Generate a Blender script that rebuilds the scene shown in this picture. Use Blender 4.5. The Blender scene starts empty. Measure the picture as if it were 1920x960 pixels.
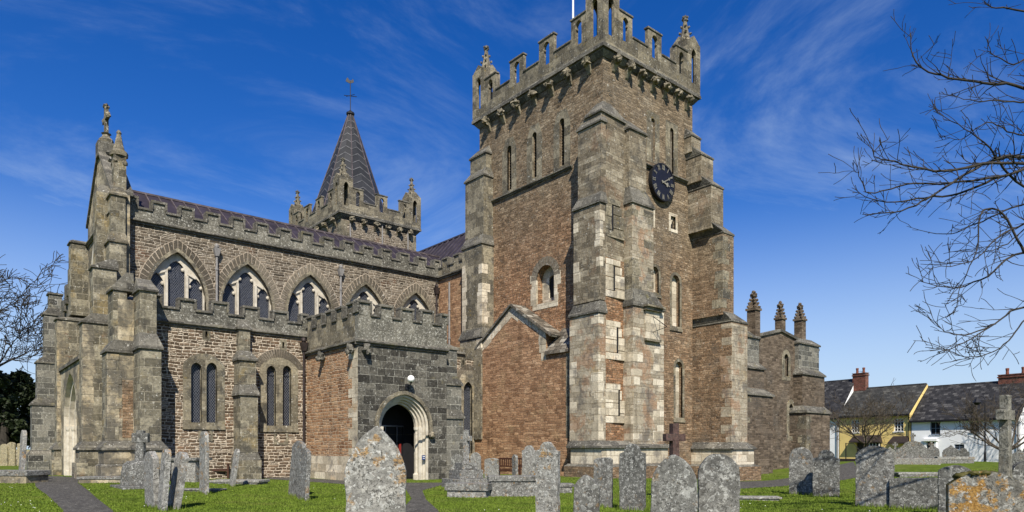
import bpy, bmesh, math, random
import numpy as np
from mathutils import Vector, Matrix, noise as mnoise
from mathutils.geometry import delaunay_2d_cdt

R = math.radians
C = bpy.context.scene.collection
rnd = random.Random(7)

# ---------------------------------------------------------------- camera, light, exposure
S40, C40, FPX, HY, EYE = math.sin(R(40)), math.cos(R(40)), 1280.0, 840.0, 1.5
cam = bpy.data.cameras.new('camera')
cam.lens = 24.0
cam.sensor_width = 36.0
cam.shift_y = 0.1875
cam.clip_start = 0.1
cam.clip_end = 6000
co = bpy.data.objects.new('camera', cam)
co.location = (0, 0, EYE)
co.rotation_euler = (R(90), 0, R(-40))
C.objects.link(co)
bpy.context.scene.camera = co

SUN_AZ, SUN_EL = 213.0, 45.0
world = bpy.data.worlds.new('World')
bpy.context.scene.world = world
world.use_nodes = True
wn, wl = world.node_tree.nodes, world.node_tree.links
wn.clear()
w_out = wn.new('ShaderNodeOutputWorld')
w_bg = wn.new('ShaderNodeBackground')
w_sky = wn.new('ShaderNodeTexSky')
w_sky.sky_type = 'NISHITA'
w_sky.sun_disc = False
w_sky.sun_elevation = R(SUN_EL)
w_sky.sun_rotation = R(SUN_AZ)
w_sky.air_density = 1.0
w_sky.dust_density = 0.35
w_sky.ozone_density = 4.0
w_sky.altitude = 300
w_bg.inputs['Strength'].default_value = 0.090
sun = bpy.data.lights.new('sun', 'SUN')
sun.energy = 5.0
sun.angle = R(0.5)
sun.color = (1.0, 0.93, 0.81)
so = bpy.data.objects.new('sun', sun)
sd = Vector((math.sin(R(SUN_AZ)) * math.cos(R(SUN_EL)), math.cos(R(SUN_AZ)) * math.cos(R(SUN_EL)), math.sin(R(SUN_EL))))
so.rotation_euler = sd.to_track_quat('Z', 'Y').to_euler()
so.location = sd * 100
C.objects.link(so)
vs = bpy.context.scene.view_settings
vs.view_transform = 'Standard'
vs.look = 'None'
vs.exposure = 0.50
vs.gamma = 1.0

# clouds: wispy cirrus and a little low cumulus, mixed into the sky
def wnode(t, **k):
    n = wn.new(t)
    for a, b in k.items():
        setattr(n, a, b)
    return n
tc = wnode('ShaderNodeTexCoord')
sep = wnode('ShaderNodeSeparateXYZ')
wl.new(tc.outputs['Generated'], sep.inputs[0])
mz = wnode('ShaderNodeMath', operation='MAXIMUM')
wl.new(sep.outputs['Z'], mz.inputs[0]); mz.inputs[1].default_value = 0.0
az_ = wnode('ShaderNodeMath', operation='ADD')
wl.new(mz.outputs[0], az_.inputs[0]); az_.inputs[1].default_value = 0.22
dx = wnode('ShaderNodeMath', operation='DIVIDE'); wl.new(sep.outputs['X'], dx.inputs[0]); wl.new(az_.outputs[0], dx.inputs[1])
dy = wnode('ShaderNodeMath', operation='DIVIDE'); wl.new(sep.outputs['Y'], dy.inputs[0]); wl.new(az_.outputs[0], dy.inputs[1])
cb = wnode('ShaderNodeCombineXYZ'); wl.new(dx.outputs[0], cb.inputs[0]); wl.new(dy.outputs[0], cb.inputs[1])
mp = wnode('ShaderNodeMapping'); wl.new(cb.outputs[0], mp.inputs[0])
mp.inputs['Rotation'].default_value = (0, 0, R(62)); mp.inputs['Scale'].default_value = (0.95, 1.2, 1)
mp.inputs['Location'].default_value = (1.3, 0.4, 0)
cn = wnode('ShaderNodeTexNoise'); wl.new(mp.outputs[0], cn.inputs['Vector'])
cn.inputs['Scale'].default_value = 1.05; cn.inputs['Detail'].default_value = 9; cn.inputs['Roughness'].default_value = 0.64
cn.inputs['Distortion'].default_value = 1.6
cr = wnode('ShaderNodeMapRange', interpolation_type='SMOOTHSTEP'); wl.new(cn.outputs[0], cr.inputs[0])
cr.inputs[1].default_value = 0.43; cr.inputs[2].default_value = 0.82; cr.inputs[3].default_value = 0; cr.inputs[4].default_value = 0.50
# broad veil towards the horizon
vr = wnode('ShaderNodeMapRange', interpolation_type='SMOOTHSTEP'); wl.new(sep.outputs['Z'], vr.inputs[0])
vr.inputs[1].default_value = 0.0; vr.inputs[2].default_value = 0.36; vr.inputs[3].default_value = 0.86; vr.inputs[4].default_value = 0.0
# low cumulus near the horizon
cn2 = wnode('ShaderNodeTexNoise'); wl.new(tc.outputs['Generated'], cn2.inputs['Vector'])
cn2.inputs['Scale'].default_value = 9.0; cn2.inputs['Detail'].default_value = 7
c2 = wnode('ShaderNodeMapRange', interpolation_type='SMOOTHSTEP'); wl.new(cn2.outputs[0], c2.inputs[0])
c2.inputs[1].default_value = 0.50; c2.inputs[2].default_value = 0.58; c2.inputs[3].default_value = 0; c2.inputs[4].default_value = 0.9
c3 = wnode('ShaderNodeMapRange', interpolation_type='SMOOTHSTEP'); wl.new(sep.outputs['Z'], c3.inputs[0])
c3.inputs[1].default_value = 0.05; c3.inputs[2].default_value = 0.115; c3.inputs[3].default_value = 1.0; c3.inputs[4].default_value = 0.0
cm = wnode('ShaderNodeMath', operation='MULTIPLY'); wl.new(c2.outputs[0], cm.inputs[0]); wl.new(c3.outputs[0], cm.inputs[1])
cs0 = wnode('ShaderNodeMath', operation='MAXIMUM'); wl.new(cr.outputs[0], cs0.inputs[0]); wl.new(vr.outputs[0], cs0.inputs[1])
cs = wnode('ShaderNodeMath', operation='MAXIMUM'); wl.new(cs0.outputs[0], cs.inputs[0]); wl.new(cm.outputs[0], cs.inputs[1])
hs = wnode('ShaderNodeHueSaturation'); wl.new(w_sky.outputs[0], hs.inputs['Color'])
hs.inputs['Saturation'].default_value = 1.36; hs.inputs['Value'].default_value = 1.08; hs.inputs['Hue'].default_value = 0.517
mx = wnode('ShaderNodeMix', data_type='RGBA'); wl.new(cs.outputs[0], mx.inputs['Factor']); wl.new(hs.outputs[0], mx.inputs[6])
mx.inputs[7].default_value = (4.4, 5.5, 7.0, 1)
wl.new(mx.outputs[2], w_bg.inputs['Color']); wl.new(w_bg.outputs[0], w_out.inputs[0])

# ---------------------------------------------------------------- measuring helpers (survey of the place from the eye point)
def ratio(px):
    u = (px - 960) / FPX
    return (S40 + u * C40), (C40 - u * S40)
def eN(px, N):
    a, b = ratio(px); return N * a / b
def nE(px, E):
    a, b = ratio(px); return E * b / a
def dep(E, N): return E * S40 + N * C40
def zz(py, E, N): return EYE + (HY - py) / FPX * dep(E, N)
def at(px, py, D):
    a, b = ratio(px); return Vector((a * D, b * D, EYE + (HY - py) / FPX * D))

def gz(x, y):
    z = 0.16 * math.exp(-((x - 6) ** 2 + (y - 34) ** 2) / 70.0)
    z += 0.14 * math.exp(-((x - 23) ** 2 + (y - 23) ** 2) / 30.0)
    z -= 0.28 * math.exp(-((x - 34) ** 2 + (y - 19) ** 2) / 40.0)
    z += 0.50 * math.exp(-((x - 58) ** 2 + (y - 19) ** 2) / 160.0)
    z += 0.02 * math.sin(x * 0.7 + 1) * math.sin(y * 0.6)
    return z
def on_ground(px, py):
    D = 20.0
    for _ in range(40):
        a, b = ratio(px)
        z = gz(a * D, b * D)
        D2 = (EYE - z) * FPX / max(py - HY, 4)
        D = 0.5 * D + 0.5 * D2
    a, b = ratio(px)
    return Vector((a * D, b * D, gz(a * D, b * D)))

# ---------------------------------------------------------------- mesh builder
class MB:
    def __init__(s):
        s.v = []; s.f = []; s.m = []; s.t = []
        s.mat = 0; s.tint = 0.5
    def add(s, vs_, fs_, mat=None, tint=None):
        b = len(s.v)
        s.v.extend([tuple(p) for p in vs_])
        for f in fs_:
            s.f.append([i + b for i in f]); s.m.append(s.mat if mat is None else mat); s.t.append(s.tint if tint is None else tint)
    def box(s, x0, x1, y0, y1, z0, z1, mat=None, tint=None):
        s.frustum((x0, x1, y0, y1), z0, (x0, x1, y0, y1), z1, mat, tint)
    def frustum(s, a, z0, b, z1, mat=None, tint=None):
        v = [(a[0], a[2], z0), (a[1], a[2], z0), (a[1], a[3], z0), (a[0], a[3], z0),
             (b[0], b[2], z1), (b[1], b[2], z1), (b[1], b[3], z1), (b[0], b[3], z1)]
        s.add(v, [(3, 2, 1, 0), (4, 5, 6, 7), (0, 1, 5, 4), (1, 2, 6, 5), (2, 3, 7, 6), (3, 0, 4, 7)], mat, tint)
    def obox(s, O, U, V, W, mat=None, tint=None):
        """box from corner O along three vectors"""
        O, U, V, W = Vector(O), Vector(U), Vector(V), Vector(W)
        if U.cross(V).dot(W) < 0: U, V = V, U
        p = [O, O + U, O + U + V, O + V, O + W, O + U + W, O + U + V + W, O + V + W]
        s.add(p, [(3, 2, 1, 0), (4, 5, 6, 7), (0, 1, 5, 4), (1, 2, 6, 5), (2, 3, 7, 6), (3, 0, 4, 7)], mat, tint)
    def prism(s, poly, z0, z1, mat=None, tint=None, top=None):
        """vertical prism; poly CCW; top = polygon for the upper end"""
        top = top or poly
        n = len(poly)
        v = [(p[0], p[1], z0) for p in poly] + [(p[0], p[1], z1) for p in top]
        f = [tuple(range(n - 1, -1, -1)), tuple(range(n, 2 * n))]
        f += [(i, (i + 1) % n, n + (i + 1) % n, n + i) for i in range(n)]
        s.add(v, f, mat, tint)
    def plate(s, outer, holes, O, U, V, t, mat=None, tint=None, back=True, edge_mat=None, rim=True):
        """flat plate with holes; front faces U x V"""
        O, U, V = Vector(O), Vector(U), Vector(V)
        Nn = U.cross(V).normalized()
        pts = []; edges = []
        for poly in [outer] + list(holes):
            b = len(pts); n = len(poly)
            pts.extend([Vector((p[0], p[1])) for p in poly]); edges.extend([(b + i, b + (i + 1) % n) for i in range(n)])
        r = delaunay_2d_cdt(pts, edges, [], 0, 1e-5)
        P, F = r[0], r[2]
        def inside(q, poly):
            c = False; n = len(poly); j = n - 1
            for i in range(n):
                xi, yi = poly[i][0], poly[i][1]; xj, yj = poly[j][0], poly[j][1]
                if (yi > q[1]) != (yj > q[1]) and q[0] < (xj - xi) * (q[1] - yi) / (yj - yi) + xi: c = not c
                j = i
            return c
        vv = [O + U * p[0] + V * p[1] for p in P]
        ff = []
        for f in F:
            c = sum((P[i] for i in f), Vector((0, 0))) / len(f)
            if not inside(c, outer) or any(inside(c, h) for h in holes): continue
            a = (P[f[1]] - P[f[0]]).cross(P[f[2]] - P[f[0]])
            ff.append(tuple(f) if a > 0 else tuple(reversed(f)))
        s.add(vv, ff, mat, tint)
        if back: s.add([p - Nn * t for p in vv], [tuple(reversed(f)) for f in ff], mat, tint)
        em = mat if edge_mat is None else edge_mat
        for k, poly in enumerate([outer] + list(holes)):
            if k == 0 and not rim: continue
            n = len(poly)
            ar = sum(poly[i][0] * poly[(i + 1) % n][1] - poly[(i + 1) % n][0] * poly[i][1] for i in range(n))
            q = list(poly) if (ar > 0) == (k == 0) else list(reversed(poly))
            a = [O + U * p[0] + V * p[1] for p in q]
            s.add(a + [p - Nn * t for p in a], [(n + i, n + (i + 1) % n, (i + 1) % n, i) for i in range(n)], mat if k == 0 else em, tint)
    def tube(s, pts, radii, n=6, mat=None, tint=None, cap=True):
        pts = [Vector(p) for p in pts]
        b = len(s.v); k = len(pts)
        up = Vector((0.13, 0.31, 0.94))
        for i, p in enumerate(pts):
            d = (pts[min(i + 1, k - 1)] - pts[max(i - 1, 0)])
            if d.length < 1e-9: d = Vector((0, 0, 1))
            d.normalize()
            x = d.cross(up)
            if x.length < 1e-3: x = d.cross(Vector((1, 0, 0)))
            x.normalize(); y = d.cross(x)
            r = radii[i] if hasattr(radii, '__len__') else radii
            for j in range(n):
                a = 2 * math.pi * j / n
                s.v.append(tuple(p + x * (r * math.cos(a)) + y * (r * math.sin(a))))
        def F(f): s.f.append(f); s.m.append(s.mat if mat is None else mat); s.t.append(s.tint if tint is None else tint)
        for i in range(k - 1):
            for j in range(n):
                F([b + i * n + j, b + i * n + (j + 1) % n, b + (i + 1) * n + (j + 1) % n, b + (i + 1) * n + j])
        if cap:
            F([b + j for j in reversed(range(n))]); F([b + (k - 1) * n + j for j in range(n)])
    def lathe(s, c, prof, n=12, mat=None, tint=None, rot=0.0):
        """profile [(r,z)] revolved round vertical axis through c"""
        v = []; f = []
        k = len(prof)
        for r_, z_ in prof:
            for j in range(n):
                a = rot + 2 * math.pi * j / n
                v.append((c[0] + r_ * math.cos(a), c[1] + r_ * math.sin(a), c[2] + z_))
        for i in range(k - 1):
            for j in range(n):
                f.append((i * n + j, i * n + (j + 1) % n, (i + 1) * n + (j + 1) % n, (i + 1) * n + j))
        f.append(tuple(reversed(range(n)))); f.append(tuple((k - 1) * n + j for j in range(n)))
        s.add(v, f, mat, tint)
    def ball(s, c, r, mat=None, tint=None, n=8, rough=0.0, sq=(1, 1, 1), seed=0.0):
        v = []; f = []
        m = max(4, n // 2 + 1)
        for i in range(m + 1):
            th = math.pi * i / m
            for j in range(n):
                ph = 2 * math.pi * j / n
                d = Vector((math.sin(th) * math.cos(ph), math.sin(th) * math.sin(ph), -math.cos(th)))
                rr = r * (1 + rough * mnoise.noise(d * 2.1 + Vector((seed, c[0], c[2]))))
                v.append((c[0] + d.x * rr * sq[0], c[1] + d.y * rr * sq[1], c[2] + d.z * rr * sq[2]))
        for i in range(m):
            for j in range(n):
                f.append((i * n + j, i * n + (j + 1) % n, (i + 1) * n + (j + 1) % n, (i + 1) * n + j))
        s.add(v, f, mat, tint)
    def build(s, name, mats, parent=None, origin=None, uv=True, smooth=False, bevel=0.0, ploc=None):
        """link as ONE mesh object. Coordinates are world ones unless the parent is turned (then local, ploc=0)."""
        if not isinstance(mats, (list, tuple)): mats = [mats]
        V = np.array(s.v, dtype=float)
        if origin is None:
            lo, hi = V.min(0), V.max(0)
            origin = np.array([(lo[0] + hi[0]) / 2, (lo[1] + hi[1]) / 2, lo[2]])
        origin = np.array(origin, dtype=float)
        me = bpy.data.meshes.new(name)
        me.from_pydata((V - origin).tolist(), [], s.f)
        for m in mats: me.materials.append(m)
        me.polygons.foreach_set('material_index', s.m)
        if any(abs(t - 0.5) > 1e-6 for t in s.t):
            at_ = me.attributes.new('tint', 'FLOAT', 'FACE'); at_.data.foreach_set('value', s.t)
        if uv:
            lay = me.uv_layers.new(name='UVMap')
            buf = np.zeros(len(me.loops) * 2)
            li = 0
            for p in me.polygons:
                n = p.normal
                if abs(n.z) > 0.93:
                    for k in p.loop_indices:
                        q = V[me.loops[k].vertex_index]; buf[2 * k] = q[0]; buf[2 * k + 1] = q[1]
                else:
                    h = math.hypot(n.x, n.y); tx, ty = -n.y / h, n.x / h
                    for k in p.loop_indices:
                        q = V[me.loops[k].vertex_index]; buf[2 * k] = q[0] * tx + q[1] * ty; buf[2 * k + 1] = q[2] / max(h, .3)
            lay.data.foreach_set('uv', buf)
        if smooth: me.polygons.foreach_set('use_smooth', [True] * len(me.polygons))
        me.update()
        o = bpy.data.objects.new(name, me)
        C.objects.link(o)
        if bevel > 0:
            md = o.modifiers.new('bevel', 'BEVEL'); md.width = bevel; md.segments = 2; md.limit_method = 'ANGLE'; md.angle_limit = R(40)
        if parent is not None:
            o.parent = parent
            o.location = Vector(origin) - (Vector(ploc) if ploc is not None else WLOC.get(parent.name, Vector((0, 0, 0))))
        else:
            o.location = origin
        WLOC[o.name] = Vector(origin)
        return o
WLOC = {}

def thing(name, label, cat, loc, rotz=0.0, group=None):
    o = bpy.data.objects.new(name, None); C.objects.link(o)
    o.empty_display_size = 0.3
    o.location = loc; o.rotation_euler = (0, 0, rotz); WLOC[o.name] = Vector(loc)
    return tag(o, label, cat, group)
def tag(o, label, cat, group=None):
    o['label'] = label; o['category'] = cat
    if group: o['group'] = group
    return o

def arch(cx, w, z0, zs, rise, n=7):
    """opening outline CCW: pointed or round arch on jambs"""
    h = w / 2; p = [(cx - h, z0), (cx + h, z0)]
    if abs(rise - h) < 1e-3:
        for i in range(2 * n + 1):
            a = math.pi * i / (2 * n); p.append((cx + h * math.cos(a), zs + h * math.sin(a)))
        return p
    Rr = (h * h + rise * rise) / w
    if Rr < h:                                   # low segmental head
        c = zs + rise - (h * h + rise * rise) / (2 * rise); rad = (h * h + rise * rise) / (2 * rise)
        a0 = math.asin(h / rad)
        for i in range(2 * n + 1):
            a = a0 - 2 * a0 * i / (2 * n); p.append((cx + rad * math.sin(a), c + rad * math.cos(a)))
        return p
    a1 = math.atan2(rise, Rr - h)
    for i in range(n + 1):
        a = a1 * i / n; p.append((cx + h - Rr + Rr * math.cos(a), zs + Rr * math.sin(a)))
    for i in range(n - 1, -1, -1):
        a = a1 * i / n; p.append((cx - h + Rr - Rr * math.cos(a), zs + Rr * math.sin(a)))
    return p
def rect(x0, x1, z0, z1): return [(x0, z0), (x1, z0), (x1, z1), (x0, z1)]
class Face:
    """a wall plane: S faces south (u = x), W faces west (u = -y)"""
    def __init__(s, kind, d):
        s.k = kind; s.d = d
        if kind == 'S': s.U = Vector((1, 0, 0)); s.O = Vector((0, d, 0)); s.N = Vector((0, -1, 0))
        else: s.U = Vector((0, -1, 0)); s.O = Vector((d, 0, 0)); s.N = Vector((-1, 0, 0))
    def out(s, a): return s.O + s.N * a
    def P(s, u, z, a=0.0): return s.O + s.U * u + Vector((0, 0, z)) + s.N * a
    def u(s, px): return eN(px, s.d) if s.k == 'S' else -nE(px, s.d)
    def z(s, px, py):
        if s.k == 'S': return zz(py, eN(px, s.d), s.d)
        return zz(py, s.d, nE(px, s.d))
UPV = Vector((0, 0, 1))
# ---------------------------------------------------------------- materials
class G:
    """small node-graph helper"""
    def __init__(s, name):
        s.mat = bpy.data.materials.new(name); s.mat.use_nodes = True
        s.n = s.mat.node_tree.nodes; s.l = s.mat.node_tree.links
        s.n.clear()
        s.out = s.n.new('ShaderNodeOutputMaterial'); s.b = s.n.new('ShaderNodeBsdfPrincipled')
        s.l.new(s.b.outputs[0], s.out.inputs[0])
        s.b.inputs['Roughness'].default_value = 0.9
        s.b.inputs['Specular IOR Level'].default_value = 0.25
    def N(s, t, ins=None, **k):
        n = s.n.new(t)
        for a, b in k.items(): setattr(n, a, b)
        for a, b in (ins or {}).items(): s.set(n.inputs[a], b)
        return n
    def set(s, sock, v):
        if isinstance(v, bpy.types.NodeSocket): s.l.new(v, sock)
        elif isinstance(v, (tuple, list)) and len(v) == 3 and sock.type == 'RGBA': sock.default_value = (*v, 1)
        else: sock.default_value = v
    def math(s, op, a, b=0.0, c=None):
        n = s.N('ShaderNodeMath', operation=op); s.set(n.inputs[0], a); s.set(n.inputs[1], b)
        if c is not None: s.set(n.inputs[2], c)
        return n.outputs[0]
    def mix(s, f, a, b, blend='MIX'):
        n = s.N('ShaderNodeMix', data_type='RGBA', blend_type=blend); s.set(n.inputs['Factor'], f); s.set(n.inputs[6], a); s.set(n.inputs[7], b)
        return n.outputs[2]
    def noise(s, vec, scale, detail=4, rough=0.55, dist=0.0):
        return s.N('ShaderNodeTexNoise', {'Vector': vec, 'Scale': scale, 'Detail': detail, 'Roughness': rough, 'Distortion': dist}).outputs[0]
    def map(s, v, a, b, c=0.0, d=1.0):
        return s.N('ShaderNodeMapRange', {0: v, 1: a, 2: b, 3: c, 4: d}, interpolation_type='SMOOTHSTEP').outputs[0]
    def ramp(s, v, stops, const=False):
        n = s.N('ShaderNodeValToRGB', {0: v}); r = n.color_ramp
        if const: r.interpolation = 'CONSTANT'
        while len(r.elements) < len(stops): r.elements.new(0.5)
        for e, (p, c) in zip(r.elements, stops): e.position = p; e.color = (*c, 1)
        return n.outputs[0]
    def pos(s): return s.N('ShaderNodeNewGeometry').outputs['Position']
    def uv(s): return s.N('ShaderNodeUVMap').outputs[0]
    def obj(s): return s.N('ShaderNodeTexCoord').outputs['Object']
    def rand(s): return s.N('ShaderNodeObjectInfo').outputs['Random']
    def sep(s, v): return s.N('ShaderNodeSeparateXYZ', {0: v}).outputs
    def comb(s, x, y, z=0.0): return s.N('ShaderNodeCombineXYZ', {0: x, 1: y, 2: z}).outputs[0]
    def vadd(s, a, b): return s.N('ShaderNodeVectorMath', {0: a, 1: b}, operation='ADD').outputs[0]
    def tint(s): return s.N('ShaderNodeAttribute', attribute_name='tint').outputs['Fac']
    def bump(s, h, dist=0.02, strength=1.0):
        n = s.N('ShaderNodeBump', {'Height': h, 'Distance': dist, 'Strength': strength}); s.l.new(n.outputs[0], s.b.inputs['Normal'])
    def color(s, c): s.set(s.b.inputs['Base Color'], c)

def masonry(name, ramp, mortar, bw, bh, ms, warp=0.05, rowwarp=0.06, lichen=(), high=None, patch=None, bumpd=0.03, mott=0.45, blockwise=None, rot=False, rubble=False, rnd_=0.85, gain=1.22, sat=1.0):
    g = G(name)
    p = g.pos(); u = g.uv()
    s_ = g.sep(u)
    # rows of uneven height, joints that wander
    rowv = g.noise(g.comb(0.0, s_[1], 0.0), 1.1, 2)
    v2 = g.math('ADD', s_[1], g.math('MULTIPLY', g.math('SUBTRACT', rowv, 0.5), rowwarp * 4))
    w1 = g.math('MULTIPLY', g.math('SUBTRACT', g.noise(p, 1.7, 2), 0.5), warp * 2)
    w2 = g.math('MULTIPLY', g.math('SUBTRACT', g.noise(g.vadd(p, (7.3, 1.1, 3.3)), 2.6, 3), 0.5), warp * 1.6)
    vec = g.comb(g.math('ADD', s_[0], w2), g.math('ADD', v2, w1), 0.0)
    br = g.N('ShaderNodeTexBrick', {'Vector': vec, 'Color1': (0, 0, 0), 'Color2': (1, 1, 1), 'Mortar': (.5, .5, .5), 'Scale': 1.0, 'Mortar Size': ms,
             'Mortar Smooth': 0.3, 'Bias': 0.0, 'Brick Width': bw, 'Row Height': bh}, offset=0.43, offset_frequency=2, squash=0.72, squash_frequency=3)
    if rubble:
        # coursed rubble: every course has its own stone length and offset; some stones are split in two beds
        xw, yw = g.math('ADD', s_[0], w2), g.math('ADD', v2, w1)
        WN = lambda a_, b_: g.sep(g.N('ShaderNodeTexWhiteNoise', {0: g.comb(a_, b_, 0.0)}, noise_dimensions='2D').outputs[1])
        rr = g.math('DIVIDE', yw, bh); row = g.math('FLOOR', rr); fy = g.math('SUBTRACT', rr, row)
        rs = WN(row, 3.7)
        xs_ = g.math('ADD', g.math('DIVIDE', xw, g.math('MULTIPLY', bw, g.math('ADD', 0.65, g.math('MULTIPLY', rs[0], 0.7)))), g.math('MULTIPLY', rs[1], 19.0))
        xs_ = g.math('ADD', xs_, g.math('MULTIPLY', g.noise(g.comb(g.math('MULTIPLY', xw, 1.4), g.math('MULTIPLY', row, 7.3), 0.0), 1.0, 1), 1.6))
        col = g.math('FLOOR', xs_); fx = g.math('SUBTRACT', xs_, col)
        cs_ = WN(col, g.math('ADD', row, 0.37))
        split = g.math('GREATER_THAN', cs_[1], 0.72)
        fy2 = g.math('FRACT', g.math('MULTIPLY', fy, g.math('ADD', 1.0, split)))
        sub = g.math('MULTIPLY', split, g.math('GREATER_THAN', fy, 0.5))
        val = WN(g.math('ADD', col, g.math('MULTIPLY', sub, 0.31)), g.math('ADD', row, 5.13))[0]
        ex = g.math('MULTIPLY', g.math('MINIMUM', fx, g.math('SUBTRACT', 1.0, fx)), bw)
        ey = g.math('DIVIDE', g.math('MULTIPLY', g.math('MINIMUM', fy2, g.math('SUBTRACT', 1.0, fy2)), bh), g.math('ADD', 1.0, split))
        ed = g.math('SMOOTH_MIN', ex, ey, 0.03)
        ed = g.math('ADD', ed, g.math('MULTIPLY', g.math('SUBTRACT', g.noise(p, 11.0, 3), 0.5), ms * 0.9))
        brfac = g.map(ed, ms * 0.25, ms * 0.75, 1.0, 0.0)
    else:
        val = g.sep(br.outputs[0])[0]; brfac = br.outputs['Fac']
    big = g.noise(p, 0.42, 5, 0.6)
    fine = g.noise(p, 9.0, 6, 0.65)
    vfine = g.noise(p, 42.0, 3, 0.6)
    sv = g.math('ADD', g.math('MULTIPLY', val, 0.52 if rubble else 0.75), g.math('MULTIPLY', g.math('SUBTRACT', g.noise(p, 1.3, 5, 0.65), 0.27 if rubble else 0.35), 0.95 if rubble else 0.62))
    c = g.ramp(sv, ramp)
    if high:      # a second palette that takes over with height and in patches
        z = g.sep(p)[2]
        f = g.map(g.math('ADD', z, g.math('MULTIPLY', g.math('SUBTRACT', big, 0.5), high[3])), high[0], high[1])
        c = g.mix(f, c, g.ramp(sv, high[2]))
    if patch:     # blotches of another stone colour
        for (pc, sc, lo, hi, st) in patch:
            c = g.mix(g.map(g.noise(g.vadd(p, (sc * 31, 5.0, 2.0)), sc, 5, 0.62), lo, hi, 0, st), c, g.mix(0.45, pc, c, 'MIX'))
    c = g.mix(mott, c, g.ramp(fine, [(0.25, (0.35, 0.35, 0.35)), (0.5, (0.95, 0.95, 0.95)), (0.78, (1.7, 1.65, 1.6))]), 'MULTIPLY')
    c = g.mix(0.35, c, g.ramp(vfine, [(0.3, (0.45, 0.45, 0.45)), (0.7, (1.5, 1.5, 1.5))]), 'MULTIPLY')
    sp_ = g.sep(p)
    st_ = g.noise(g.comb(g.math('MULTIPLY', sp_[0], 1.9), g.math('MULTIPLY', sp_[1], 1.9), g.math('MULTIPLY', sp_[2], 0.16)), 1.0, 5, 0.65)
    c = g.mix(g.map(st_, 0.54, 0.72, 0, 0.5), c, g.mix(1.0, c, (0.32, 0.31, 0.29), 'MULTIPLY'))
    t = g.tint()
    jag = g.math('MULTIPLY', brfac, g.map(g.noise(p, 14, 3), 0.28, 0.5))
    mfac = g.math('MULTIPLY', jag, 0.92)
    c = g.mix(mfac, c, g.mix(0.6, mortar, g.ramp(fine, [(0.3, tuple(x * .6 for x in mortar)), (0.7, tuple(x * 1.25 for x in mortar))])))
    for (lc, sc, lo, hi, st) in lichen:
        c = g.mix(g.map(g.noise(g.vadd(p, (sc, 0.3 * sc, 0)), sc, 4, 0.7), lo, hi, 0, st), c, lc)
    c = g.N('ShaderNodeHueSaturation', {'Color': c, 'Saturation': sat, 'Value': gain}).outputs[0]
    g.color(c)
    h = g.math('ADD', g.math('MULTIPLY', g.math('SUBTRACT', 1.0, jag), 0.8), g.math('ADD', g.math('MULTIPLY', fine, 0.55), g.math('MULTIPLY', val, 0.25)))
    g.bump(h, bumpd, 1.0)
    g.b.inputs['Roughness'].default_value = 0.95
    g.b.inputs['Specular IOR Level'].default_value = 0.12
    return g.mat

GREYLICH = ((0.52, 0.51, 0.46), 7.0, 0.60, 0.72, 0.75)
SPECK = ((0.60, 0.59, 0.54), 19.0, 0.62, 0.70, 0.8)
MOSSY = ((0.16, 0.14, 0.05), 1.3, 0.58, 0.75, 0.5)
red_ramp = [(0.05, (0.075, 0.040, 0.023)), (0.35, (0.20, 0.106, 0.056)), (0.6, (0.31, 0.172, 0.094)), (0.95, (0.42, 0.27, 0.16))]
brn_ramp = [(0.05, (0.045, 0.036, 0.024)), (0.4, (0.135, 0.103, 0.068)), (0.7, (0.225, 0.175, 0.117)), (0.98, (0.35, 0.29, 0.205))]
M = {}
M['tower'] = masonry('tower_rubble', red_ramp, (0.24, 0.17, 0.105), 0.32, 0.118, 0.022, 0.08, 0.08, high=(8.5, 17.0, brn_ramp, 6.0), rubble=True,
                     lichen=[((0.40, 0.37, 0.30), 5.0, 0.60, 0.72, 0.6), SPECK, ((0.05, 0.045, 0.035), 6.5, 0.58, 0.68, 0.65)], patch=[((0.30, 0.26, 0.19), 0.7, 0.52, 0.68, 0.7), ((0.085, 0.075, 0.06), 0.45, 0.55, 0.7, 0.6)], bumpd=0.07, mott=0.75)
M['tower_s'] = masonry('tower_rubble_weathered', [(0.05, (0.055, 0.038, 0.025)), (0.4, (0.155, 0.100, 0.060)), (0.7, (0.25, 0.168, 0.103)), (0.98, (0.38, 0.285, 0.19))],
                       (0.25, 0.19, 0.125), 0.32, 0.118, 0.022, 0.08, 0.08, high=(8.0, 14.0, brn_ramp, 5.0), rubble=True,
                       lichen=[((0.5, 0.48, 0.42), 5.0, 0.63, 0.72, 0.75), SPECK], patch=[((0.115, 0.105, 0.088), 0.6, 0.50, 0.66, 0.8), ((0.32, 0.28, 0.21), 0.9, 0.56, 0.68, 0.6)], bumpd=0.07, mott=0.75)
M['red'] = masonry('red_rubble', [(0.05, (0.09, 0.048, 0.027)), (0.35, (0.215, 0.122, 0.068)), (0.65, (0.33, 0.20, 0.116)), (0.95, (0.44, 0.305, 0.19))],
                   (0.25, 0.165, 0.11), 0.38, 0.13, 0.022, 0.11, 0.08, rubble=True, patch=[((0.36, 0.27, 0.15), 0.8, 0.52, 0.7, 0.6)], lichen=[((0.45, 0.40, 0.30), 6, 0.66, 0.74, 0.5)], bumpd=0.045)
M['dark'] = masonry('dark_rubble', [(0.05, (0.03, 0.023, 0.016)), (0.4, (0.080, 0.057, 0.038)), (0.7, (0.145, 0.104, 0.070)), (0.97, (0.25, 0.19, 0.135))],
                    (0.47, 0.405, 0.315), 0.32, 0.145, 0.042, 0.07, 0.05, rubble=True, rnd_=0.8, lichen=[((0.42, 0.40, 0.35), 8, 0.64, 0.74, 0.5)],
                    patch=[((0.30, 0.15, 0.08), 0.55, 0.53, 0.7, 0.9)], bumpd=0.045)
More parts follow.
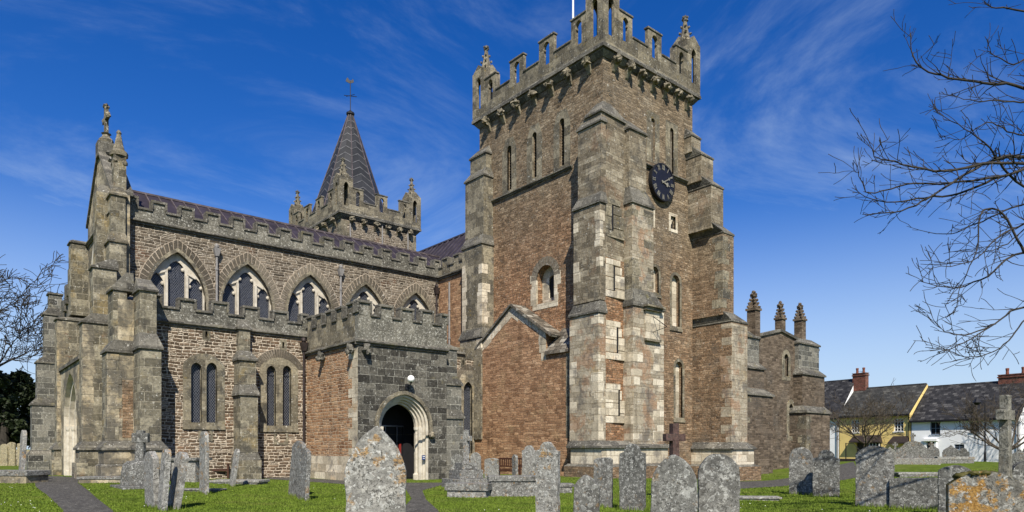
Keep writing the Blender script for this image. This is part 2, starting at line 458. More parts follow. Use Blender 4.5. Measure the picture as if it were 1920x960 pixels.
M['ashlar'] = masonry('grey_ashlar', [(0.05, (0.042, 0.041, 0.037)), (0.5, (0.10, 0.098, 0.085)), (0.95, (0.19, 0.18, 0.15))],
                      (0.30, 0.29, 0.25), 0.72, 0.36, 0.016, 0.02, 0.06, lichen=[GREYLICH, SPECK, ((0.22, 0.18, 0.07), 2.2, 0.6, 0.75, 0.45)],
                      patch=[((0.22, 0.19, 0.13), 0.9, 0.56, 0.72, 0.7)], bumpd=0.025, mott=0.8)
M['cream'] = masonry('cream_ashlar', [(0.05, (0.15, 0.13, 0.09)), (0.5, (0.28, 0.24, 0.165)), (0.95, (0.43, 0.375, 0.27))],
                     (0.34, 0.28, 0.2), 0.70, 0.36, 0.010, 0.02, 0.06, lichen=[((0.075, 0.07, 0.058), 0.9, 0.42, 0.60, 0.85), ((0.07, 0.066, 0.057), 5.0, 0.52, 0.64, 0.75), SPECK],
                     patch=[((0.36, 0.25, 0.09), 0.8, 0.5, 0.68, 0.8)], bumpd=0.02, mott=0.5)
M['quoin'] = masonry('pale_quoin', [(0.05, (0.26, 0.225, 0.165)), (0.5, (0.42, 0.37, 0.28)), (0.95, (0.56, 0.51, 0.41))],
                     (0.30, 0.24, 0.17), 0.8, 0.38, 0.010, 0.02, 0.05, lichen=[((0.12, 0.11, 0.10), 1.2, 0.54, 0.68, 0.7), ((0.14, 0.13, 0.11), 5.0, 0.6, 0.72, 0.5)],
                     patch=[((0.45, 0.26, 0.12), 0.9, 0.6, 0.72, 0.6)], bumpd=0.02, mott=0.5)
M['weather'] = masonry('weathered_dressing', [(0.05, (0.075, 0.066, 0.048)), (0.5, (0.15, 0.132, 0.095)), (0.95, (0.25, 0.22, 0.155))],
                       (0.2, 0.175, 0.13), 0.9, 0.45, 0.008, 0.02, 0.04, lichen=[((0.045, 0.043, 0.038), 1.6, 0.5, 0.64, 0.7), GREYLICH, SPECK,
                       ((0.24, 0.17, 0.04), 3.0, 0.60, 0.74, 0.5)], bumpd=0.03, mott=0.8)
M['coping'] = masonry('dark_coping', [(0.05, (0.05, 0.048, 0.042)), (0.95, (0.15, 0.14, 0.115))],
                      (0.12, 0.11, 0.09), 0.9, 0.4, 0.008, 0.02, 0.04, lichen=[GREYLICH, SPECK, MOSSY], bumpd=0.03, mott=0.8)
M['chapel'] = masonry('chapel_rubble', [(0.05, (0.034, 0.027, 0.020)), (0.4, (0.085, 0.066, 0.047)), (0.7, (0.14, 0.110, 0.080)), (0.98, (0.23, 0.185, 0.135))],
                       (0.20, 0.155, 0.12), 0.42, 0.14, 0.016, 0.06, 0.07, lichen=[((0.36, 0.35, 0.31), 6.0, 0.63, 0.73, 0.6)], patch=[((0.085, 0.078, 0.066), 0.5, 0.48, 0.66, 0.8)], bumpd=0.045, rubble=True)
M['turret'] = masonry('turret_ashlar', [(0.05, (0.07, 0.06, 0.042)), (0.4, (0.15, 0.125, 0.088)), (0.7, (0.23, 0.198, 0.143)), (0.97, (0.36, 0.32, 0.245))],
                       (0.20, 0.165, 0.115), 0.55, 0.27, 0.016, 0.05, 0.07, lichen=[GREYLICH, SPECK, ((0.06, 0.056, 0.048), 1.1, 0.52, 0.68, 0.7)], patch=[((0.17, 0.095, 0.055), 0.8, 0.54, 0.68, 0.7)], bumpd=0.04, rubble=True, mott=0.7)
M['turret_low'] = masonry('turret_dressed', [(0.05, (0.19, 0.16, 0.115)), (0.4, (0.26, 0.225, 0.165)), (0.7, (0.33, 0.29, 0.22)), (0.97, (0.43, 0.385, 0.30))],
                       (0.24, 0.18, 0.12), 0.62, 0.30, 0.014, 0.05, 0.07, lichen=[GREYLICH, SPECK, ((0.10, 0.092, 0.08), 1.0, 0.50, 0.66, 0.75)],
                       patch=[((0.24, 0.115, 0.055), 0.75, 0.50, 0.58, 0.9), ((0.40, 0.28, 0.13), 1.1, 0.57, 0.7, 0.6)], bumpd=0.03, rubble=True, mott=0.6)
M['buff'] = masonry('buff_ashlar', [(0.05, (0.075, 0.068, 0.05)), (0.5, (0.15, 0.135, 0.098)), (0.95, (0.27, 0.245, 0.18))],
                      (0.30, 0.27, 0.205), 0.66, 0.34, 0.014, 0.02, 0.06, lichen=[GREYLICH, SPECK, ((0.045, 0.043, 0.037), 1.4, 0.5, 0.66, 0.7), ((0.05, 0.047, 0.04), 9.0, 0.56, 0.66, 0.7)],
                      patch=[((0.30, 0.22, 0.085), 0.8, 0.54, 0.68, 0.75), ((0.22, 0.12, 0.06), 1.3, 0.6, 0.7, 0.6)], bumpd=0.025, mott=0.8)
M['red_porch'] = masonry('porch_rubble', [(0.05, (0.10, 0.052, 0.030)), (0.35, (0.22, 0.120, 0.065)), (0.65, (0.33, 0.195, 0.108)), (0.95, (0.44, 0.30, 0.18))],
                       (0.44, 0.345, 0.245), 0.33, 0.15, 0.034, 0.06, 0.06, rubble=True, patch=[((0.36, 0.28, 0.17), 0.8, 0.54, 0.7, 0.6)], bumpd=0.05)
M['porch_ashlar'] = masonry('porch_ashlar', [(0.05, (0.036, 0.034, 0.029)), (0.5, (0.085, 0.080, 0.067)), (0.95, (0.17, 0.16, 0.132))],
                      (0.25, 0.24, 0.205), 0.58, 0.31, 0.017, 0.04, 0.09, lichen=[GREYLICH, SPECK, ((0.03, 0.029, 0.026), 8.0, 0.52, 0.64, 0.7), ((0.18, 0.15, 0.07), 2.2, 0.62, 0.75, 0.4)], bumpd=0.035, mott=0.9, gain=1.0)
M['clere'] = masonry('clerestory_rubble', [(0.05, (0.030, 0.025, 0.019)), (0.4, (0.085, 0.068, 0.050)), (0.7, (0.15, 0.122, 0.090)), (0.97, (0.26, 0.215, 0.165))],
                    (0.36, 0.315, 0.25), 0.34, 0.145, 0.036, 0.07, 0.05, rubble=True, lichen=[((0.42, 0.41, 0.36), 8, 0.62, 0.72, 0.5)], patch=[((0.27, 0.14, 0.085), 0.6, 0.56, 0.7, 0.7)], bumpd=0.045)
M['mortar'] = masonry('pale_mortar', [(0.05, (0.24, 0.20, 0.15)), (0.95, (0.40, 0.34, 0.27))], (0.3, 0.26, 0.2), 0.5, 0.5, 0.001, 0.02, 0.04, bumpd=0.01)
M['parapet'] = masonry('parapet_stone', [(0.05, (0.060, 0.057, 0.047)), (0.5, (0.105, 0.10, 0.082)), (0.95, (0.17, 0.16, 0.13))],
                       (0.13, 0.125, 0.10), 1.1, 0.6, 0.008, 0.02, 0.04, lichen=[((0.40, 0.39, 0.34), 12.0, 0.54, 0.64, 0.75), ((0.55, 0.54, 0.49), 26.0, 0.60, 0.68, 0.8), ((0.03, 0.03, 0.027), 5.0, 0.56, 0.68, 0.7)], bumpd=0.03, mott=0.8)
M['voussoir'] = masonry('voussoir_stone', [(0.05, (0.055, 0.047, 0.036)), (0.95, (0.16, 0.138, 0.105))],
                        (0.2, 0.17, 0.13), 3.0, 3.0, 0.001, 0.02, 0.04, lichen=[GREYLICH], bumpd=0.02, mott=0.8)

def simple(name, col, rough=0.6, metal=0.0, var=0.25, scale=6.0, spec=0.3, bump=0.0):
    g = G(name); n = g.noise(g.pos(), scale, 5, 0.6)
    g.color(g.mix(1.0, col, g.ramp(n, [(0.25, (1 - var,) * 3), (0.75, (1 + var,) * 3)]), 'MULTIPLY'))
    g.b.inputs['Roughness'].default_value = rough; g.b.inputs['Metallic'].default_value = metal; g.b.inputs['Specular IOR Level'].default_value = spec
    if bump: g.bump(n, bump)
    return g.mat
def tracery_mat():
    g = G('tracery_stone'); p = g.pos()
    c = g.ramp(g.noise(p, 3.5, 6, 0.65), [(0.3, (0.34, 0.30, 0.235)), (0.5, (0.50, 0.455, 0.37)), (0.75, (0.60, 0.56, 0.47))])
    c = g.mix(g.map(g.noise(p, 1.6, 5), 0.58, 0.75, 0, 0.6), c, (0.17, 0.155, 0.13))
    g.color(c); g.bump(g.noise(p, 20, 4), 0.01); return g.mat
M['tracery'] = tracery_mat()
def glass_mat():
    g = G('leaded_glass'); u = g.sep(g.uv())
    a = g.math('MULTIPLY', g.math('ADD', g.math('MULTIPLY', u[0], 1.35), u[1]), 7.0)
    b = g.math('MULTIPLY', g.math('SUBTRACT', g.math('MULTIPLY', u[0], 1.35), u[1]), 7.0)
    fa = g.math('ABSOLUTE', g.math('SUBTRACT', g.math('FRACT', a), 0.5)); fb = g.math('ABSOLUTE', g.math('SUBTRACT', g.math('FRACT', b), 0.5))
    ln = g.math('LESS_THAN', g.math('MINIMUM', fa, fb), 0.085)
    cell = g.N('ShaderNodeTexWhiteNoise', {0: g.comb(g.math('FLOOR', g.math('ADD', a, 0.5)), g.math('FLOOR', g.math('ADD', b, 0.5)))}, noise_dimensions='3D').outputs[0]
    c = g.mix(ln, g.ramp(cell, [(0, (0.012, 0.014, 0.022)), (1, (0.024, 0.028, 0.042))]), (0.14, 0.145, 0.155))
    g.color(c)
    g.set(g.b.inputs['Roughness'], g.math('ADD', 0.22, g.math('MULTIPLY', ln, 0.5)))
    g.b.inputs['Specular IOR Level'].default_value = 0.28
    g.bump(g.math('ADD', cell, g.math('MULTIPLY', ln, 0.6)), 0.008); return g.mat
M['glass'] = glass_mat()
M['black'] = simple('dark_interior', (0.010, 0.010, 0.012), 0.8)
M['lead'] = simple('lead_roof', (0.030, 0.024, 0.033), 0.7, 0.0, 0.5, 1.3, 0.2)
M['leadroll'] = simple('lead_roll', (0.085, 0.07, 0.074), 0.7, 0.0, 0.7, 2.5, 0.2)
M['leadroll_dark'] = simple('dark_lead_roll', (0.055, 0.048, 0.062), 0.5, 0.0, 0.6, 2.5, 0.4)
M['iron'] = simple('black_iron', (0.02, 0.02, 0.022), 0.5, 0.3)
M['pipe'] = simple('cast_iron_pipe', (0.035, 0.026, 0.024), 0.55, 0.1, 0.4)
M['pipe_red'] = simple('rusty_brown_pipe', (0.14, 0.05, 0.028), 0.6, 0.0, 0.4)
M['pipe_grey'] = simple('grey_lead_pipe', (0.22, 0.21, 0.20), 0.6, 0.0, 0.3)
M['white'] = simple('white_paint', (0.80, 0.80, 0.78), 0.5, 0.0, 0.06, 2.0)
M['gold'] = simple('gilded_metal', (0.24, 0.225, 0.18), 0.5, 0.1, 0.25)
M['dial'] = simple('black_dial', (0.012, 0.012, 0.018), 0.4)
M['globe'] = simple('opal_glass', (0.86, 0.85, 0.82), 0.15, 0, 0.03, 2, 0.5)
M['bench'] = simple('brown_bench_wood', (0.055, 0.022, 0.012), 0.6, 0, 0.4, 12)
M['blue'] = simple('blue_sign', (0.03, 0.05, 0.14), 0.4)
M['redpaper'] = simple('red_poster', (0.22, 0.025, 0.02), 0.5)

def spire_mat():
    g = G('spire_lead'); u = g.sep(g.uv())       # uv: u across each face (0 at its ridge), v up in metres
    f = g.math('ABSOLUTE', u[0])
    a = g.math('ADD', g.math('MULTIPLY', u[1], 1.55), g.math('MULTIPLY', f, 1.0))
    fr = g.math('FRACT', a)
    seam = g.math('MAXIMUM', g.map(fr, 0.80, 0.88), 0.0)
    cell = g.N('ShaderNodeTexWhiteNoise', {0: g.comb(g.math('FLOOR', a), g.math('SIGN', u[0]))}, noise_dimensions='3D').outputs[0]
    n = g.noise(g.pos(), 3.0, 5)
    c = g.ramp(g.math('ADD', g.math('MULTIPLY', cell, 0.6), g.math('MULTIPLY', n, 0.5)), [(0.1, (0.010, 0.011, 0.013)), (0.9, (0.036, 0.037, 0.041))])
    c = g.mix(g.math('MULTIPLY', seam, g.map(n, 0.35, 0.6, 0.35, 0.9)), c, (0.12, 0.12, 0.125))
    g.color(c); g.b.inputs['Roughness'].default_value = 0.62; g.b.inputs['Specular IOR Level'].default_value = 0.25
    g.bump(g.math('SUBTRACT', g.math('MULTIPLY', seam, 0.8), g.math('MULTIPLY', fr, 0.5)), 0.05)
    return g.mat
M['spire'] = spire_mat()

def headstone_mat(name, base, orange=0.6, white=0.7, dark=0.6, green=0.0, oth=0.58):
    g = G(name)
    p = g.vadd(g.obj(), g.comb(g.math('MULTIPLY', g.rand(), 57.0), g.math('MULTIPLY', g.rand(), 23.0), 0.0))
    n1 = g.noise(p, 3.2, 6, 0.62); n2 = g.noise(p, 13.0, 7, 0.72); n3 = g.noise(p, 38.0, 3, 0.6)
    c = g.ramp(n1, [(0.28, tuple(x * 0.45 for x in base)), (0.5, base), (0.72, tuple(min(.7, x * 1.7) for x in base))])
    c = g.mix(0.75, c, g.ramp(n2, [(0.30, (0.16, 0.16, 0.15)), (0.5, (0.9, 0.9, 0.9)), (0.70, (1.9, 1.9, 1.85))]), 'MULTIPLY')
    c = g.mix(g.map(g.noise(g.vadd(p, (3, 3, 3)), 2.3, 5, 0.65), 0.55, 0.68, 0, dark), c, (0.05, 0.048, 0.043))
    # ring-shaped crustose lichen colonies
    vo = g.N('ShaderNodeTexVoronoi', {'Vector': g.vadd(p, g.N('ShaderNodeVectorMath', {0: g.N('ShaderNodeTexNoise', {'Vector': p, 'Scale': 9.0}).outputs[1], 1: (0.14, 0.14, 0.14)}, operation='MULTIPLY').outputs[0]), 'Scale': 8.0}, feature='F1')
    d = vo.outputs['Distance']; vc = g.sep(vo.outputs['Color'])
    blob = g.math('MULTIPLY', g.map(d, 0.42, 0.30), g.math('GREATER_THAN', vc[0], 0.42))
    rim = g.math('MULTIPLY', g.map(g.math('ABSOLUTE', g.math('SUBTRACT', d, 0.33)), 0.10, 0.03), g.math('GREATER_THAN', vc[0], 0.42))
    c = g.mix(g.math('MULTIPLY', blob, 0.30 * white), c, (0.34, 0.345, 0.32))
    c = g.mix(g.math('MULTIPLY', rim, 0.33 * white), c, (0.48, 0.48, 0.45))
    sp = g.math('MULTIPLY', g.map(g.noise(g.vadd(p, (9, 1, 4)), 6.0, 4, 0.6), 0.60, 0.66), white)
    c = g.mix(g.math('MULTIPLY', sp, 0.5), c, (0.52, 0.52, 0.48))
    og = g.math('MULTIPLY', g.map(g.math('ADD', g.noise(g.vadd(p, (1, 8, 2)), 7.5, 5, 0.65), g.math('MULTIPLY', g.math('SUBTRACT', g.noise(p, 1.2, 2), 0.5), 0.5)), oth, oth + .1), orange)
    c = g.mix(og, c, g.ramp(n3, [(0.3, (0.20, 0.10, 0.025)), (0.7, (0.36, 0.215, 0.065))]))
    if green:
        nz = g.sep(g.N('ShaderNodeNewGeometry').outputs['Normal'])[2]
        c = g.mix(g.math('MULTIPLY', g.map(g.math('ADD', nz, g.math('MULTIPLY', g.math('SUBTRACT', n2, 0.5), 1.2)), 0.25, 0.6), green), c, g.ramp(n2, [(0.3, (0.03, 0.03, 0.008)), (0.7, (0.13, 0.11, 0.025))]))
    n4 = g.noise(p, 26.0, 5, 0.75)
    c = g.mix(g.map(g.math('ADD', n4, g.math('MULTIPLY', g.math('SUBTRACT', n1, 0.5), 0.5)), 0.53, 0.59, 0, 0.85), c, (0.045, 0.044, 0.039))
    c = g.mix(g.math('MULTIPLY', g.map(g.noise(g.vadd(p, (5, 2, 9)), 21.0, 4, 0.7), 0.59, 0.63), 0.8 * white), c, (0.50, 0.50, 0.47))
    c = g.mix(0.4, c, g.ramp(n3, [(0.3, (0.5, 0.5, 0.5)), (0.7, (1.45, 1.45, 1.45))]), 'MULTIPLY')
    g.color(c)
    g.bump(g.math('ADD', g.math('MULTIPLY', n2, 0.6), g.math('ADD', g.math('MULTIPLY', n3, 0.3), g.math('MULTIPLY', blob, 0.15))), 0.022)
    g.b.inputs['Roughness'].default_value = 0.95; g.b.inputs['Specular IOR Level'].default_value = 0.1
    return g.mat
M['stone_grey'] = headstone_mat('grey_headstone', (0.175, 0.172, 0.158), 0.45, 0.85, 0.75)
M['stone_pale'] = headstone_mat('pale_headstone', (0.27, 0.262, 0.238), 0.75, 0.95, 0.6)
M['stone_dark'] = headstone_mat('dark_headstone', (0.125, 0.125, 0.115), 0.12, 0.75, 0.8)
M['stone_orange'] = headstone_mat('orange_lichened_headstone', (0.20, 0.19, 0.165), 0.95, 0.8, 0.85, 0.95, 0.46)
M['stone_plain'] = headstone_mat('granite_cross', (0.20, 0.19, 0.155), 0.05, 0.25, 0.4)
M['stone_mauve'] = headstone_mat('red_granite_cross', (0.10, 0.062, 0.054), 0.0, 0.0, 0.3)
M['stone_yellow'] = headstone_mat('yellow_headstone', (0.36, 0.31, 0.19), 0.25, 0.3, 0.3)

def grass_mat():
    g = G('lawn'); p = g.pos()
    n1 = g.noise(p, 0.35, 4, 0.6); n2 = g.noise(p, 2.2, 5, 0.65); n3 = g.noise(p, 24.0, 4, 0.7)
    c = g.ramp(n2, [(0.25, (0.048, 0.072, 0.010)), (0.5, (0.095, 0.138, 0.018)), (0.75, (0.15, 0.185, 0.032))])
    c = g.mix(g.map(n1, 0.45, 0.68, 0, 0.5), c, (0.13, 0.145, 0.040))
    c = g.mix(0.6, c, g.ramp(n3, [(0.28, (0.4, 0.45, 0.3)), (0.5, (1, 1, 1)), (0.75, (1.5, 1.45, 1.5))]), 'MULTIPLY')
    g.color(c); g.bump(g.math('ADD', n3, g.math('MULTIPLY', n2, 1.5)), 0.05); g.b.inputs['Roughness'].default_value = 1.0
    g.b.inputs['Specular IOR Level'].default_value = 0.05
    return g.mat
M['grass'] = grass_mat()
def blade_mat():
    g = G('grass_blade'); p = g.pos()
    c = g.ramp(g.math('ADD', g.math('MULTIPLY', g.noise(p, 1.8, 4), 0.7), g.math('MULTIPLY', g.noise(p, 60, 2), 0.35)), [(0.3, (0.070, 0.110, 0.013)), (0.55, (0.115, 0.168, 0.020)), (0.8, (0.165, 0.21, 0.035))])
    c = g.mix(g.map(g.noise(g.vadd(p, (4, 7, 0)), 0.55, 5, 0.65), 0.50, 0.70, 0, 0.5), c, g.ramp(g.noise(p, 30, 2), [(0.3, (0.10, 0.105, 0.022)), (0.7, (0.24, 0.225, 0.07))]))
    c = g.mix(g.map(g.noise(g.vadd(p, (14, 2, 0)), 0.8, 5, 0.7), 0.52, 0.66, 0, 0.7), c, (0.045, 0.075, 0.012))
    g.color(c); g.b.inputs['Roughness'].default_value = 0.8; g.b.inputs['Specular IOR Level'].default_value = 0.1
    return g.mat
M['blade'] = blade_mat()
def tar_mat():
    g = G('tarmac_path'); p = g.pos()
    c = g.ramp(g.noise(p, 3.0, 6, 0.7), [(0.3, (0.034, 0.031, 0.027)), (0.55, (0.058, 0.054, 0.047)), (0.8, (0.10, 0.094, 0.083))])
    c = g.mix(g.map(g.noise(p, 11, 5, 0.75), 0.53, 0.60, 0, 0.7), c, (0.20, 0.19, 0.165))
    g.color(c); g.bump(g.noise(p, 50, 3), 0.01); return g.mat
M['tar'] = tar_mat()
def bark(name, a, b):
    g = G(name); p = g.pos()
    g.color(g.ramp(g.noise(p, 9.0, 5, 0.65), [(0.3, a), (0.7, b)])); g.bump(g.noise(p, 30, 4), 0.01); return g.mat
M['bark'] = bark('dark_bark', (0.018, 0.016, 0.014), (0.055, 0.048, 0.038))
M['bark_far'] = bark('brown_bark', (0.045, 0.036, 0.025), (0.10, 0.08, 0.055))
def leaf_mat(name, a, b):
    g = G(name); p = g.pos()
    g.color(g.ramp(g.noise(p, 2.3, 4, 0.6), [(0.3, a), (0.7, b)])); g.b.inputs['Roughness'].default_value = 0.6; return g.mat
M['yew'] = leaf_mat('yew_foliage', (0.010, 0.016, 0.006), (0.030, 0.042, 0.014))
M['hedge'] = leaf_mat('hedge_foliage', (0.04, 0.055, 0.02), (0.10, 0.11, 0.05))
def slate(name, a, b, pale):
    g = G(name); u = g.uv(); p = g.pos()
    br = g.N('ShaderNodeTexBrick', {'Vector': u, 'Color1': (0, 0, 0), 'Color2': (1, 1, 1), 'Mortar': (.1, .1, .1), 'Scale': 1.0, 'Mortar Size': 0.012, 'Brick Width': 0.42, 'Row Height': 0.26, 'Mortar Smooth': 0.2})
    v = g.math('ADD', g.math('MULTIPLY', g.sep(br.outputs[0])[0], 0.7), g.math('MULTIPLY', g.noise(p, 1.1, 4), 0.5))
    c = g.ramp(v, [(0.25, a), (0.8, b), (0.98, pale)])
    c = g.mix(g.map(g.noise(p, 2.4, 5, 0.7), 0.57, 0.68, 0, 0.6), c, pale)
    c = g.mix(br.outputs['Fac'], c, (0.012, 0.012, 0.013))
    g.color(c); g.bump(g.math('SUBTRACT', g.math('MULTIPLY', v, 0.5), br.outputs['Fac']), 0.02); g.b.inputs['Roughness'].default_value = 0.7
    return g.mat
M['slate'] = slate('slate_roof', (0.014, 0.014, 0.015), (0.040, 0.039, 0.040), (0.10, 0.097, 0.092))
M['slate_grey'] = slate('mossy_slate_roof', (0.026, 0.026, 0.024), (0.055, 0.054, 0.048), (0.10, 0.098, 0.085))
M['moss'] = leaf_mat('moss', (0.020, 0.022, 0.005), (0.085, 0.075, 0.016))
M['stone_slate'] = slate('stone_slate_coping', (0.07, 0.06, 0.045), (0.17, 0.145, 0.11), (0.35, 0.33, 0.28))
M['yellow'] = simple('yellow_render', (0.70, 0.53, 0.20), 0.85, 0, 0.12, 1.2)
M['whitewash'] = simple('white_render', (0.80, 0.81, 0.82), 0.85, 0, 0.08, 1.1)
M['brick'] = masonry('red_brick', [(0.05, (0.06, 0.022, 0.016)), (0.95, (0.18, 0.06, 0.042))], (0.25, 0.2, 0.16), 0.23, 0.075, 0.008, 0.003, 0.0, bumpd=0.01)
M['pane'] = simple('window_pane', (0.02, 0.022, 0.026), 0.08, 0, 0.2, 2, 0.5)
M['terracotta'] = simple('terracotta_pot', (0.17, 0.06, 0.04), 0.8)
M['paint_blue'] = simple('grey_blue_paint', (0.20, 0.25, 0.32), 0.6)
M['frame_dark'] = simple('dark_timber', (0.03, 0.022, 0.02), 0.6)
M['daisy'] = simple('daisy_petal', (0.8, 0.8, 0.76), 0.7, 0, 0.05)
M['grey_metal'] = simple('grey_metal', (0.18, 0.18, 0.19), 0.4, 0.6)
# ---------------------------------------------------------------- the church
EW, NS, NN, EE = 24.7, 22.57, 32.45, 32.0           # south tower
NA, NC, NR, WF = 31.8, 36.8, 39.8, 6.2             # aisle wall, clerestory wall, ridge, west front
PS, PW, PE = 26.52, 13.67, 18.25                   # porch
GE = 23.85                                         # gabled wall below the tower
church = thing('church', 'old stone church with a square clock tower, a second spired tower and a battlemented porch', 'church', (16, 33, 0))
def part(name, mb, mats, parent=None, label=None, **k):
    o = mb.build(name, mats, parent or church, **k)
    if label: o['label'] = label
    return o
def fb(mb, F, u0, u1, z0, z1, a0, a1, mat=None, tint=None):
    mb.obox(F.P(u0, z0, a0), F.U * (u1 - u0), F.N * (a1 - a0), UPV * (z1 - z0), mat, tint)
def string(mb, F, u0, u1, z, h=0.22, p=0.14, mat=None):
    """moulded string course: sloped top, undercut below"""
    pts = [(0, 0), (p * .45, 0.0), (p * .45, h * .25), (p, h * .42), (p, h * .68), (0, h)]
    a = [F.P(u0, z + y, x) for x, y in pts]; b = [F.P(u1, z + y, x) for x, y in pts]
    n = len(pts)
    mb.add(a + b, [(i, (i + 1) % n, n + (i + 1) % n, n + i) for i in range(n)] + [tuple(range(n - 1, -1, -1)), tuple(range(n, 2 * n))], mat)
def battlement(parent, F, u0, u1, z0, hc, hm, mw, sp, first, t=0.3, mats=None, name='battlement', a=0.0):
    mb = MB()
    ms = []
    m = first
    while m < u1 - 0.02:
        lo, hi = max(m, u0), min(m + mw, u1)
        if hi - lo > .15: ms.append((lo, hi))
        m += sp
    top = z0 + hc + hm; cz = z0 + hc
    pl = [(u0, z0), (u1, z0)]
    prof = []
    jit = random.Random(int(u0 * 31 + z0 * 7)); tops = [top + jit.uniform(-.04, .03) for _ in ms]
    for (lo, hi), tp in zip(ms, tops): prof += [(lo, cz), (lo, tp), (hi, tp), (hi, cz)]
    up = []
    if not ms or ms[0][0] > u0 + 1e-6: up.append((u0, cz))
    up += prof
    if ms and ms[0][0] <= u0 + 1e-6: up = up[1:]
    if ms and ms[-1][1] >= u1 - 1e-6: up = up[:-1]
    else: up.append((u1, cz))
    mb.plate(pl + list(reversed(up)), [], F.out(a), F.U, UPV, t, 0)
    q = 0.07
    prev = u0
    for (lo, hi), top in zip(ms, tops):
        if lo - prev > .1: fb(mb, F, prev + .002, lo - .002, cz, cz + .11, a - t - q, a + q, 1, rnd.uniform(.3, .7))
        fb(mb, F, lo - q, hi + q, top, top + .12, a - t - q, a + q + .01, 1, rnd.uniform(.3, .7))
        for e in (lo - q, hi - .03):
            fb(mb, F, e, e + q + .03, cz + .112, top - .002, a - t - q, a + q, 1)
        prev = hi
    if u1 - prev > .1: fb(mb, F, prev + .002, u1, cz, cz + .11, a - t - q, a + q, 1)
    return part(name, mb, mats or [M['parapet'], M['coping']], parent, bevel=.022)
def pier(mb, stages, mat=0, cap=1, end=None, ch=0.42, ov=0.07):
    """stepped buttress: stages (z0, z1, x0, x1, y0, y1) with sloping weatherings between them"""
    for i, (z0, z1, x0, x1, y0, y1) in enumerate(stages):
        mb.box(x0, x1, y0, y1, z0, z1, mat[i] if isinstance(mat, tuple) else mat)
        nx = stages[i + 1] if i + 1 < len(stages) else end
        if nx is None: continue
        e = nx[2:6] if len(nx) == 6 else nx
        f = (x0 - ov, x1 + ov, y0 - ov, y1 + ov)
        mb.box(*f, z1, z1 + .09, cap)
        mb.frustum(f, z1 + .09, (e[0] - .002, e[1] + .002, e[2] - .002, e[3] + .002), z1 + .09 + ch, cap)
def quoins(mb, x, y, sx, sy, z0, z1, mat, lo=.28, hi=.72, skip=0.0, pr=.006, hh=(.30, .58), q=None):
    """dressed corner blocks of uneven length at corner (x, y); the wall runs to +sx and +sy from it"""
    q = q or random.Random(int(x * 100 + y * 10))
    z = z0; k = 0
    while z < z1 - .1:
        h = min(q.uniform(*hh), z1 - z)
        a, b = (q.uniform(lo, lo + .2), q.uniform(hi - .2, hi)) if k % 2 else (q.uniform(hi - .2, hi), q.uniform(lo, lo + .2))
        if q.random() >= skip:
            xa, xb = sorted((x - sx * pr, x + sx * a)); ya, yb = sorted((y - sy * pr, y + sy * b))
            mb.box(xa, xb, ya, yb, z + .006, z + h - .006, mat, q.random())
        z += h; k += 1
def voussoirs(mb, F, ar_in, ar_out, a, mat, gap=.12, split=1):
    n = len(ar_in)
    for i in range(2, n - 1):
        for s_ in range(split):
            def L(p, q, t): return (p[0] + (q[0] - p[0]) * t, p[1] + (q[1] - p[1]) * t)
            t0, t1 = (s_ + gap / 2) / split, (s_ + 1 - gap / 2) / split
            p = [L(ar_in[i], ar_in[i + 1], t0), L(ar_out[i], ar_out[i + 1], t0), L(ar_out[i], ar_out[i + 1], t1), L(ar_in[i], ar_in[i + 1], t1)]
            fr = [F.P(u, z, a) for u, z in p]; bk = [F.P(u, z, -.05) for u, z in p]
            mb.add(fr + bk, [(0, 1, 2, 3), (4, 7, 6, 5), (0, 4, 5, 1), (1, 5, 6, 2), (2, 6, 7, 3), (3, 7, 4, 0)], mat, rnd.random())
def fixn(o):
    bm = bmesh.new(); bm.from_mesh(o.data); bmesh.ops.recalc_face_normals(bm, faces=bm.faces); bm.to_mesh(o.data); bm.free()

# ---- south tower
FW, FS = Face('W', EW), Face('S', NS)
ZT = zz(80, 24.4, 22.27)                       # parapet string
zW = lambda px, py: FW.z(px, py)
mb = MB()
holes = []; slits = []
for px, y0, y1 in ((955, 356, 273), (1002, 333, 248), (1053.5, 311, 222)):
    u = FW.u(px); h = arch(u, .36, zW(px, y0), zW(px, y1) - .18, .18, 4); holes.append(h); slits.append((u, zW(px, y0), zW(px, y1)))
wu0, wu1 = FW.u(1006), FW.u(1039)
wz0, wz1 = zW(1022, 567), zW(1022, 497)
wh = arch((wu0 + wu1) / 2, wu1 - wu0, wz0, wz1 - (wu1 - wu0) / 2, (wu1 - wu0) / 2, 6); holes.append(wh)
mb.plate([(-NN, -.5), (-NS, -.5), (-NS, ZT), (-NN, ZT)], holes, FW.O, FW.U, UPV, .55, 0, back=False, rim=False)
sholes = []; niches = []
zS = lambda px, py: FS.z(px, py)
for px, w, y0, y1 in ((1224.5, .30, 302, 222), (1259.5, .30, 328, 240)):
    sholes.append(arch(FS.u(px), w, zS(px, y0), zS(px, y1) - .15, .15, 3)); niches.append(('slit', sholes[-1]))
for px, w, y0, y1 in ((1228, .62, 548, 500), (1267, .70, 612, 516), (1273, .62, 783, 678)):
    sholes.append(arch(FS.u(px), w, zS(px, y0), zS(px, y1) - w / 2, w / 2, 5)); niches.append(('niche', sholes[-1]))
for px, w, y0, y1 in ((1262, .62, 430, 406), (1219, .62, 419, 394)):
    u = FS.u(px); sholes.append(rect(u - w * .35, u + w * .35, zS(px, y0), zS(px, y1))); niches.append(('panel', sholes[-1]))
mb.plate([(EW, -.8), (EE, -.8), (EE, ZT), (EW, ZT)], sholes, FS.O, FS.U, UPV, .5, 1, back=False, rim=False)
mb.add([(EE, NS, -.8), (EE, NN, -.8), (EE, NN, ZT), (EE, NS, ZT)], [(0, 1, 2, 3)], 1)
mb.add([(EE, NN, 0), (EW, NN, 0), (EW, NN, ZT), (EE, NN, ZT)], [(0, 1, 2, 3)], 0)
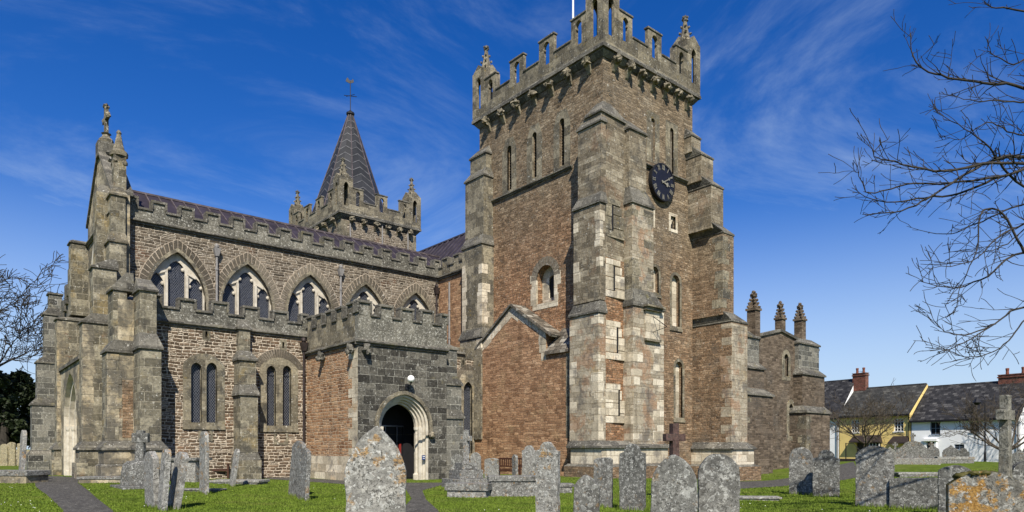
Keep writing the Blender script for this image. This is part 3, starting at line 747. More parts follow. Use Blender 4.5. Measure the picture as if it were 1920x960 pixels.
mb.add([(EW + .6, NS + .6, 20.0), (EE - .6, NS + .6, 20.0), (EE - .6, NN - .6, 20.0), (EW + .6, NN - .6, 20.0)], [(0, 1, 2, 3)], 3)
# dark lining behind the openings
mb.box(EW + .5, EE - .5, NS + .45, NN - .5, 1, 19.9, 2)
tower = part('tower', mb, [M['tower'], M['tower_s'], M['black'], M['lead']], label='square clock tower of red and brown rubble')

# dressed surrounds, niche backs, louvres
SUR = [M['weather'], M['iron'], M['quoin'], M['voussoir'], M['weather'], M['black']]
def surpart(mb, name='window_surround'): fixn(part(name, mb, SUR, tower))
for u, z0, z1 in slits:
    mb = MB()
    mb.plate([(u - .62, z0 - .28), (u + .62, z0 - .28), (u + .62, z1 - .3), (u + .35, z1 + .42), (u - .35, z1 + .42), (u - .62, z1 - .3)],
             [arch(u, .36, z0, z1 - .18, .18, 4)], FW.out(.008), FW.U, UPV, .12, 0)
    surpart(mb); mb = MB()
    z = z0 + .05
    while z < z1 - .05:
        a = FW.P(u - .17, z, -.16)
        mb.obox(a, FW.U * .34, -FW.N * .16 + UPV * .10, UPV * .03, 1); z += .155
    surpart(mb, 'louvre')
uc, ww = (wu0 + wu1) / 2, wu1 - wu0
q = random.Random(5)
mb = MB()
for sd_, uu in ((-1, wu0), (1, wu1)):
    z = wz0 - .02
    while z < wz1 - .5:
        h = q.uniform(.3, .5); L = q.uniform(.25, .55)
        a, b = sorted((uu, uu + sd_ * L)); fb(mb, FW, a, b, z + .001, z + h - .002, -.1, .01, 2, q.random()); z += h
fb(mb, FW, wu0 - .3, wu1 + .3, wz0 - .32, wz0 - .02, -.1, .02, 2)
voussoirs(mb, FW, arch(uc, ww, wz0, wz1 - ww / 2, ww / 2, 6), arch(uc, ww + .9, wz0, wz1 - ww / 2, ww / 2 + .45, 6), .012, 3)
# pale reveals of the window, with a blocked inner order
mb.plate(arch(uc, ww - .012, wz0 + .01, wz1 - ww / 2, ww / 2 - .006, 6), [arch(uc + .18, ww * .5, wz0 + .3, wz1 - ww * .6, ww * .25, 5)], FW.out(-.42), FW.U, UPV, .1, 2)
surpart(mb)
for kind, poly in niches:
    mb = MB()
    xs = [p[0] for p in poly]; zs_ = [p[1] for p in poly]
    x0, x1, z0, z1 = min(xs), max(xs), min(zs_), max(zs_); cx = (x0 + x1) / 2
    if kind == 'slit':
        fb(mb, FS, x0 + .003, x1 - .003, z0 + .003, z1 - .1, -.2, -.1, 3, .4)
        mb.plate([(x0 - .38, z0 - .1), (x1 + .38, z0 - .1), (x1 + .38, z1 + .3), (x0 - .38, z1 + .3)], [poly], FS.out(.008), FS.U, UPV, .1, 4)
    elif kind == 'niche':
        mb.plate(arch(cx, x1 - x0 - .006, z0 + .003, z1 - (x1 - x0) / 2, (x1 - x0) / 2 - .003, 5), [], FS.out(-.22), FS.U, UPV, .05, 2)
        mb.plate(arch(cx, x1 - x0 + .34, z0 - .12, z1 - (x1 - x0) / 2, (x1 - x0) / 2 + .17, 5), [poly], FS.out(.012), FS.U, UPV, .1, 4)
        fb(mb, FS, x0 - .2, x1 + .2, z0 - .26, z0 - .125, -.1, .06, 4)
    else:
        mb.plate(rect(x0 - .16, x1 + .16, z0 - .16, z1 + .16), [poly], FS.out(.02), FS.U, UPV, .1, 2)
        fb(mb, FS, x0 + .003, x1 - .003, z0 + .003, z1 - .003, -.3, -.2, 5)
        mb.obox(FS.P(x0, z0, -.1), (FS.U * (x1 - x0) + UPV * (z1 - z0)), -FS.N * .05, UPV * .08 - FS.U * .08, 2)
    surpart(mb)

# string courses on the tower
mb = MB()
zst = FW.z(990, 349)
string(mb, FW, -NN, FW.u(1074), zst - .1, .2, .16)
zst2 = FS.z(1250, 327)
string(mb, FS, FS.u(1203), EE - .6, zst2 - .1, .22, .18)
part('string_course', mb, M['coping'], tower)

# corner stair turret with its two buttresses
WN0, WN1 = nE(1122, 23.6), nE(1074, 23.6)     # west-projecting buttress, south and north edges
SBx0, SBx1, SBn = 25.62, 28.0, 21.45
zA = lambda py: zz(py, 23.6, 22.4)
zB = lambda py: zz(py, 26.0, 21.5)
mb = MB()
top1 = zA(232)
pier(mb, [(1.55, zA(590), 23.5, 24.0, WN0 - .10, WN1 + .12), (zA(565), zA(385), 23.66, 24.05, WN0 - .05, WN1 + .02), (zA(372), top1, 23.82, 24.15, WN0 + .02, WN1 - .12)],
     (9, 8, 8), 1, end=(24.05, 24.2, WN0 + .3, WN1 - .5), ch=.5)
mb.prism([(23.9, WN0 + .10), (25.8, WN0 + .24), (25.8, 23.2), (24.9, WN1 - .05), (23.9, WN1 - .2)], 1.5, zA(480), 10)
mb.prism([(23.9, WN0 + .10), (25.8, WN0 + .24), (25.8, 23.2), (24.9, WN1 - .05), (23.9, WN1 - .2)], zA(480) + .001, zA(212), 8)
mb.prism([(23.82, WN0 + .02), (25.9, WN0 + .16), (25.9, 23.0), (23.82, 23.0)], zA(212), zA(212) + .1, 1)
mb.prism([(23.82, WN0 + .02), (25.9, WN0 + .16), (25.9, 23.0), (23.82, 23.0)], zA(212) + .1, zA(212) + 1.0, 1, top=[(24.68, NS - .02), (25.3, NS - .02), (25.3, 23.0), (24.68, 23.0)])
pier(mb, [(1.55, zB(575), SBx0, SBx1, SBn, NS + .3), (zB(560), zB(382), SBx0 + .06, SBx1 - .7, SBn + .10, NS + .3), (zB(368), zB(240), SBx0 + .14, SBx1 - .95, SBn + .35, NS + .3)],
     (9, 9, 8), 1, end=(SBx0 + .3, SBx1 - 1.3, NS - .02, NS + .3), ch=.8)
# plinth of the corner
zp = zA(826)
mb.box(23.32, 28.22, WN0 - .48, 23.4, 0.62, zp - .36, 4)
mb.box(23.05, 28.5, WN0 - .72, 23.6, -.6, 0.62, 2)
mb.frustum((23.05, 28.5, WN0 - .72, 23.6), 0.622, (23.32, 28.22, WN0 - .48, 23.6), 0.74, 1)
mb.box(23.2, 28.34, WN0 - .6, 23.6, zp - .36, zp - .26, 1)
mb.frustum((23.2, 28.34, WN0 - .6, 23.6), zp - .26, (23.5, 28.0, WN0 - .1, 23.6), zp, 1)
# quoins and slit windows
qr = random.Random(11)
quoins(mb, 23.5, WN0 - .10, 1, 1, zp, zA(592), 3, .28, .48, .45, q=qr)
quoins(mb, 23.5, WN1 + .12, 1, -1, zp, zA(592), 3, .3, .6, .5, q=qr)
quoins(mb, 23.66, WN0 - .05, 1, 1, zA(560), zA(388), 3, .2, .38, .6, q=qr)
quoins(mb, 23.66, WN1 + .02, 1, -1, zA(560), zA(388), 3, .3, .5, .7, q=qr)
quoins(mb, SBx0, SBn, 1, 1, zp, zB(577), 3, .4, .8, .5, q=qr)
quoins(mb, SBx1, SBn, -1, 1, zp, zB(577), 3, .35, .9, .5, q=qr)
quoins(mb, SBx0 + .06, SBn + .10, 1, 1, zB(555), zB(385), 5, .4, .8, .6, q=qr)
quoins(mb, SBx1 - .7, SBn + .10, -1, 1, zB(555), zB(385), 5, .3, .8, .6, q=qr)
FT = Face('S', WN0 + .16)
for px, y0, y1 in ((1148, 432, 388), (1151, 545, 502), (1157, 662, 618), (1160, 780, 735)):
    u = FT.u(px); z0, z1 = FT.z(px, y0), FT.z(px, y1)
    lo, hi = 24.02, 25.6
    bl = [(lo, u - .10, z0 - .35, z0 - .02), (u + .10, hi, z0 - .35, z0 + .1), (lo, u - .07, z0, z0 + .6), (u + .07, hi, z0 + .12, z0 + .75), (lo + .1, u - .07, z0 + .62, z1 + .1), (u + .07, hi - .2, z0 + .77, z1 + .05), (lo + .25, hi - .3, z1 + .1, z1 + .38), (u - .099, u + .099, z0 - .35, z0 - .02)]
    for a, b, c_, d in bl: fb(mb, FT, a, b, c_ + .005, d - .005, -.2, .045, 3 if y0 > 500 else 6, qr.random())
    fb(mb, FT, u - .065, u + .065, z0 - .01, z1 + .09, -.2, .026, 7)
o = part('stair_turret', mb, [M['tower_s'], M['coping'], M['tower_s'], M['quoin'], M['quoin'], M['weather'], M['weather'], M['black'], M['turret'], M['turret_low'], M['tower']], tower, bevel=.015, label='corner stair turret with pale quoins and slit windows'); 

# south-east buttress
mb = MB()
zC = lambda py: zz(py, 32.6, 20.6)
pier(mb, [(1.5, zC(606), 32.2, 33.75, 20.25, NS + .4), (zC(592), zC(440), 32.0, 33.05, 20.65, NS + .4), (zC(430), zC(350), 31.6, 32.75, 21.1, NS + .4), (zC(338), zC(290), 31.4, 32.55, 21.6, NS + .4), (zC(280), zC(250), 31.25, 32.1, 22.1, NS + .4)],
     (0, 0, 5, 5, 5), 1, end=(31.3, 32.0, NS - .02, NS + .4), ch=.5, ov=.04)
mb.box(31.9, 34.0, 20.0, NS + .5, .5, zC(843), 2); mb.box(31.7, 34.3, 19.75, NS + .6, -1.2, .5, 3)
mb.frustum((31.7, 34.3, 19.75, NS + .6), .502, (31.9, 34.0, 20.0, NS + .6), .62, 1)
mb.box(31.8, 34.12, 19.9, NS + .6, zC(843), zC(843) + .09, 1)
mb.frustum((31.8, 34.12, 19.9, NS + .6), zC(843) + .09, (32.2, 33.75, 20.25, NS + .6), zC(843) + .4, 1)
quoins(mb, 32.2, 20.25, 1, 1, 1.7, zC(608), 6, .22, .8, .35, q=qr); mb.box(32.22, 33.74, 20.245, 20.6, 1.62, zC(608) - .02, 6)
quoins(mb, 32.0, 20.65, 1, 1, zC(590), zC(445), 4, .3, .7, .4, q=qr)
mb.box(EE - .01, 33.4, NS + .3, NS + 1.8, 0, zC(450), 0)
part('buttress', mb, [M['tower_s'], M['coping'], M['quoin'], M['tower_s'], M['weather'], M['turret'], M['turret_low']], tower, bevel=.02, label='stepped south-east buttress with pale quoins')
# north-west buttress of the tower, rising behind the aisle
mb = MB()
zD = lambda py: zz(py, 23.9, 33.0)
n0, n1 = nE(905, 23.9), nE(868, 23.9)
pier(mb, [(2.0, zD(640), 23.75, EW + .3, n0 - .05, n1 + .1), (zD(640), zD(470), 23.85, EW + .3, n0, n1), (zD(455), zD(345), 24.0, EW + .3, n0 + .05, n1 - .1), (zD(330), zD(300), 24.3, EW + .3, n0 + .2, n1 - .2)], 0, 1, end=(EW - .02, EW + .3, n0 + .4, n1 - .4), ch=.5)
quoins(mb, 23.75, n0 - .05, 1, 1, 7.2, zD(640) - .05, 2, .3, .6, .2, q=qr)
quoins(mb, 23.85, n0, 1, 1, zD(632), zD(500), 2, .3, .6, .3, q=qr)
quoins(mb, 23.85, n1, 1, -1, zD(632), zD(500), 2, .3, .5, .3, q=qr)
part('buttress', mb, [M['weather'], M['coping'], M['quoin']], tower, label='stepped north-west buttress of the tower')

# parapets with pierced merlons, corner pinnacles and corbels (both towers)
def crown(parent, x0, x1, y0, y1, z, k=1.0, faces='WS', ncorb=7, stage_open=True):
    ov = .28
    X0, X1, Y0, Y1 = x0 - ov, x1 + ov, y0 - ov, y1 + ov
    mb = MB()
    # cornice: two mouldings
    mb.frustum((x0 - .04, x1 + .04, y0 - .04, y1 + .04), z - .42, (X0 + .06, X1 - .06, Y0 + .06, Y1 - .06), z - .2, 1)
    mb.box(X0 + .06, X1 - .06, Y0 + .06, Y1 - .06, z - .2, z - .12, 1)
    mb.box(X0 - .06, X1 + .06, Y0 - .06, Y1 + .06, z - .12, z + .02, 1)
    mb.frustum((X0 - .06, X1 + .06, Y0 - .06, Y1 + .06), z + .022, (X0 + .04, X1 - .04, Y0 + .04, Y1 - .04), z + .2, 1)
    part('cornice', mb, [M['weather'], M['coping']], parent)
    # corbels, each a carved head
    def heads(F, u0, u1, skip0=False):
        for i in range(ncorb):
            u = u0 + (u1 - u0) * (i + .75) / (ncorb + .4)
            cb = MB()
            a = F.P(u, z - .50, 0)
            w = .17
            cb.add([F.P(u - w * .6, z - .95, 0), F.P(u + w * .6, z - .95, 0), F.P(u + w, z - .3, .02), F.P(u - w, z - .3, .02),
                    F.P(u - w * .6, z - .90, .06), F.P(u + w * .6, z - .90, .06), F.P(u + w, z - .32, .36), F.P(u - w, z - .32, .36)],
                   [(0, 1, 5, 4), (1, 2, 6, 5), (2, 3, 7, 6), (3, 0, 4, 7), (4, 5, 6, 7), (3, 2, 1, 0)])
            cb.ball(F.P(u, z - .42, .30), .21, n=10, rough=.9, sq=(1.1, 1.1, .9), seed=i * 3.1)
            cb.ball(F.P(u + rnd.uniform(-.05, .05), z - .52, .46), .10, n=8, rough=.8, seed=i * 1.7)
            for s_ in (-1, 1): cb.ball(F.P(u + s_ * .18, z - .36, .26), .08, n=6, rough=.6, seed=i)
            o = part('corbel', cb, M['weather'], parent); fixn(o)
    if 'W' in faces: heads(Face('W', x0), -y1, -y0)
    if 'S' in faces: heads(Face('S', y0), x0, x1)
    # battlements
    hc, hm, t = .95 * k, 1.0 * k, .20
    cw = 1.15 * k                                        # corner turret width
    for F, u0, u1 in ((Face('W', X0), -Y1, -Y0), (Face('S', Y0), X0, X1), (Face('W', X1 - t), -Y1, -Y0), (Face('S', Y1 - t), X0, X1)):
        L = u1 - u0 - 2 * cw; nseg = 7 if L > 6.6 else 5
        lens = []
        for i in range(nseg):
            lens.append(.9 if i in (0, nseg - 1) else (1.0 if i % 2 == 0 else 1.12))
        sc = L / sum(lens); u = u0 + cw; zb = z + .1
        zc_, zm = zb + hc, zb + hc + hm
        prof = [(u0 + cw, zb), (u1 - cw, zb)]; up = []; hl = []; caps = []
        for i in range(nseg):
            w = lens[i] * sc
            if i % 2 == 0:
                up += [(u, zm), (u + w, zm)]; caps.append((u, u + w, zm))
                hl.append(arch(u + w / 2, w * .42, zb + hc * .62, zm - .42 * k, .26 * k, 4))
            else:
                up += [(u, zc_), (u + w, zc_)]; caps.append((u, u + w, zc_))
            u += w
        mb = MB()
        mb.plate(prof + list(reversed(up)), hl, F.O, F.U, UPV, t, 0)
        for a, b, c_ in caps:
            e = .05 if c_ == zm else -.004
            fb(mb, F, a - e, b + e, c_, c_ + .10, -t - .05, .05, 1, rnd.random())
        for hh in hl:                                     # little cusps give the openings their trefoil head
            xs = [p[0] for p in hh]; zs_ = [p[1] for p in hh]; zt = max(zs_) - .36 * k
            for s_, xx in ((1, min(xs)), (-1, max(xs))):
                fb(mb, F, min(xx, xx + s_ * .07), max(xx, xx + s_ * .07), zt - .05, zt + .05, -t * .8, -t * .2, 0)
        part('battlement', mb, [M['weather'], M['coping']], parent, bevel=.02)
    for cx, cy in ((X0, Y0), (X1, Y0), (X0, Y1), (X1, Y1)):
        sx = 1 if cx == X0 else -1; sy = 1 if cy == Y0 else -1
        mb = MB(); zb = z + .1; ht = 2.7 * k
        xa, xb = sorted((cx - sx * .02, cx + sx * cw)); ya, yb = sorted((cy - sy * .02, cy + sy * cw))
        for F, u0, u1 in ((Face('W', xa), -yb + .16, -ya - .16), (Face('S', ya), xa, xb), (Face('W', xb - .16), -yb + .16, -ya - .16), (Face('S', yb - .16), xa, xb)):
            um = (u0 + u1) / 2
            a0, a1 = u0, u1
            mb.plate(rect(a0, a1, zb, zb + ht), [arch(um, cw * .36, zb + .45 * k, zb + ht - .7 * k, .34 * k, 4)], F.O, F.U, UPV, .16, 0)
            # gablet
            mb.plate([(um - cw * .44, zb + ht + .002), (um + cw * .44, zb + ht + .002), (um, zb + ht + .38 * k)], [], F.out(.004), F.U, UPV, .2, 0)
        mx_, my_ = (xa + xb) / 2, (ya + yb) / 2; zq = zb + ht
        mb.box(xa + .03, xb - .03, ya + .03, yb - .03, zq - .12, zq + .003, 1)
        mb.lathe((mx_, my_, zq), [(cw * .42, 0), (cw * .30, .25 * k), (cw * .16, .9 * k), (cw * .08, 1.45 * k)], 8, 0)
        for zz_, rr in ((.35, .32), (.75, .22), (1.1, .15)):
            for j in range(4):
                a = math.pi / 4 + j * math.pi / 2; mb.ball((mx_ + cw * rr * math.cos(a) * 1.15, my_ + cw * rr * math.sin(a) * 1.15, zq + zz_ * k), .075 * k, 0, n=6, rough=.5, seed=j)
        mb.ball((mx_, my_, zq + 1.5 * k), .16 * k, 1, n=8, rough=.7, sq=(1, 1, .7)); mb.ball((mx_, my_, zq + 1.68 * k), .10 * k, 1, n=6, rough=.5)
        for j in range(4):
            a = j * math.pi / 2; mb.ball((mx_ + .15 * k * math.cos(a), my_ + .15 * k * math.sin(a), zq + 1.6 * k), .075 * k, 1, n=6)
        part('pinnacle', mb, [M['weather'], M['coping']], parent)
crown(tower, EW, EE, NS, NN, ZT)

# clock
CU, CZ, CR = FS.u(1237), FS.z(1237, 344), .93
def circ(cx, cz, r, n=40): return [(cx + r * math.cos(2 * math.pi * i / n), cz + r * math.sin(2 * math.pi * i / n)) for i in range(n)]
mb = MB(); FC = FS.out(.22)
mb.plate(circ(CU, CZ, CR), [], FC, FS.U, UPV, .2, 0)
mb.plate(circ(CU, CZ, CR + .05), [circ(CU, CZ, CR - .03)], FS.out(.25), FS.U, UPV, .22, 1)
clock = part('clock', mb, [M['dial'], M['iron']], label='round black clock face with gilded Roman numerals and hands')
mb = MB()
def stroke(p, q, w, a=.235, t=.012):
    d = Vector((q[0] - p[0], q[1] - p[1])); n = Vector((-d.y, d.x)).normalized() * w / 2
    P = lambda v: FS.P(CU + v[0], CZ + v[1], a)
    mb.obox(P((p[0] - n.x, p[1] - n.y)), FS.U * d.x + UPV * d.y, FS.U * n.x * 2 + UPV * n.y * 2, FS.N * t)
for h, s_ in enumerate(['XII', 'I', 'II', 'III', 'IIII', 'V', 'VI', 'VII', 'VIII', 'IX', 'X', 'XI']):
    mb = MB(); th = R(90 - 30 * h); ra = Vector((math.cos(th), math.sin(th))); ta = Vector((math.sin(th), -math.cos(th)))
    wd = {'I': .055, 'V': .11, 'X': .12}; tot = sum(wd[c] for c in s_); x = -tot / 2
    for c in s_:
        lo, hi = ra * .64, ra * .90; w = wd[c]; a, b, m_ = ta * (x + .012), ta * (x + w - .012), ta * (x + w / 2)
        if c == 'I': stroke(lo + m_, hi + m_, .026)
        elif c == 'V': stroke(hi + a, lo + m_, .028); stroke(hi + b, lo + m_, .018)
        else: stroke(hi + a, lo + b, .028); stroke(hi + b, lo + a, .018)
        x += w
    part('numeral', mb, M['gold'], clock)
for nm, ang, L, w in (('minute_hand', 60, .80, .07), ('hour_hand', 104, .52, .11)):
    mb = MB(); th = R(90 - ang); d = Vector((math.cos(th), math.sin(th)))
    stroke(d * -.15, d * L * .8, w * .7, .27 if nm[0] == 'm' else .255); stroke(d * L * .7, d * L, w * .4, .27 if nm[0] == 'm' else .255)
    n = Vector((-d.y, d.x)); stroke(d * L * .62 - n * w, d * L * .62 + n * w, w, .271 if nm[0] == 'm' else .256)
    part(nm, mb, M['gold'], clock)

# sundial on the south buttress
FB = Face('S', SBn)
su0, su1 = FB.u(1209), FB.u(1234); sz0, sz1 = FB.z(1220, 636), FB.z(1220, 584)
mb = MB()
mb.plate(rect(su0, su1, sz0, sz1), [], FB.out(.08), FB.U, UPV, .079, 0)
fb(mb, FB, su0 - .12, su1 + .12, sz1 + .003, sz1 + .16, .001, .22, 1); mb.obox(FB.P(su0 - .18, sz1 + .16, .001), FB.U * (su1 - su0 + .36), FB.N * .34, UPV * .09, 1)
fb(mb, FB, su0 - .06, su1 + .06, sz0 - .12, sz0 - .003, .001, .16, 1)
sdl = part('sundial', mb, [M['quoin'], M['weather']], label='pale stone sundial slab under a small hood')
mb = MB(); um = (su0 + su1) / 2
mb.tube([FB.P(um, sz1 - .25, .08), FB.P(um + .25, sz0 + .55, .75)], .02, 5); mb.tube([FB.P(um + .25, sz0 + .55, .75), FB.P(um, sz0 + .35, .08)], .016, 5); mb.tube([FB.P(um + .12, sz0 + .45, .4), FB.P(um + .12, sz0 + .9, .42)], .012, 5)
part('gnomon', mb, M['iron'], sdl)

# flagpole stands on the tower roof
fp = at(1074.5, 60, 41.0)
mb = MB(); mb.tube([(fp.x, fp.y, 20.0), (fp.x, fp.y, 24.5), (fp.x, fp.y, 29.5)], [.085, .075, .05], 10)
flag = thing('flagpole', 'white flagpole standing on the clock tower roof', 'flagpole', (fp.x, fp.y, 20.0))
mb.build('pole', M['white'], flag)
mb = MB()
mb.tube([(fp.x - .02, fp.y - .75, 20.0), (fp.x, fp.y - .07, 22.6)], .05, 6); mb.tube([(fp.x + .75, fp.y, 20.0), (fp.x + .07, fp.y, 22.6)], .05, 6)
mb.build('stay', M['white'], flag)
mb = MB(); mb.ball((fp.x, fp.y, 29.58), .10, n=10); mb.build('finial', M['white'], flag)

# gabled wall below the tower's west face
FG = Face('W', GE)
mb = MB()
ga = (FG.u(960), FG.z(960, 574)); gl = (FG.u(897), FG.z(897, 652)); gr = (FG.u(1024), FG.z(1024, 622)); gb = (FG.u(1024), FG.z(1024, 664)); ge = (FG.u(1070), FG.z(1070, 657))
poly = [(FG.u(889), -.4), (ge[0], -.4), (ge[0], ge[1]), (gb[0], gb[1]), gr, ga, gl, (FG.u(889), gl[1] - .25)]
mb.plate(poly, [], FG.O, FG.U, UPV, EW - GE + .1, 0)
# coping of stone slates over the gable, its roof running back to the tower
def slope(p, q, a0, a1, th, mat, ext=0.0):
    d = Vector((q[0] - p[0], q[1] - p[1])); d2 = d * (1 + ext)
    mb.obox(FG.P(p[0], p[1], a1), FG.U * d2.x + UPV * d2.y, FG.N * (a0 - a1), (UPV * abs(d.x) - FG.U * (d.y if d.x > 0 else -d.y)).normalized() * th, mat)
slope(ga, gr, .16, -(EW - GE), .13, 1, .18)
slope(ga, gl, .14, -.3, .12, 2, .05)
lt = [FG.P(gb[0], gb[1] - .05, .14), FG.P(ge[0], ge[1] - .05, .14), Vector((EW, -ge[0], ge[1] + 1.05)), Vector((EW, -gb[0] - .35, gb[1] + 1.25))]
mb.add(lt + [p + Vector((0, 0, .13)) for p in lt], [(3, 2, 1, 0), (4, 5, 6, 7), (0, 1, 5, 4), (1, 2, 6, 5), (2, 3, 7, 6), (3, 0, 4, 7)], 1)
mb.add([FG.P(gb[0], gb[1], -.002), FG.P(ge[0], ge[1], -.002), Vector((EW, -ge[0], ge[1] + 1.0)), Vector((EW, -ge[0], ge[1] - 1))], [(0, 1, 2)], 0)
z = gb[1] + .1                                             # pale dressings on the gable edges
for (p, q_) in ((ga, gr), (ga, gl)):
    n = 5
    for i in range(n):
        t0, t1 = i / n, (i + .93) / n
        a = (p[0] + (q_[0] - p[0]) * t0, p[1] + (q_[1] - p[1]) * t0); b = (p[0] + (q_[0] - p[0]) * t1, p[1] + (q_[1] - p[1]) * t1)
        dd = rnd.uniform(.35, .6)
        v = [FG.P(a[0], a[1] - .01, .01), FG.P(b[0], b[1] - .01, .01), FG.P(b[0], b[1] - dd, .01), FG.P(a[0], a[1] - dd, .01)]
        w = [x - FG.N * .08 for x in v]
        mb.add(v + w, [(0, 1, 2, 3), (7, 6, 5, 4), (0, 4, 5, 1), (1, 5, 6, 2), (2, 6, 7, 3), (3, 7, 4, 0)], 3, rnd.random())
for i in range(3): fb(mb, FG, gr[0] - rnd.uniform(.35, .6), gr[0] - .005, gb[1] - .3 + i * .42, gb[1] + .1 + i * .42, -.1, .012, 3, rnd.random())
fb(mb, FG, ge[0] - .32, ge[0], 2.0, ge[1] - .1, -.1, .012, 4)
o = part('gabled_wall', mb, [M['red'], M['stone_slate'], M['coping'], M['quoin'], M['weather']], label='red rubble wall with a stone slate gable'); fixn(o)

# ---- nave: clerestory
FCl = Face('S', NC)
zcl = FCl.z(520, 465)
CW = [9.11, 12.55, 16.04, 19.50, 22.99]; cw_, cz0, czs, crz = 2.66, 7.6, 8.95, 2.32
mb = MB(); hl = [arch(c, cw_, cz0, czs, crz, 7) for c in CW]
mb.plate([(WF + .2, 6.0), (EW, 6.0), (EW, zcl), (WF + .2, zcl)], hl, FCl.O, FCl.U, UPV, .6, 0, back=False, edge_mat=1)
mb.add([(WF + .2, 42.8, 5), (EW + 12, 42.8, 5), (EW + 12, 42.8, zcl + .3), (WF + .2, 42.8, zcl + .3)], [(0, 1, 2, 3), (3, 2, 1, 0)], 0)
for c in CW:
    inn = arch(c, cw_ + .30, cz0, czs, crz + .20, 7); out = arch(c, cw_ + .98, cz0, czs, crz + .62, 7)
    mb.plate(inn, [arch(c, cw_, cz0, czs, crz, 7)], FCl.out(.05), FCl.U, UPV, .2, 1)
    inn2 = arch(c, cw_ + .31, cz0, czs, crz + .205, 7); mb.plate(arch(c, cw_ + 1.04, czs - .3, czs, crz + .66, 7), [inn2], FCl.out(.012 if CW.index(c) % 2 else .016), FCl.U, UPV, .03, 3)
    voussoirs(mb, FCl, inn2, out, .030 if CW.index(c) % 2 else .036, 2, .20, 2)
nave = part('nave_wall', mb, [M['clere'], M['weather'], M['voussoir'], M['mortar']], label='clerestory wall of dark rubble under the battlements'); fixn(nave)
mb = MB(); string(mb, FCl, WF + .5, EW - .2, zcl - .12, .28, .2); part('string_course', mb, M['coping'], nave)
battlement(nave, FCl, WF + .5, EW + .05, zcl + .1, .50, .46, .58, 1.26, eN(286, NC) - 1.26 * 2, .35, a=.02)

def clerestory_window(c):
    mb = MB()
    wi, r_ = cw_ - .012, crz - .006
    ls = [arch(c, .80, cz0 + .2, 10.32, .56, 4), arch(c - .90, .70, cz0 + .2, 9.50, .66, 4), arch(c + .90, .70, cz0 + .2, 9.50, .66, 4)]
    mb.plate(arch(c, wi, cz0 + .01, czs, r_, 7), ls, FCl.out(-.24), FCl.U, UPV, .10, 0)
    for s_ in (-1, 1):                                    # mullions stand forward of the tracery field
        fb(mb, FCl, c + s_ * .475 - .06, c + s_ * .475 + .06, cz0 + .02, 10.2, -.24, -.12, 0)
        fb(mb, FCl, c + s_ * 1.28 - .03, c + s_ * 1.28 + .03, cz0 + .02, 9.3, -.24, -.15, 0)
        mb.obox(FCl.P(c + s_ * .50, 10.25, -.24), FCl.U * (s_ * .38) - UPV * .18, FCl.N * .09, UPV * .10, 0)
    for px_ in ((c - .32, 10.48), (c + .32, 10.48), (c - 1.18, 9.68), (c - .62, 9.68), (c + 1.18, 9.68), (c + .62, 9.68)):   # cusps
        mb.ball(FCl.P(px_[0], px_[1], -.29), .10, 0, n=8, sq=(1, .7, 1))
    w = part('window', mb, M['tracery']); fixn(w)
    mb = MB(); fb(mb, FCl, c - cw_ / 2 + .02, c + cw_ / 2 - .02, cz0, czs + crz - .3, -.38, -.35); part('glass', mb, M['glass'], w)
for c in CW: clerestory_window(c)

def downpipe(F, u, z0, z1, mat, r=.06, hopper=True, off=.14):
    mb = MB()
    mb.tube([F.P(u, z0, off), F.P(u, z1, off)], r, 8, 0)
    for k in range(1, int((z1 - z0) / 1.8) + 1):
        z = z0 + k * 1.8 - .4
        if z < z1: mb.tube([F.P(u, z - .05, off), F.P(u, z + .05, off)], r * 1.5, 8, 0)
    if hopper:
        mb.add([F.P(u + x, z, a) for x, a, z in ((-.08, .04, z1 - .1), (.08, .04, z1 - .1), (.08, .24, z1 - .1), (-.08, .24, z1 - .1), (-.17, .0, z1 + .3), (.17, .0, z1 + .3), (.17, .30, z1 + .3), (-.17, .30, z1 + .3))],
               [(0, 1, 2, 3), (7, 6, 5, 4), (0, 4, 5, 1), (1, 5, 6, 2), (2, 6, 7, 3), (3, 7, 4, 0)], 0)
        mb.ball(F.P(u, z1 + .42, .13), .13, 0, n=8, rough=.3)
    o = part('downpipe', mb, mat); fixn(o)
downpipe(FCl, FCl.u(405), 7.5, FCl.z(405, 478), M['pipe_grey'])
downpipe(FCl, FCl.u(637), 7.5, FCl.z(637, 515), M['pipe_grey'])
downpipe(FCl, EW - .25, 7.5, FCl.z(821, 550), M['pipe'])

# nave roof with lead rolls
zr = zz(357, eN(237, NR), NR) ; ze = zcl + .45
mb = MB()
xa, xb = WF + .5, 29.0
mb.add([(xa, NC + .25, ze), (xb, NC + .25, ze), (xb, NR, zr), (xa, NR, zr), (xb, 2 * NR - NC - .25, ze), (xa, 2 * NR - NC - .25, ze)], [(0, 1, 2, 3), (3, 2, 4, 5)], 0)
d = Vector((0, NR - NC - .25, zr - ze)); nrm = Vector((0, -d.z, d.y)).normalized()
x = xa + .3
while x < EW + 1.5:
    mb.obox((x, NC + .25, ze), d, Vector((.055, 0, 0)), nrm * .06, 1); x += .62
mb.obox((xa, NR - .08, zr - .02), Vector((xb - xa, 0, 0)), Vector((0, .16, 0)), Vector((0, 0, .10)), 1)
part('roof', mb, [M['lead'], M['leadroll']], nave, label='low-pitched dark lead roof of the nave')

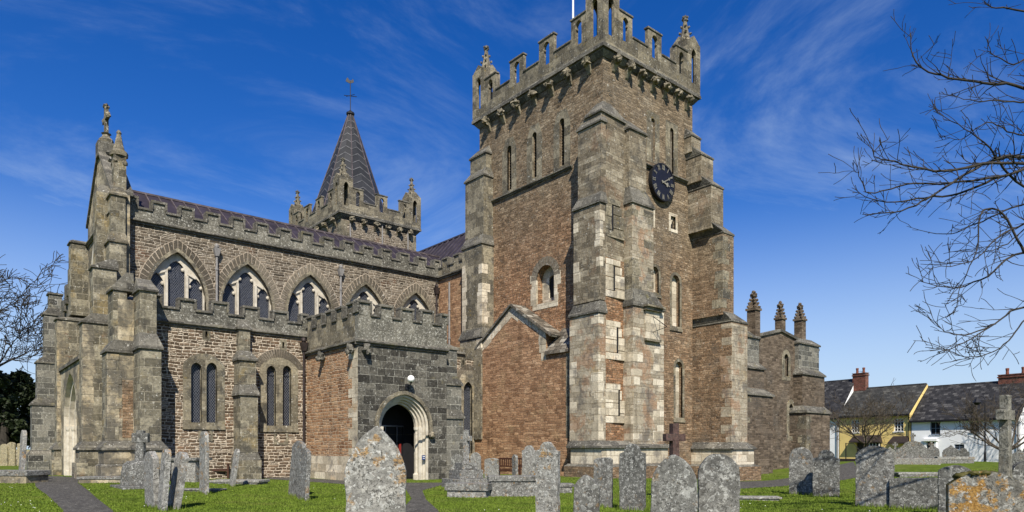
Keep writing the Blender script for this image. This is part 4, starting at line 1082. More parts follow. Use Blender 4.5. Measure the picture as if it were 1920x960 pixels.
# south transept between nave and clock tower
FTr = Face('W', EW)
mb = MB(); mb.plate([(-NC, 5), (-NN, 5), (-NN, zcl), (-NC, zcl)], [], FTr.O, FTr.U, UPV, .5, 0)
trw = part('transept_wall', mb, [M['red']])
mb = MB(); string(mb, FTr, -NC - .2, -NN, zcl - .12, .28, .2); part('string_course', mb, M['coping'], trw)
battlement(trw, FTr, -NC, -NN, zcl + .1, .50, .46, .58, 1.26, -NC + .5, .35, a=.02, mats=[M['weather'], M['coping']])
zr2 = zz(440, 28.35, nE(870, 28.35))
mb = MB()
ya, yb = NN - .5, 47.0
mb.add([(EW + .3, ya, ze), (28.35, ya, zr2), (28.35, yb, zr2), (EW + .3, yb, ze), (32, ya, ze), (32, yb, ze)], [(0, 1, 2, 3), (1, 4, 5, 2)], 0)
d = Vector((28.35 - EW - .3, 0, zr2 - ze)); nrm = Vector((-d.z, 0, d.x)).normalized(); y = ya + .5
while y < yb:
    mb.obox((EW + .3, y, ze), d, Vector((0, .055, 0)), nrm * .06, 1); y += .7
mb.obox((28.27, ya, zr2), Vector((.16, 0, 0)), Vector((0, yb - ya, 0)), Vector((0, 0, .1)), 1)
o = part('roof', mb, [M['lead'], M['leadroll_dark']], trw, label='dark lead roof of the transept'); fixn(o)
FTp = Face('W', 23.7)
downpipe(Face('W', EW), -nE(846, EW), 7.0, zcl - .5, M['pipe_grey'], hopper=False)

# ---- south aisle
FA = Face('S', NA)
zal = FA.z(454, 618)
AE = GE + .05
axl = WF + .0
mb = MB(); hl = []; lancets = []
for pxs, y0, y1, segm in ((((358, 378), (387, 407)), 792, 679, 1), (((500, 517), (530, 546)), 798, 685, 0)):
    for a, b in pxs:
        u0, u1 = FA.u(a), FA.u(b); h = arch((u0 + u1) / 2, u1 - u0, FA.z(a, y0), FA.z(a, y1) - (u1 - u0) * .62, (u1 - u0) * .62, 5); hl.append(h); lancets.append(h)
u0, u1 = FA.u(869), FA.u(886); h = arch((u0 + u1) / 2, .62, FA.z(878, 850), FA.z(878, 716) - .45, .45, 5); hl.append(h); lancets.append(h)
vents = []
for px, py in ((387, 627), (531, 647), (868, 680)):
    u, z = FA.u(px), FA.z(px, py); hl.append(rect(u - .045, u + .045, z - .14, z + .14)); vents.append((u, z))
mb.plate([(axl, -.5), (AE, -.5), (AE, zal), (axl, zal)], hl, FA.O, FA.U, UPV, .5, 0, back=False, edge_mat=1)
mb.box(axl + .3, AE, NA + .55, NC + .3, -.2, zal - .2, 2)
for u, z in vents: mb.plate(rect(u - .17, u + .17, z - .26, z + .26), [rect(u - .045, u + .045, z - .14, z + .14)], FA.out(.01), FA.U, UPV, .1, 1)
def surround(hs, segm, mat=3):
    lo = min(min(p[0] for p in h) for h in hs); hi = max(max(p[0] for p in h) for h in hs); zb = min(p[1] for p in hs[0]); zt = max(p[1] for p in hs[0])
    mb.plate(arch((lo + hi) / 2, hi - lo + .66, zb - .12, zt - .1, .52 if len(hs) > 1 else .75, 6), hs, FA.out(.02), FA.U, UPV, .12, mat)
    fb(mb, FA, lo - .34, hi + .34, zb - .30, zb - .125, -.1, .07, mat)
    c = (lo + hi) / 2; w = hi - lo + .66
    ar = .52 if len(hs) > 1 else .75
    if segm == 0:
        mb.plate(arch(c, w + .64, zt - .2, zt - .1, ar + .40, 6), [arch(c, w + .005, zt - .21, zt - .1, ar + .003, 6)], FA.out(.008), FA.U, UPV, .03, 6)
        voussoirs(mb, FA, arch(c, w, zb, zt - .1, ar, 6), arch(c, w + .6, zb, zt - .1, ar + .38, 6), .026, 4, .2, 2)
surround(lancets[:2], 1); surround(lancets[2:4], 0); surround(lancets[4:], 0, 5)
for px, py, r_ in ((385, 815, .22), (527, 820, .26)):        # carved quatrefoil panels
    u, z = FA.u(px), FA.z(px, py)
    mb.plate(rect(u - r_ - .08, u + r_ + .08, z - r_ - .08, z + r_ + .08), [circ(u, z, r_, 16)], FA.out(.03), FA.U, UPV, .1, 3)
    mb.plate(circ(u, z, r_ - .005, 16), [circ(u + .09 * math.cos(k * 2.094 + .5), z + .09 * math.sin(k * 2.094 + .5), .075, 8) for k in range(3)], FA.out(-.02), FA.U, UPV, .06, 3)
aisle = part('aisle_wall', mb, [M['dark'], M['weather'], M['black'], M['weather'], M['voussoir'], M['cream'], M['mortar']], label='south aisle wall of rubble with paired lancet windows'); fixn(aisle)
for h in lancets:
    xs = [p[0] for p in h]; zs_ = [p[1] for p in h]
    mb = MB(); mb.plate(arch((min(xs) + max(xs)) / 2, max(xs) - min(xs) - .004, min(zs_) + .002, max(zs_) - (max(xs) - min(xs)) * .62, (max(xs) - min(xs)) * .62 - .002, 5), [], FA.out(-.22), FA.U, UPV, .03)
    part('glass', mb, M['glass'], aisle)
mb = MB(); string(mb, FA, axl + .6, PW - .02, zal - .15, .26, .16); part('string_course', mb, M['coping'], aisle)
mb = MB(); string(mb, FA, PE, AE - .8, zal - .15, .26, .16); part('string_course', mb, M['coping'], aisle)
battlement(aisle, FA, axl + .55, PW + .02, zal + .08, .46, .46, .64, 1.37, eN(336, NA) - 1.37, .32, a=.02)
zal2 = FA.z(870, 672)
mb = MB(); fb(mb, FA, PE - .05, GE - .02, zal - .3, zal + .35, -.3, .02, 0); part('parapet', mb, M['weather'], aisle)
mb = MB()                                                # aisle roof, low lead
mb.add([(axl + .2, NA + .3, zal + .35), (AE, NA + .3, zal + .35), (AE, NC, zal + 1.0), (axl + .2, NC, zal + 1.0)], [(0, 1, 2, 3)]); part('roof', mb, M['lead'], aisle)
# aisle buttresses
def aisle_buttress(p0, p1, proj, breaks, top, mats=None, plinth=True):
    y = NA - proj
    x0, x1 = eN(p0, y), eN(p1, y); zf = lambda py: zz(py, (x0 + x1) / 2, y)
    mb = MB()
    z1, z2 = zf(breaks[0]), zf(breaks[1])
    pier(mb, [(1.3, z2, x0, x1, y, NA + .1), (z2 + .5, z1, x0 + .02, x1 - .02, y + .18, NA + .1), (z1 + .5, zf(top), x0 + .13, x1 - .13, y + .62, NA + .1)], 0, 1, end=(x0 + .2, x1 - .2, NA - .05, NA + .1), ch=.42, ov=.08)
    if plinth:
        mb.box(x0 - .12, x1 + .12, y - .12, NA + .1, -.6, .95, 0); mb.frustum((x0 - .12, x1 + .12, y - .12, NA + .1), .952, (x0, x1, y, NA + .1), 1.3, 1)
    part('buttress', mb, [M['buff'], M['coping']], aisle, bevel=.02)
aisle_buttress(451, 484, .95, (676, 742), 615)
# porch-side angle buttress
mb = MB(); y = PS + .25
x0, x1 = PE - .02, eN(867, y)
zf = lambda py: zz(py, x0 + .4, y)
pier(mb, [(-.4, zf(785), x0, x1 + .05, y, y + .9), (zf(770), zf(722), x0, x1 - .02, y + .05, y + .9), (zf(710), zf(655), x0, x1 - .25, y + .1, y + .9)], 0, 1, end=(x0, x0 + .2, y + .5, y + .9), ch=.35)
part('buttress', mb, [M['ashlar'], M['coping']])
FD = Face('S', NA)
downpipe(Face('S', NA), eN(571, NA - .1) - .05, 0.0, FA.z(570, 655), M['pipe'], r=.055)

# ---- west front
FWF = Face('W', WF)
zap = zz(284, WF, NR); zsh = zcl + 1.0
mb = MB()
SB_, NB_ = 36.3, 43.3
win = arch(-NR, 3.4, 6.4, 9.6, 3.0, 8)
mb.plate([(-NB_, -.5), (-SB_, -.5), (-SB_, zsh), (-NR - .25, zap), (-NR + .25, zap), (-NB_, zsh)][:4] + [(-NR - .25, zap), (-NB_, zsh)], [win], FWF.O, FWF.U, UPV, .7, 0, edge_mat=1)
wf = part('west_front', mb, [M['cream'], M['tracery']], label='west gable wall of cream and grey ashlar'); fixn(wf)
mb = MB()                                               # gable copings
for s_, e in ((1, SB_), (-1, NB_)):
    p = Vector((WF - .1, NR, zap)); q_ = Vector((WF - .1, e, zsh)); d = q_ - p
    mb.obox(p, d * 1.0, Vector((.95, 0, 0)), Vector((0, 0, .16)), 0)
    for i in range(5):
        r_ = p + d * (i + .8) / 5.6; mb.ball((r_.x + .4, r_.y, r_.z + .28), .14, 0, n=6, rough=.7, seed=i)
mb.box(WF - .12, WF + .8, NR - .35, NR + .35, zap - .3, zap + .45, 0)
part('gable_coping', mb, M['coping'], wf)
mb = MB()                                               # gable cross
cz = zap + .45; cx_, cy_ = WF + .3, NR
mb.lathe((cx_, cy_, cz), [(.30, 0), (.34, .2), (.2, .34), (.16, .45), (.24, .52)], 8)
mb.box(cx_ - .09, cx_ + .09, cy_ - .10, cy_ + .10, cz + .5, cz + 1.85); mb.box(cx_ - .085, cx_ + .085, cy_ - .50, cy_ - .102, cz + 1.2, cz + 1.4); mb.box(cx_ - .085, cx_ + .085, cy_ + .102, cy_ + .50, cz + 1.2, cz + 1.4)
for a in ((0, 1.9), (-.5, 1.3), (.5, 1.3)): mb.ball((cx_, cy_ + a[0], cz + a[1]), .15, n=8, rough=.6)
part('gable_cross', mb, M['weather'], wf)
mb = MB()                                               # window: tracery, mullions and glass
ls = [arch(-NR + k * 1.0, .80, 6.6, 9.3, .75, 5) for k in (-1, 0, 1)] + [circ(-NR - .48, 10.9, .38, 12), circ(-NR + .48, 10.9, .38, 12)]
mb.plate(arch(-NR, 3.39, 6.41, 9.6, 2.99, 8), ls, FWF.out(-.35), FWF.U, UPV, .2, 0); w = part('window', mb, M['tracery']); 
mb = MB(); fb(mb, FWF, -NR - 1.75, -NR + 1.75, 6.4, 12.2, -.62, -.58); part('glass', mb, M['glass'], w)
mb = MB(); mb.plate(arch(-NR, 4.1, 6.2, 9.6, 3.3, 8), [arch(-NR, 3.4, 6.2, 9.6, 3.0, 8)], FWF.out(.1), FWF.U, UPV, .11, 0); fb(mb, FWF, -NR - 2, -NR + 2, 6.0, 6.2, 0, .12, 0); part('hood_mould', mb, M['tracery'], w)
# south-west pier of the nave with its pinnacle
mb = MB(); y0 = 36.05; x0, x1 = eN(205, y0), eN(237, y0); zf = lambda py: zz(py, x0 + .4, y0)
pier(mb, [(5.5, zf(455), x0, x1, y0, y0 + 1.2), (zf(445), zf(366), x0 + .08, x1 - .02, y0 + .1, y0 + 1.2)], 0, 1, end=(x0 + .3, x1 - .1, y0 + .3, y0 + 1.0), ch=.4)
zq = zf(356); xm, ym = eN(223, y0 + .6), y0 + .6
mb.box(xm - .26, xm + .26, ym - .26, ym + .26, zq - .3, zf(285), 0); zq = zf(285)
mb.lathe((xm, ym, zq), [(.38, 0), (.40, .18), (.26, .3), (.2, .5), (.09, 1.05), (.12, 1.12), (.05, 1.25)], 8, 1)
for k in range(4): mb.ball((xm + .28 * math.cos(k * 1.57 + .78), ym + .28 * math.sin(k * 1.57 + .78), zq - .3), .13, 1, n=6, rough=.6, seed=k)
part('pinnacle', mb, [M['buff'], M['weather']], wf)
mb = MB()                                               # second narrow pier behind it, rising to the gable shoulder
x0, x1 = eN(180, 37.2), eN(216, 37.2); mb.box(x0, x1, 37.0, 37.9, 5.5, zz(360, x0, 37.2), 0); mb.frustum((x0, x1, 37.0, 37.9), zz(360, x0, 37.2) + .002, (x0 + .2, x1 + .2, 37.5, 38.2), zz(360, x0, 37.2) + .5, 1); part('buttress', mb, [M['buff'], M['coping']], wf)
# south-west corner of the aisle: two buttresses meeting
mb = MB()
yC = 30.5; xc0, xc1 = eN(263, yC), eN(303, yC); zf = lambda py: zz(py, xc0 + .4, yC)
zb1 = zf(655)
pier(mb, [(1.5, zb1, xc0, xc1, yC, NA + .2), (zb1 + .5, zf(545), xc0 + .03, xc1 - .12, yC + .25, NA + .2)], 0, 1, end=(xc0 + .1, xc1 - .15, NA - .1, NA + .2), ch=.6, ov=.08)
yB = 31.70; xb0, xb1 = eN(201, yB), xc0 + .02; zg = lambda py: zz(py, xb0 + .5, yB)
mb.box(xb0 + .38, xb1, yB + .02, NA + .9, 1.5, zg(560), 2)
for a, b in ((xb0, xb0 + .42),): mb.box(a, b, yB, NA + 1.1, 1.5, zg(662), 0)
mb.box(xb0 - .07, xb1, yB - .07, NA + 1.15, zg(662), zg(662) + .1, 1); mb.frustum((xb0 - .07, xb1, yB - .07, NA + 1.15), zg(662) + .1, (xb0 + .25, xb1, yB + .02, NA + 1.1), zg(662) + .55, 1)
mb.box(xb0 + .22, xb1 - .25, yB + .06, NA + 1.1, zg(662) + .3, zg(545), 0)
mb.box(xb0 + .14, xb1, yB, NA + 1.15, zg(545), zg(545) + .1, 1); mb.frustum((xb0 + .14, xb1, yB, NA + 1.15), zg(545) + .1, (xb0 + .7, xb1, NA, NA + 1.15), zg(545) + .8, 1)
# patch of red rubble and quoins
mb.box(xc0 - .42, xc0 - .01, yB + .012, yB + .3, 1.9, 4.3, 3); mb.box(xc0 - .75, xc0 - .43, yB + .013, yB + .3, 2.4, 3.6, 3)
quoins(mb, xb0, yB, 1, 1, 1.55, zg(664), 4, .25, .6, .0, q=qr)
# plinth
zpl = 1.5
for f_, z0, z1, mt in (((xb0 - .12, xc1 + .12, yC - .12, NA + 1.3), .95, zpl - .12, 4), ((xb0 - .3, xc1 + .3, yC - .3, NA + 1.3), -.5, .8, 4)):
    pass
for (a0, a1, b0, b1) in ((xc0, xc1, yC, NA + .2), (xb0, xb1 - .03, yB, NA + 1.1)):
    mb.box(a0 - .14, a1 + .14, b0 - .14, b1, .85, zpl - .1, 4); mb.box(a0 - .26, a1 + .26, b0 - .26, b1 + .01, -.5, .75, 4)
    mb.frustum((a0 - .26, a1 + .26, b0 - .26, b1 + .01), .752, (a0 - .14, a1 + .14, b0 - .14, b1), .85, 1)
    mb.box(a0 - .22, a1 + .22, b0 - .22, b1 + .02, zpl - .1, zpl, 1); mb.frustum((a0 - .22, a1 + .22, b0 - .22, b1 + .02), zpl + .002, (a0, a1, b0, b1), zpl + .3, 1)
part('buttress', mb, [M['buff'], M['coping'], M['cream'], M['tower_s'], M['cream']], wf, bevel=.02, label='paired corner buttresses on a tall moulded plinth')
# aisle west wall
mb = MB()
xw = WF - .02
mb.plate([(-SB_ - .1, -.5), (-NA - .2, -.5), (-NA - .2, zal + .6), (-SB_ - .1, zal + 2.4)], [], Vector((xw, 0, 0)), FWF.U, UPV, .5, 0)
part('aisle_west_wall', mb, [M['cream'], M['coping']], wf)
# west portal: projecting block with the doorway
xp = 4.95; FPt = Face('W', xp)
dw, dh = 1.9, 2.6
mb = MB(); zpt = zz(697, xp, nE(114, xp))
NP = 39.9; por = [arch(-NP, 4.4, .0, 2.6, 2.6, 7)]
mb.plate([(-NP - 3.3, -.4), (-NP + 3.3, -.4), (-NP + 3.3, zpt), (-NP - 3.3, zpt)], por, FPt.O, FPt.U, UPV, .25, 0, edge_mat=1)
for k in range(4):                                       # receding orders of the arch
    w0, w1 = 4.4 - k * .56, 4.4 - (k + 1) * .56
    mb.plate(arch(-NP, w0 - .004, 0, 2.6, 2.6 - k * .32, 7), [arch(-NP, w1, -.01, 2.6, 2.6 - (k + 1) * .32, 7)], FPt.out(-.22 - k * .2), FPt.U, UPV, .21, 1)
    for s_ in (-1, 1):
        mb.lathe((xp + .20 + k * .2, NP + s_ * (w0 / 2 - .10), 0), [(.13, 0), (.14, .3), (.09, .38), (.085, 2.35), (.13, 2.45), (.15, 2.62)], 8, 1)
fb(mb, FPt, -NP - 1.6, -NP + 1.6, -.1, 4.6, -1.2, -1.15, 2)
mb.box(xp + .25, WF, NP - 3.3, NP - 2.25, -.4, zpt - .02, 0); mb.box(xp + .25, WF, NP + 2.25, NP + 3.3, -.4, zpt - .02, 0)
mb.box(xp + .3, WF, NP - 2.24, NP + 2.24, 5.25, zpt - .02, 0)
mb.box(xp - .10, WF, NP - 3.35, NP + 3.35, zpt, zpt + .16, 3); mb.frustum((xp - .10, WF, NP - 3.35, NP + 3.35), zpt + .162, (xp + .6, WF, NP - 3.35, NP + 3.35), zpt + .6, 3)
portal = part('west_portal', mb, [M['cream'], M['tracery'], M['black'], M['coping']], wf, label='pale moulded west doorway in a projecting block'); fixn(portal)
# flanking buttresses A (south) and A' (north), nave
zs_w = zz(485, WF, nE(150, WF)); mb = MB(); string(mb, FWF, -NB_ + .1, -SB_ - .1, zs_w, .24, .16); part('string_course', mb, M['coping'], wf)
for (yy, p0, top, brk) in ((35.3, 155, 500, 606), (43.2, 107, 452, 600)):
    mb = MB(); x0 = eN(p0, yy); zf = lambda py: zz(py, x0 + .3, yy)
    pier(mb, [(1.5, zf(brk), x0, WF, yy, yy + .95), (zf(brk - 12), zf(top), x0 + (.40 if yy < 40 else .62), (WF if yy < 40 else WF + .3), yy + .06, yy + .9)], 0, 1, end=((WF - .3, WF, yy + .1, yy + .85) if yy < 40 else (x0 + .72, WF + .2, yy + .2, yy + .8)), ch=.4 if yy < 40 else .12)
    mb.box(x0 - .14, WF, yy - .14, yy + 1.1, .85, 1.4, 0); mb.box(x0 - .26, WF, yy - .26, yy + 1.2, -.5, .85, 0)
    mb.box(x0 - .22, WF, yy - .22, yy + 1.17, 1.4, 1.5, 1); mb.frustum((x0 - .22, WF, yy - .22, yy + 1.17), 1.502, (x0, WF, yy, yy + .95), 1.8, 1)
    quoins(mb, x0, yy, 1, 1, 1.85, zf(brk + 3), 2, .3, .6, 0, q=qr)
    part('buttress', mb, [M['buff'], M['coping'], M['cream']], wf, bevel=.02)
# north aisle west wall and its corner buttress
yn0, yn1 = 44.3, 49.6; FNa = Face('W', 5.6)
mb = MB()
ztn = lambda py, px: zz(py, 5.6, nE(px, 5.6))
nwin = arch(-46.9, 1.7, 2.6, 5.6, 1.7, 6)
mb.plate([(-yn1, -.5), (-yn0, -.5), (-yn0, 10.6), (-yn1, 8.0)], [nwin], FNa.O, FNa.U, UPV, .6, 0, edge_mat=2)
mb.plate(arch(-46.9, 2.1, 2.5, 5.6, 1.95, 6), [nwin], FNa.out(.09), FNa.U, UPV, .1, 2)
for i in range(8):
    t0 = i / 8; y = yn0 + (yn1 - yn0) * t0; z = 10.6 - 2.6 * t0
    mb.box(5.45, 6.3, y, y + .5, z - .3, z + (.35 if i % 2 else .75), 1)
fb(mb, FNa, -47.8, -46.0, 2.7, 7.2, -.5, -.45, 3)
o = part('aisle_west_wall', mb, [M['cream'], M['coping'], M['tracery'], M['glass']], wf, label='north aisle west wall with a sloping battlement'); fixn(o)
mb = MB(); yy = 49.0; x0 = eN(60, yy); zf = lambda py: zz(py, x0 + .3, yy)
pier(mb, [(1.4, zf(760), x0, 6, yy, yy + 1), (zf(750), zf(680), x0 + .25, 6, yy + .05, yy + .95), (zf(672), zf(588), x0 + .6, 6, yy + .1, yy + .9)], 0, 1, end=(x0 + .85, 6, yy + .1, yy + .9), ch=.4)
mb.box(x0 + .85, x0 + 1.5, yy + .1, yy + .9, zf(585), zf(548), 0); mb.box(x0 + .78, x0 + 1.57, yy + .03, yy + .97, zf(548), zf(545), 1)
mb.box(x0 - .2, 6, yy - .2, yy + 1.2, -.5, 1.1, 0); mb.frustum((x0 - .2, 6, yy - .2, yy + 1.2), 1.102, (x0, 6, yy, yy + 1), 1.4, 1)
part('buttress', mb, [M['ashlar'], M['coping']], wf)

# ---- south porch
FP = Face('S', PS); FPW = Face('W', PW)
zps = FP.z(671, 640); 
dc = FP.u(757); dz1 = FP.z(757, 740)
ow = FP.u(806) - FP.u(712); osz = FP.z(757, 800); orise = dz1 - osz
mb = MB()
h0 = arch(dc, ow, -.3, osz, orise, 8)
mb.plate([(PW, -.5), (PE, -.5), (PE, zps), (PW, zps)], [h0], FP.O, FP.U, UPV, .30, 0, edge_mat=1)
mb.plate([(-NA, -.5), (-PS - .30, -.5), (-PS - .30, zps), (-NA, zps)], [], FPW.O, FPW.U, UPV, .5, 2)
mb.add([(PE, PS + .3, -.5), (PE, NA, -.5), (PE, NA, zps), (PE, PS + .3, zps)], [(0, 1, 2, 3)], 0)
mb.add([(PW, PS, zps - .4), (PE, PS, zps - .4), (PE, NA, zps - .4), (PW, NA, zps - .4)], [(0, 1, 2, 3), (3, 2, 1, 0)], 4)
mb.add([(PW, PS, .03), (PE, PS, .03), (PE, NA, .03), (PW, NA, .03)], [(0, 1, 2, 3)], 5)
mb.add([(PE - .4, PS + .2, 0), (PE - .4, NA, 0), (PE - .4, NA, zps), (PE - .4, PS + .2, zps)], [(3, 2, 1, 0)], 3)
nk = 4; step = .10
for k in range(nk):                                      # moulded orders, round-headed
    wa, wb = ow - 2 * step * k, ow - 2 * step * (k + 1)
    mb.plate(arch(dc, wa - .004, -.3, osz, orise - step * k, 8), [arch(dc, wb, -.31, osz, orise - step * (k + 1), 8)], FP.out(-.02 - k * .13), FP.U, UPV, .16, 1)
iw = ow - 2 * step * nk; ir = orise - step * nk
for s_ in (-1, 1):
    mb.lathe((dc + s_ * (iw / 2 + .05), PS + .42, 0), [(.17, 0), (.18, .28), (.10, .36), (.085, osz - .2), (.14, osz - .12), (.16, osz)], 10, 1)
    mb.box(*sorted((dc + s_ * (iw / 2 + .02), dc + s_ * (ow / 2 - .02))), PS + .2, PS + .6, -.3, osz - .01, 1)
hood = MB()
hood.plate(arch(dc, ow + .34, osz - .35, osz, orise + .17, 8), [arch(dc, ow + .02, osz - .36, osz, orise + .01, 8)], FP.out(.11), FP.U, UPV, .109, 0)
for s_ in (-1, 1): hood.ball(FP.P(dc + s_ * (ow / 2 + .12), osz - .38, .12), .15, 0, n=8, rough=.6, seed=s_)
# corner quoins and plinth
qp = random.Random(3)
z = .05; k = 0
while z < zps - .3:
    h = qp.uniform(.3, .5); L = .85 if k % 2 else .5
    mb.box(PW - .012, PW + .3, PS + .02, PS + L, z + .006, z + h - .006, 6, qp.random()); z += h; k += 1
mb.box(PW - .06, PW + .2, PS - .05, NA, -.5, .45, 6); mb.box(PW - .02, PW + .2, PS + .3, NA, .452, 1.15, 6)
porch = part('porch', mb, [M['porch_ashlar'], M['tracery'], M['red_porch'], M['black'], M['lead'], M['tar'], M['quoin']], label='square battlemented south porch with a pale round-headed doorway'); fixn(porch)
o = part('hood_mould', hood, M['weather'], porch); fixn(o)
mb = MB(); string(mb, FP, PW - .14, PE + .05, zps - .12, .26, .16); string(mb, FPW, -NA, -PS, zps - .12, .26, .16)
for px in (662, 680):
    pass
for F, u in ((FP, PW + .35), (FPW, -PS - .35), (FPW, -PS - 3.3)):
    mb.ball(F.P(u, zps - .3, .16), .2, 0, n=8, rough=.8, seed=u); mb.ball(F.P(u, zps - .45, .3), .12, 0, n=8, rough=.8, seed=u + 1)
part('string_course', mb, M['coping'], porch)
battlement(porch, FP, PW, PE, zps + .1, 1.02, .52, .58, 1.06, PW, .3, a=.02)
battlement(porch, FPW, -NA + .1, -PS - .3, zps + .1, 1.02, .52, .58, 1.06, -PS - .88 - 1.06 * 4, .3, a=.02, mats=[M['weather'], M['coping']])
# inner door of the porch
yd = PS + 1.7
mb = MB(); FDr = Face('S', yd)
mb.plate(rect(PW + .4, PE - .4, -.1, zps - .5), [rect(dc - .95, dc + .98, .03, 2.55)], FDr.O, FDr.U, UPV, .1, 0)
fb(mb, FDr, dc - .94, dc + .97, .04, 2.54, -.1, -.06, 0)
door = part('door', mb, M['black'], porch, label='dark inner door behind the porch arch')
mb = MB()
for a, b, c_, d in ((dc - .95, dc + .98, 2.5, 2.56), (dc + .60, dc + .65, .05, 2.5), (dc + .0, dc + .03, .05, 2.5), (dc + .30, dc + .34, .9, 1.1)): fb(mb, FDr, a, b, c_, d, .0, .05, 0)
part('door_frame', mb, M['grey_metal'], door)
mb = MB(); fb(mb, FDr, dc + .74, dc + .86, 1.2, 1.7, .0, .03, 0); part('notice', mb, M['redpaper'], door)
mb = MB(); uL = FP.u(794); zL = FP.z(794, 858); fb(mb, Face('S', PS), uL - .09, uL + .09, zL - .11, zL + .11, .0, .025, 0); fb(mb, FP, uL - .06, uL + .06, zL + .03, zL + .06, .025, .028, 1); fb(mb, FP, uL - .05, uL + .05, zL - .05, zL - .03, .025, .028, 1)
part('plaque', mb, [M['blue'], M['white']], porch, label='small blue sign on the door jamb')
# globe lamp over the door
gp = at(767, 711, dep(dc + .3, PS - .35)); gp.y = PS - .38
mb = MB(); mb.ball(gp, .165, n=16); lamp = part('globe_lamp', mb, M['globe'], porch, smooth=True, label='white glass globe lamp over the porch arch')
mb = MB(); mb.tube([(gp.x, PS, gp.z - .30), (gp.x, PS - .2, gp.z - .32), (gp.x, gp.y, gp.z - .2), (gp.x, gp.y, gp.z - .13)], .025, 6); mb.box(gp.x - .08, gp.x + .08, PS - .04, PS + .02, gp.z - .45, gp.z - .2); mb.lathe((gp.x, gp.y, gp.z - .2), [(.05, 0), (.08, .07)], 8); part('bracket', mb, M['iron'], porch)

# ---- north tower and spire
tx0, tx1, ty0, ty1 = 24.7, 31.7, nE(640, 24.7), nE(640, 24.7) + 9.7
zt2 = zz(398, tx0, ty0)
mb = MB(); mb.box(tx0, tx1, ty0, ty1, 8, zt2, 0)
quoins(mb, tx0, ty0, 1, 1, 12, zt2 - .6, 1, .5, .9, 0, q=qr); quoins(mb, tx1, ty0, -1, 1, 12, zt2 - .6, 1, .4, .7, 0, q=qr)
FN2 = Face('S', ty0)
north = part('tower', mb, [M['clere'], M['weather']], label='second square tower, carrying the lead spire')
mb = MB()
for px in (656, 716, 764):
    u = FN2.u(px); mb.tube([FN2.P(u, 12, .08), FN2.P(u, zt2 - .3, .08)], .06, 6)
part('downpipe', mb, M['pipe_grey'], north)
crown(north, tx0, tx1, ty0, ty1, zt2, ncorb=6)
# octagonal lead spire, herringbone leadwork
sc_ = (at(657, 212, dep((tx0 + tx1) / 2, (ty0 + ty1) / 2)))
scx, scy = (tx0 + tx1) / 2, (ty0 + ty1) / 2
a_, b_ = ratio(657); k_ = dep(scx, scy); scx, scy = a_ * k_, b_ * k_
zsp = zz(212, scx, scy); zb_ = zt2 + .4; rb = 3.7
me = bpy.data.meshes.new('spire'); V_, F_, UVs = [], [], []
for j in range(8):
    a0, a1 = 2 * math.pi * (j - .5) / 8, 2 * math.pi * (j + .5) / 8; am = 2 * math.pi * j / 8
    rm = rb * math.cos(math.pi / 8)
    for s_, (p, q_) in ((-1, (a0, am)), (1, (am, a1))):
        rp, rq = (rb, rm) if s_ < 0 else (rm, rb)
        rt = .16 / rb
        b = len(V_)
        V_ += [(scx + rp * math.cos(p), scy + rp * math.sin(p), zb_), (scx + rq * math.cos(q_), scy + rq * math.sin(q_), zb_), (scx + rq * rt * math.cos(q_), scy + rq * rt * math.sin(q_), zsp), (scx + rp * rt * math.cos(p), scy + rp * rt * math.sin(p), zsp)]
        F_.append((b, b + 1, b + 2, b + 3)); hw = rb * math.sin(math.pi / 8)
        h_ = zsp - zb_
        UVs += [(-hw, 0), (-1e-3, 0), (-1e-3, h_), (-.06, h_)] if s_ < 0 else [(1e-3, 0), (hw, 0), (.06, h_), (1e-3, h_)]
me.from_pydata([(x - scx, y - scy, z - zb_) for x, y, z in V_], [], F_)
uvl = me.uv_layers.new(name='UVMap')
uvl.data.foreach_set('uv', [c for p in UVs for c in p])
me.materials.append(M['spire']); sp = bpy.data.objects.new('spire', me); C.objects.link(sp); sp.parent = north
sp.location = Vector((scx, scy, zb_)) - WLOC[north.name]; WLOC[sp.name] = Vector((scx, scy, zb_)); sp['label'] = 'eight-sided lead spire with herringbone seams'
mb = MB()
for j in range(8):                                       # hip rolls
    a = 2 * math.pi * (j + .5) / 8
    mb.tube([(scx + rb * math.cos(a), scy + rb * math.sin(a), zb_), (scx + .16 * math.cos(a), scy + .16 * math.sin(a), zsp)], .05, 5)
part('hip_roll', mb, M['leadroll'], north)
mb = MB()                                                # cap, rod, cross and vane
mb.lathe((scx, scy, zsp - .25), [(.2, 0), (.36, .1), (.36, .25), (.15, .4), (.06, .5)], 12)
ztp = zz(152, scx, scy)
mb.tube([(scx, scy, zsp), (scx, scy, ztp)], .035, 6)
zc_ = zz(180, scx, scy); mb.tube([(scx - .5, scy + .25, zc_), (scx + .5, scy - .25, zc_)], .03, 5); mb.tube([(scx - .2, scy + .4, zc_ + .05), (scx + .2, scy - .4, zc_ + .05)], .025, 5)
mb.plate([(-.42, -.02), (-.1, -.16), (.15, -.1), (.3, .0), (.22, .28), (.1, .12), (-.1, .1), (-.25, .34), (-.36, .2)], [], Vector((scx, scy - .02, ztp - .05)), Vector((.9, -.42, 0)).normalized(), UPV, .04)
part('weathervane', mb, M['iron'], north, label='black weathercock and cross on the spire tip')

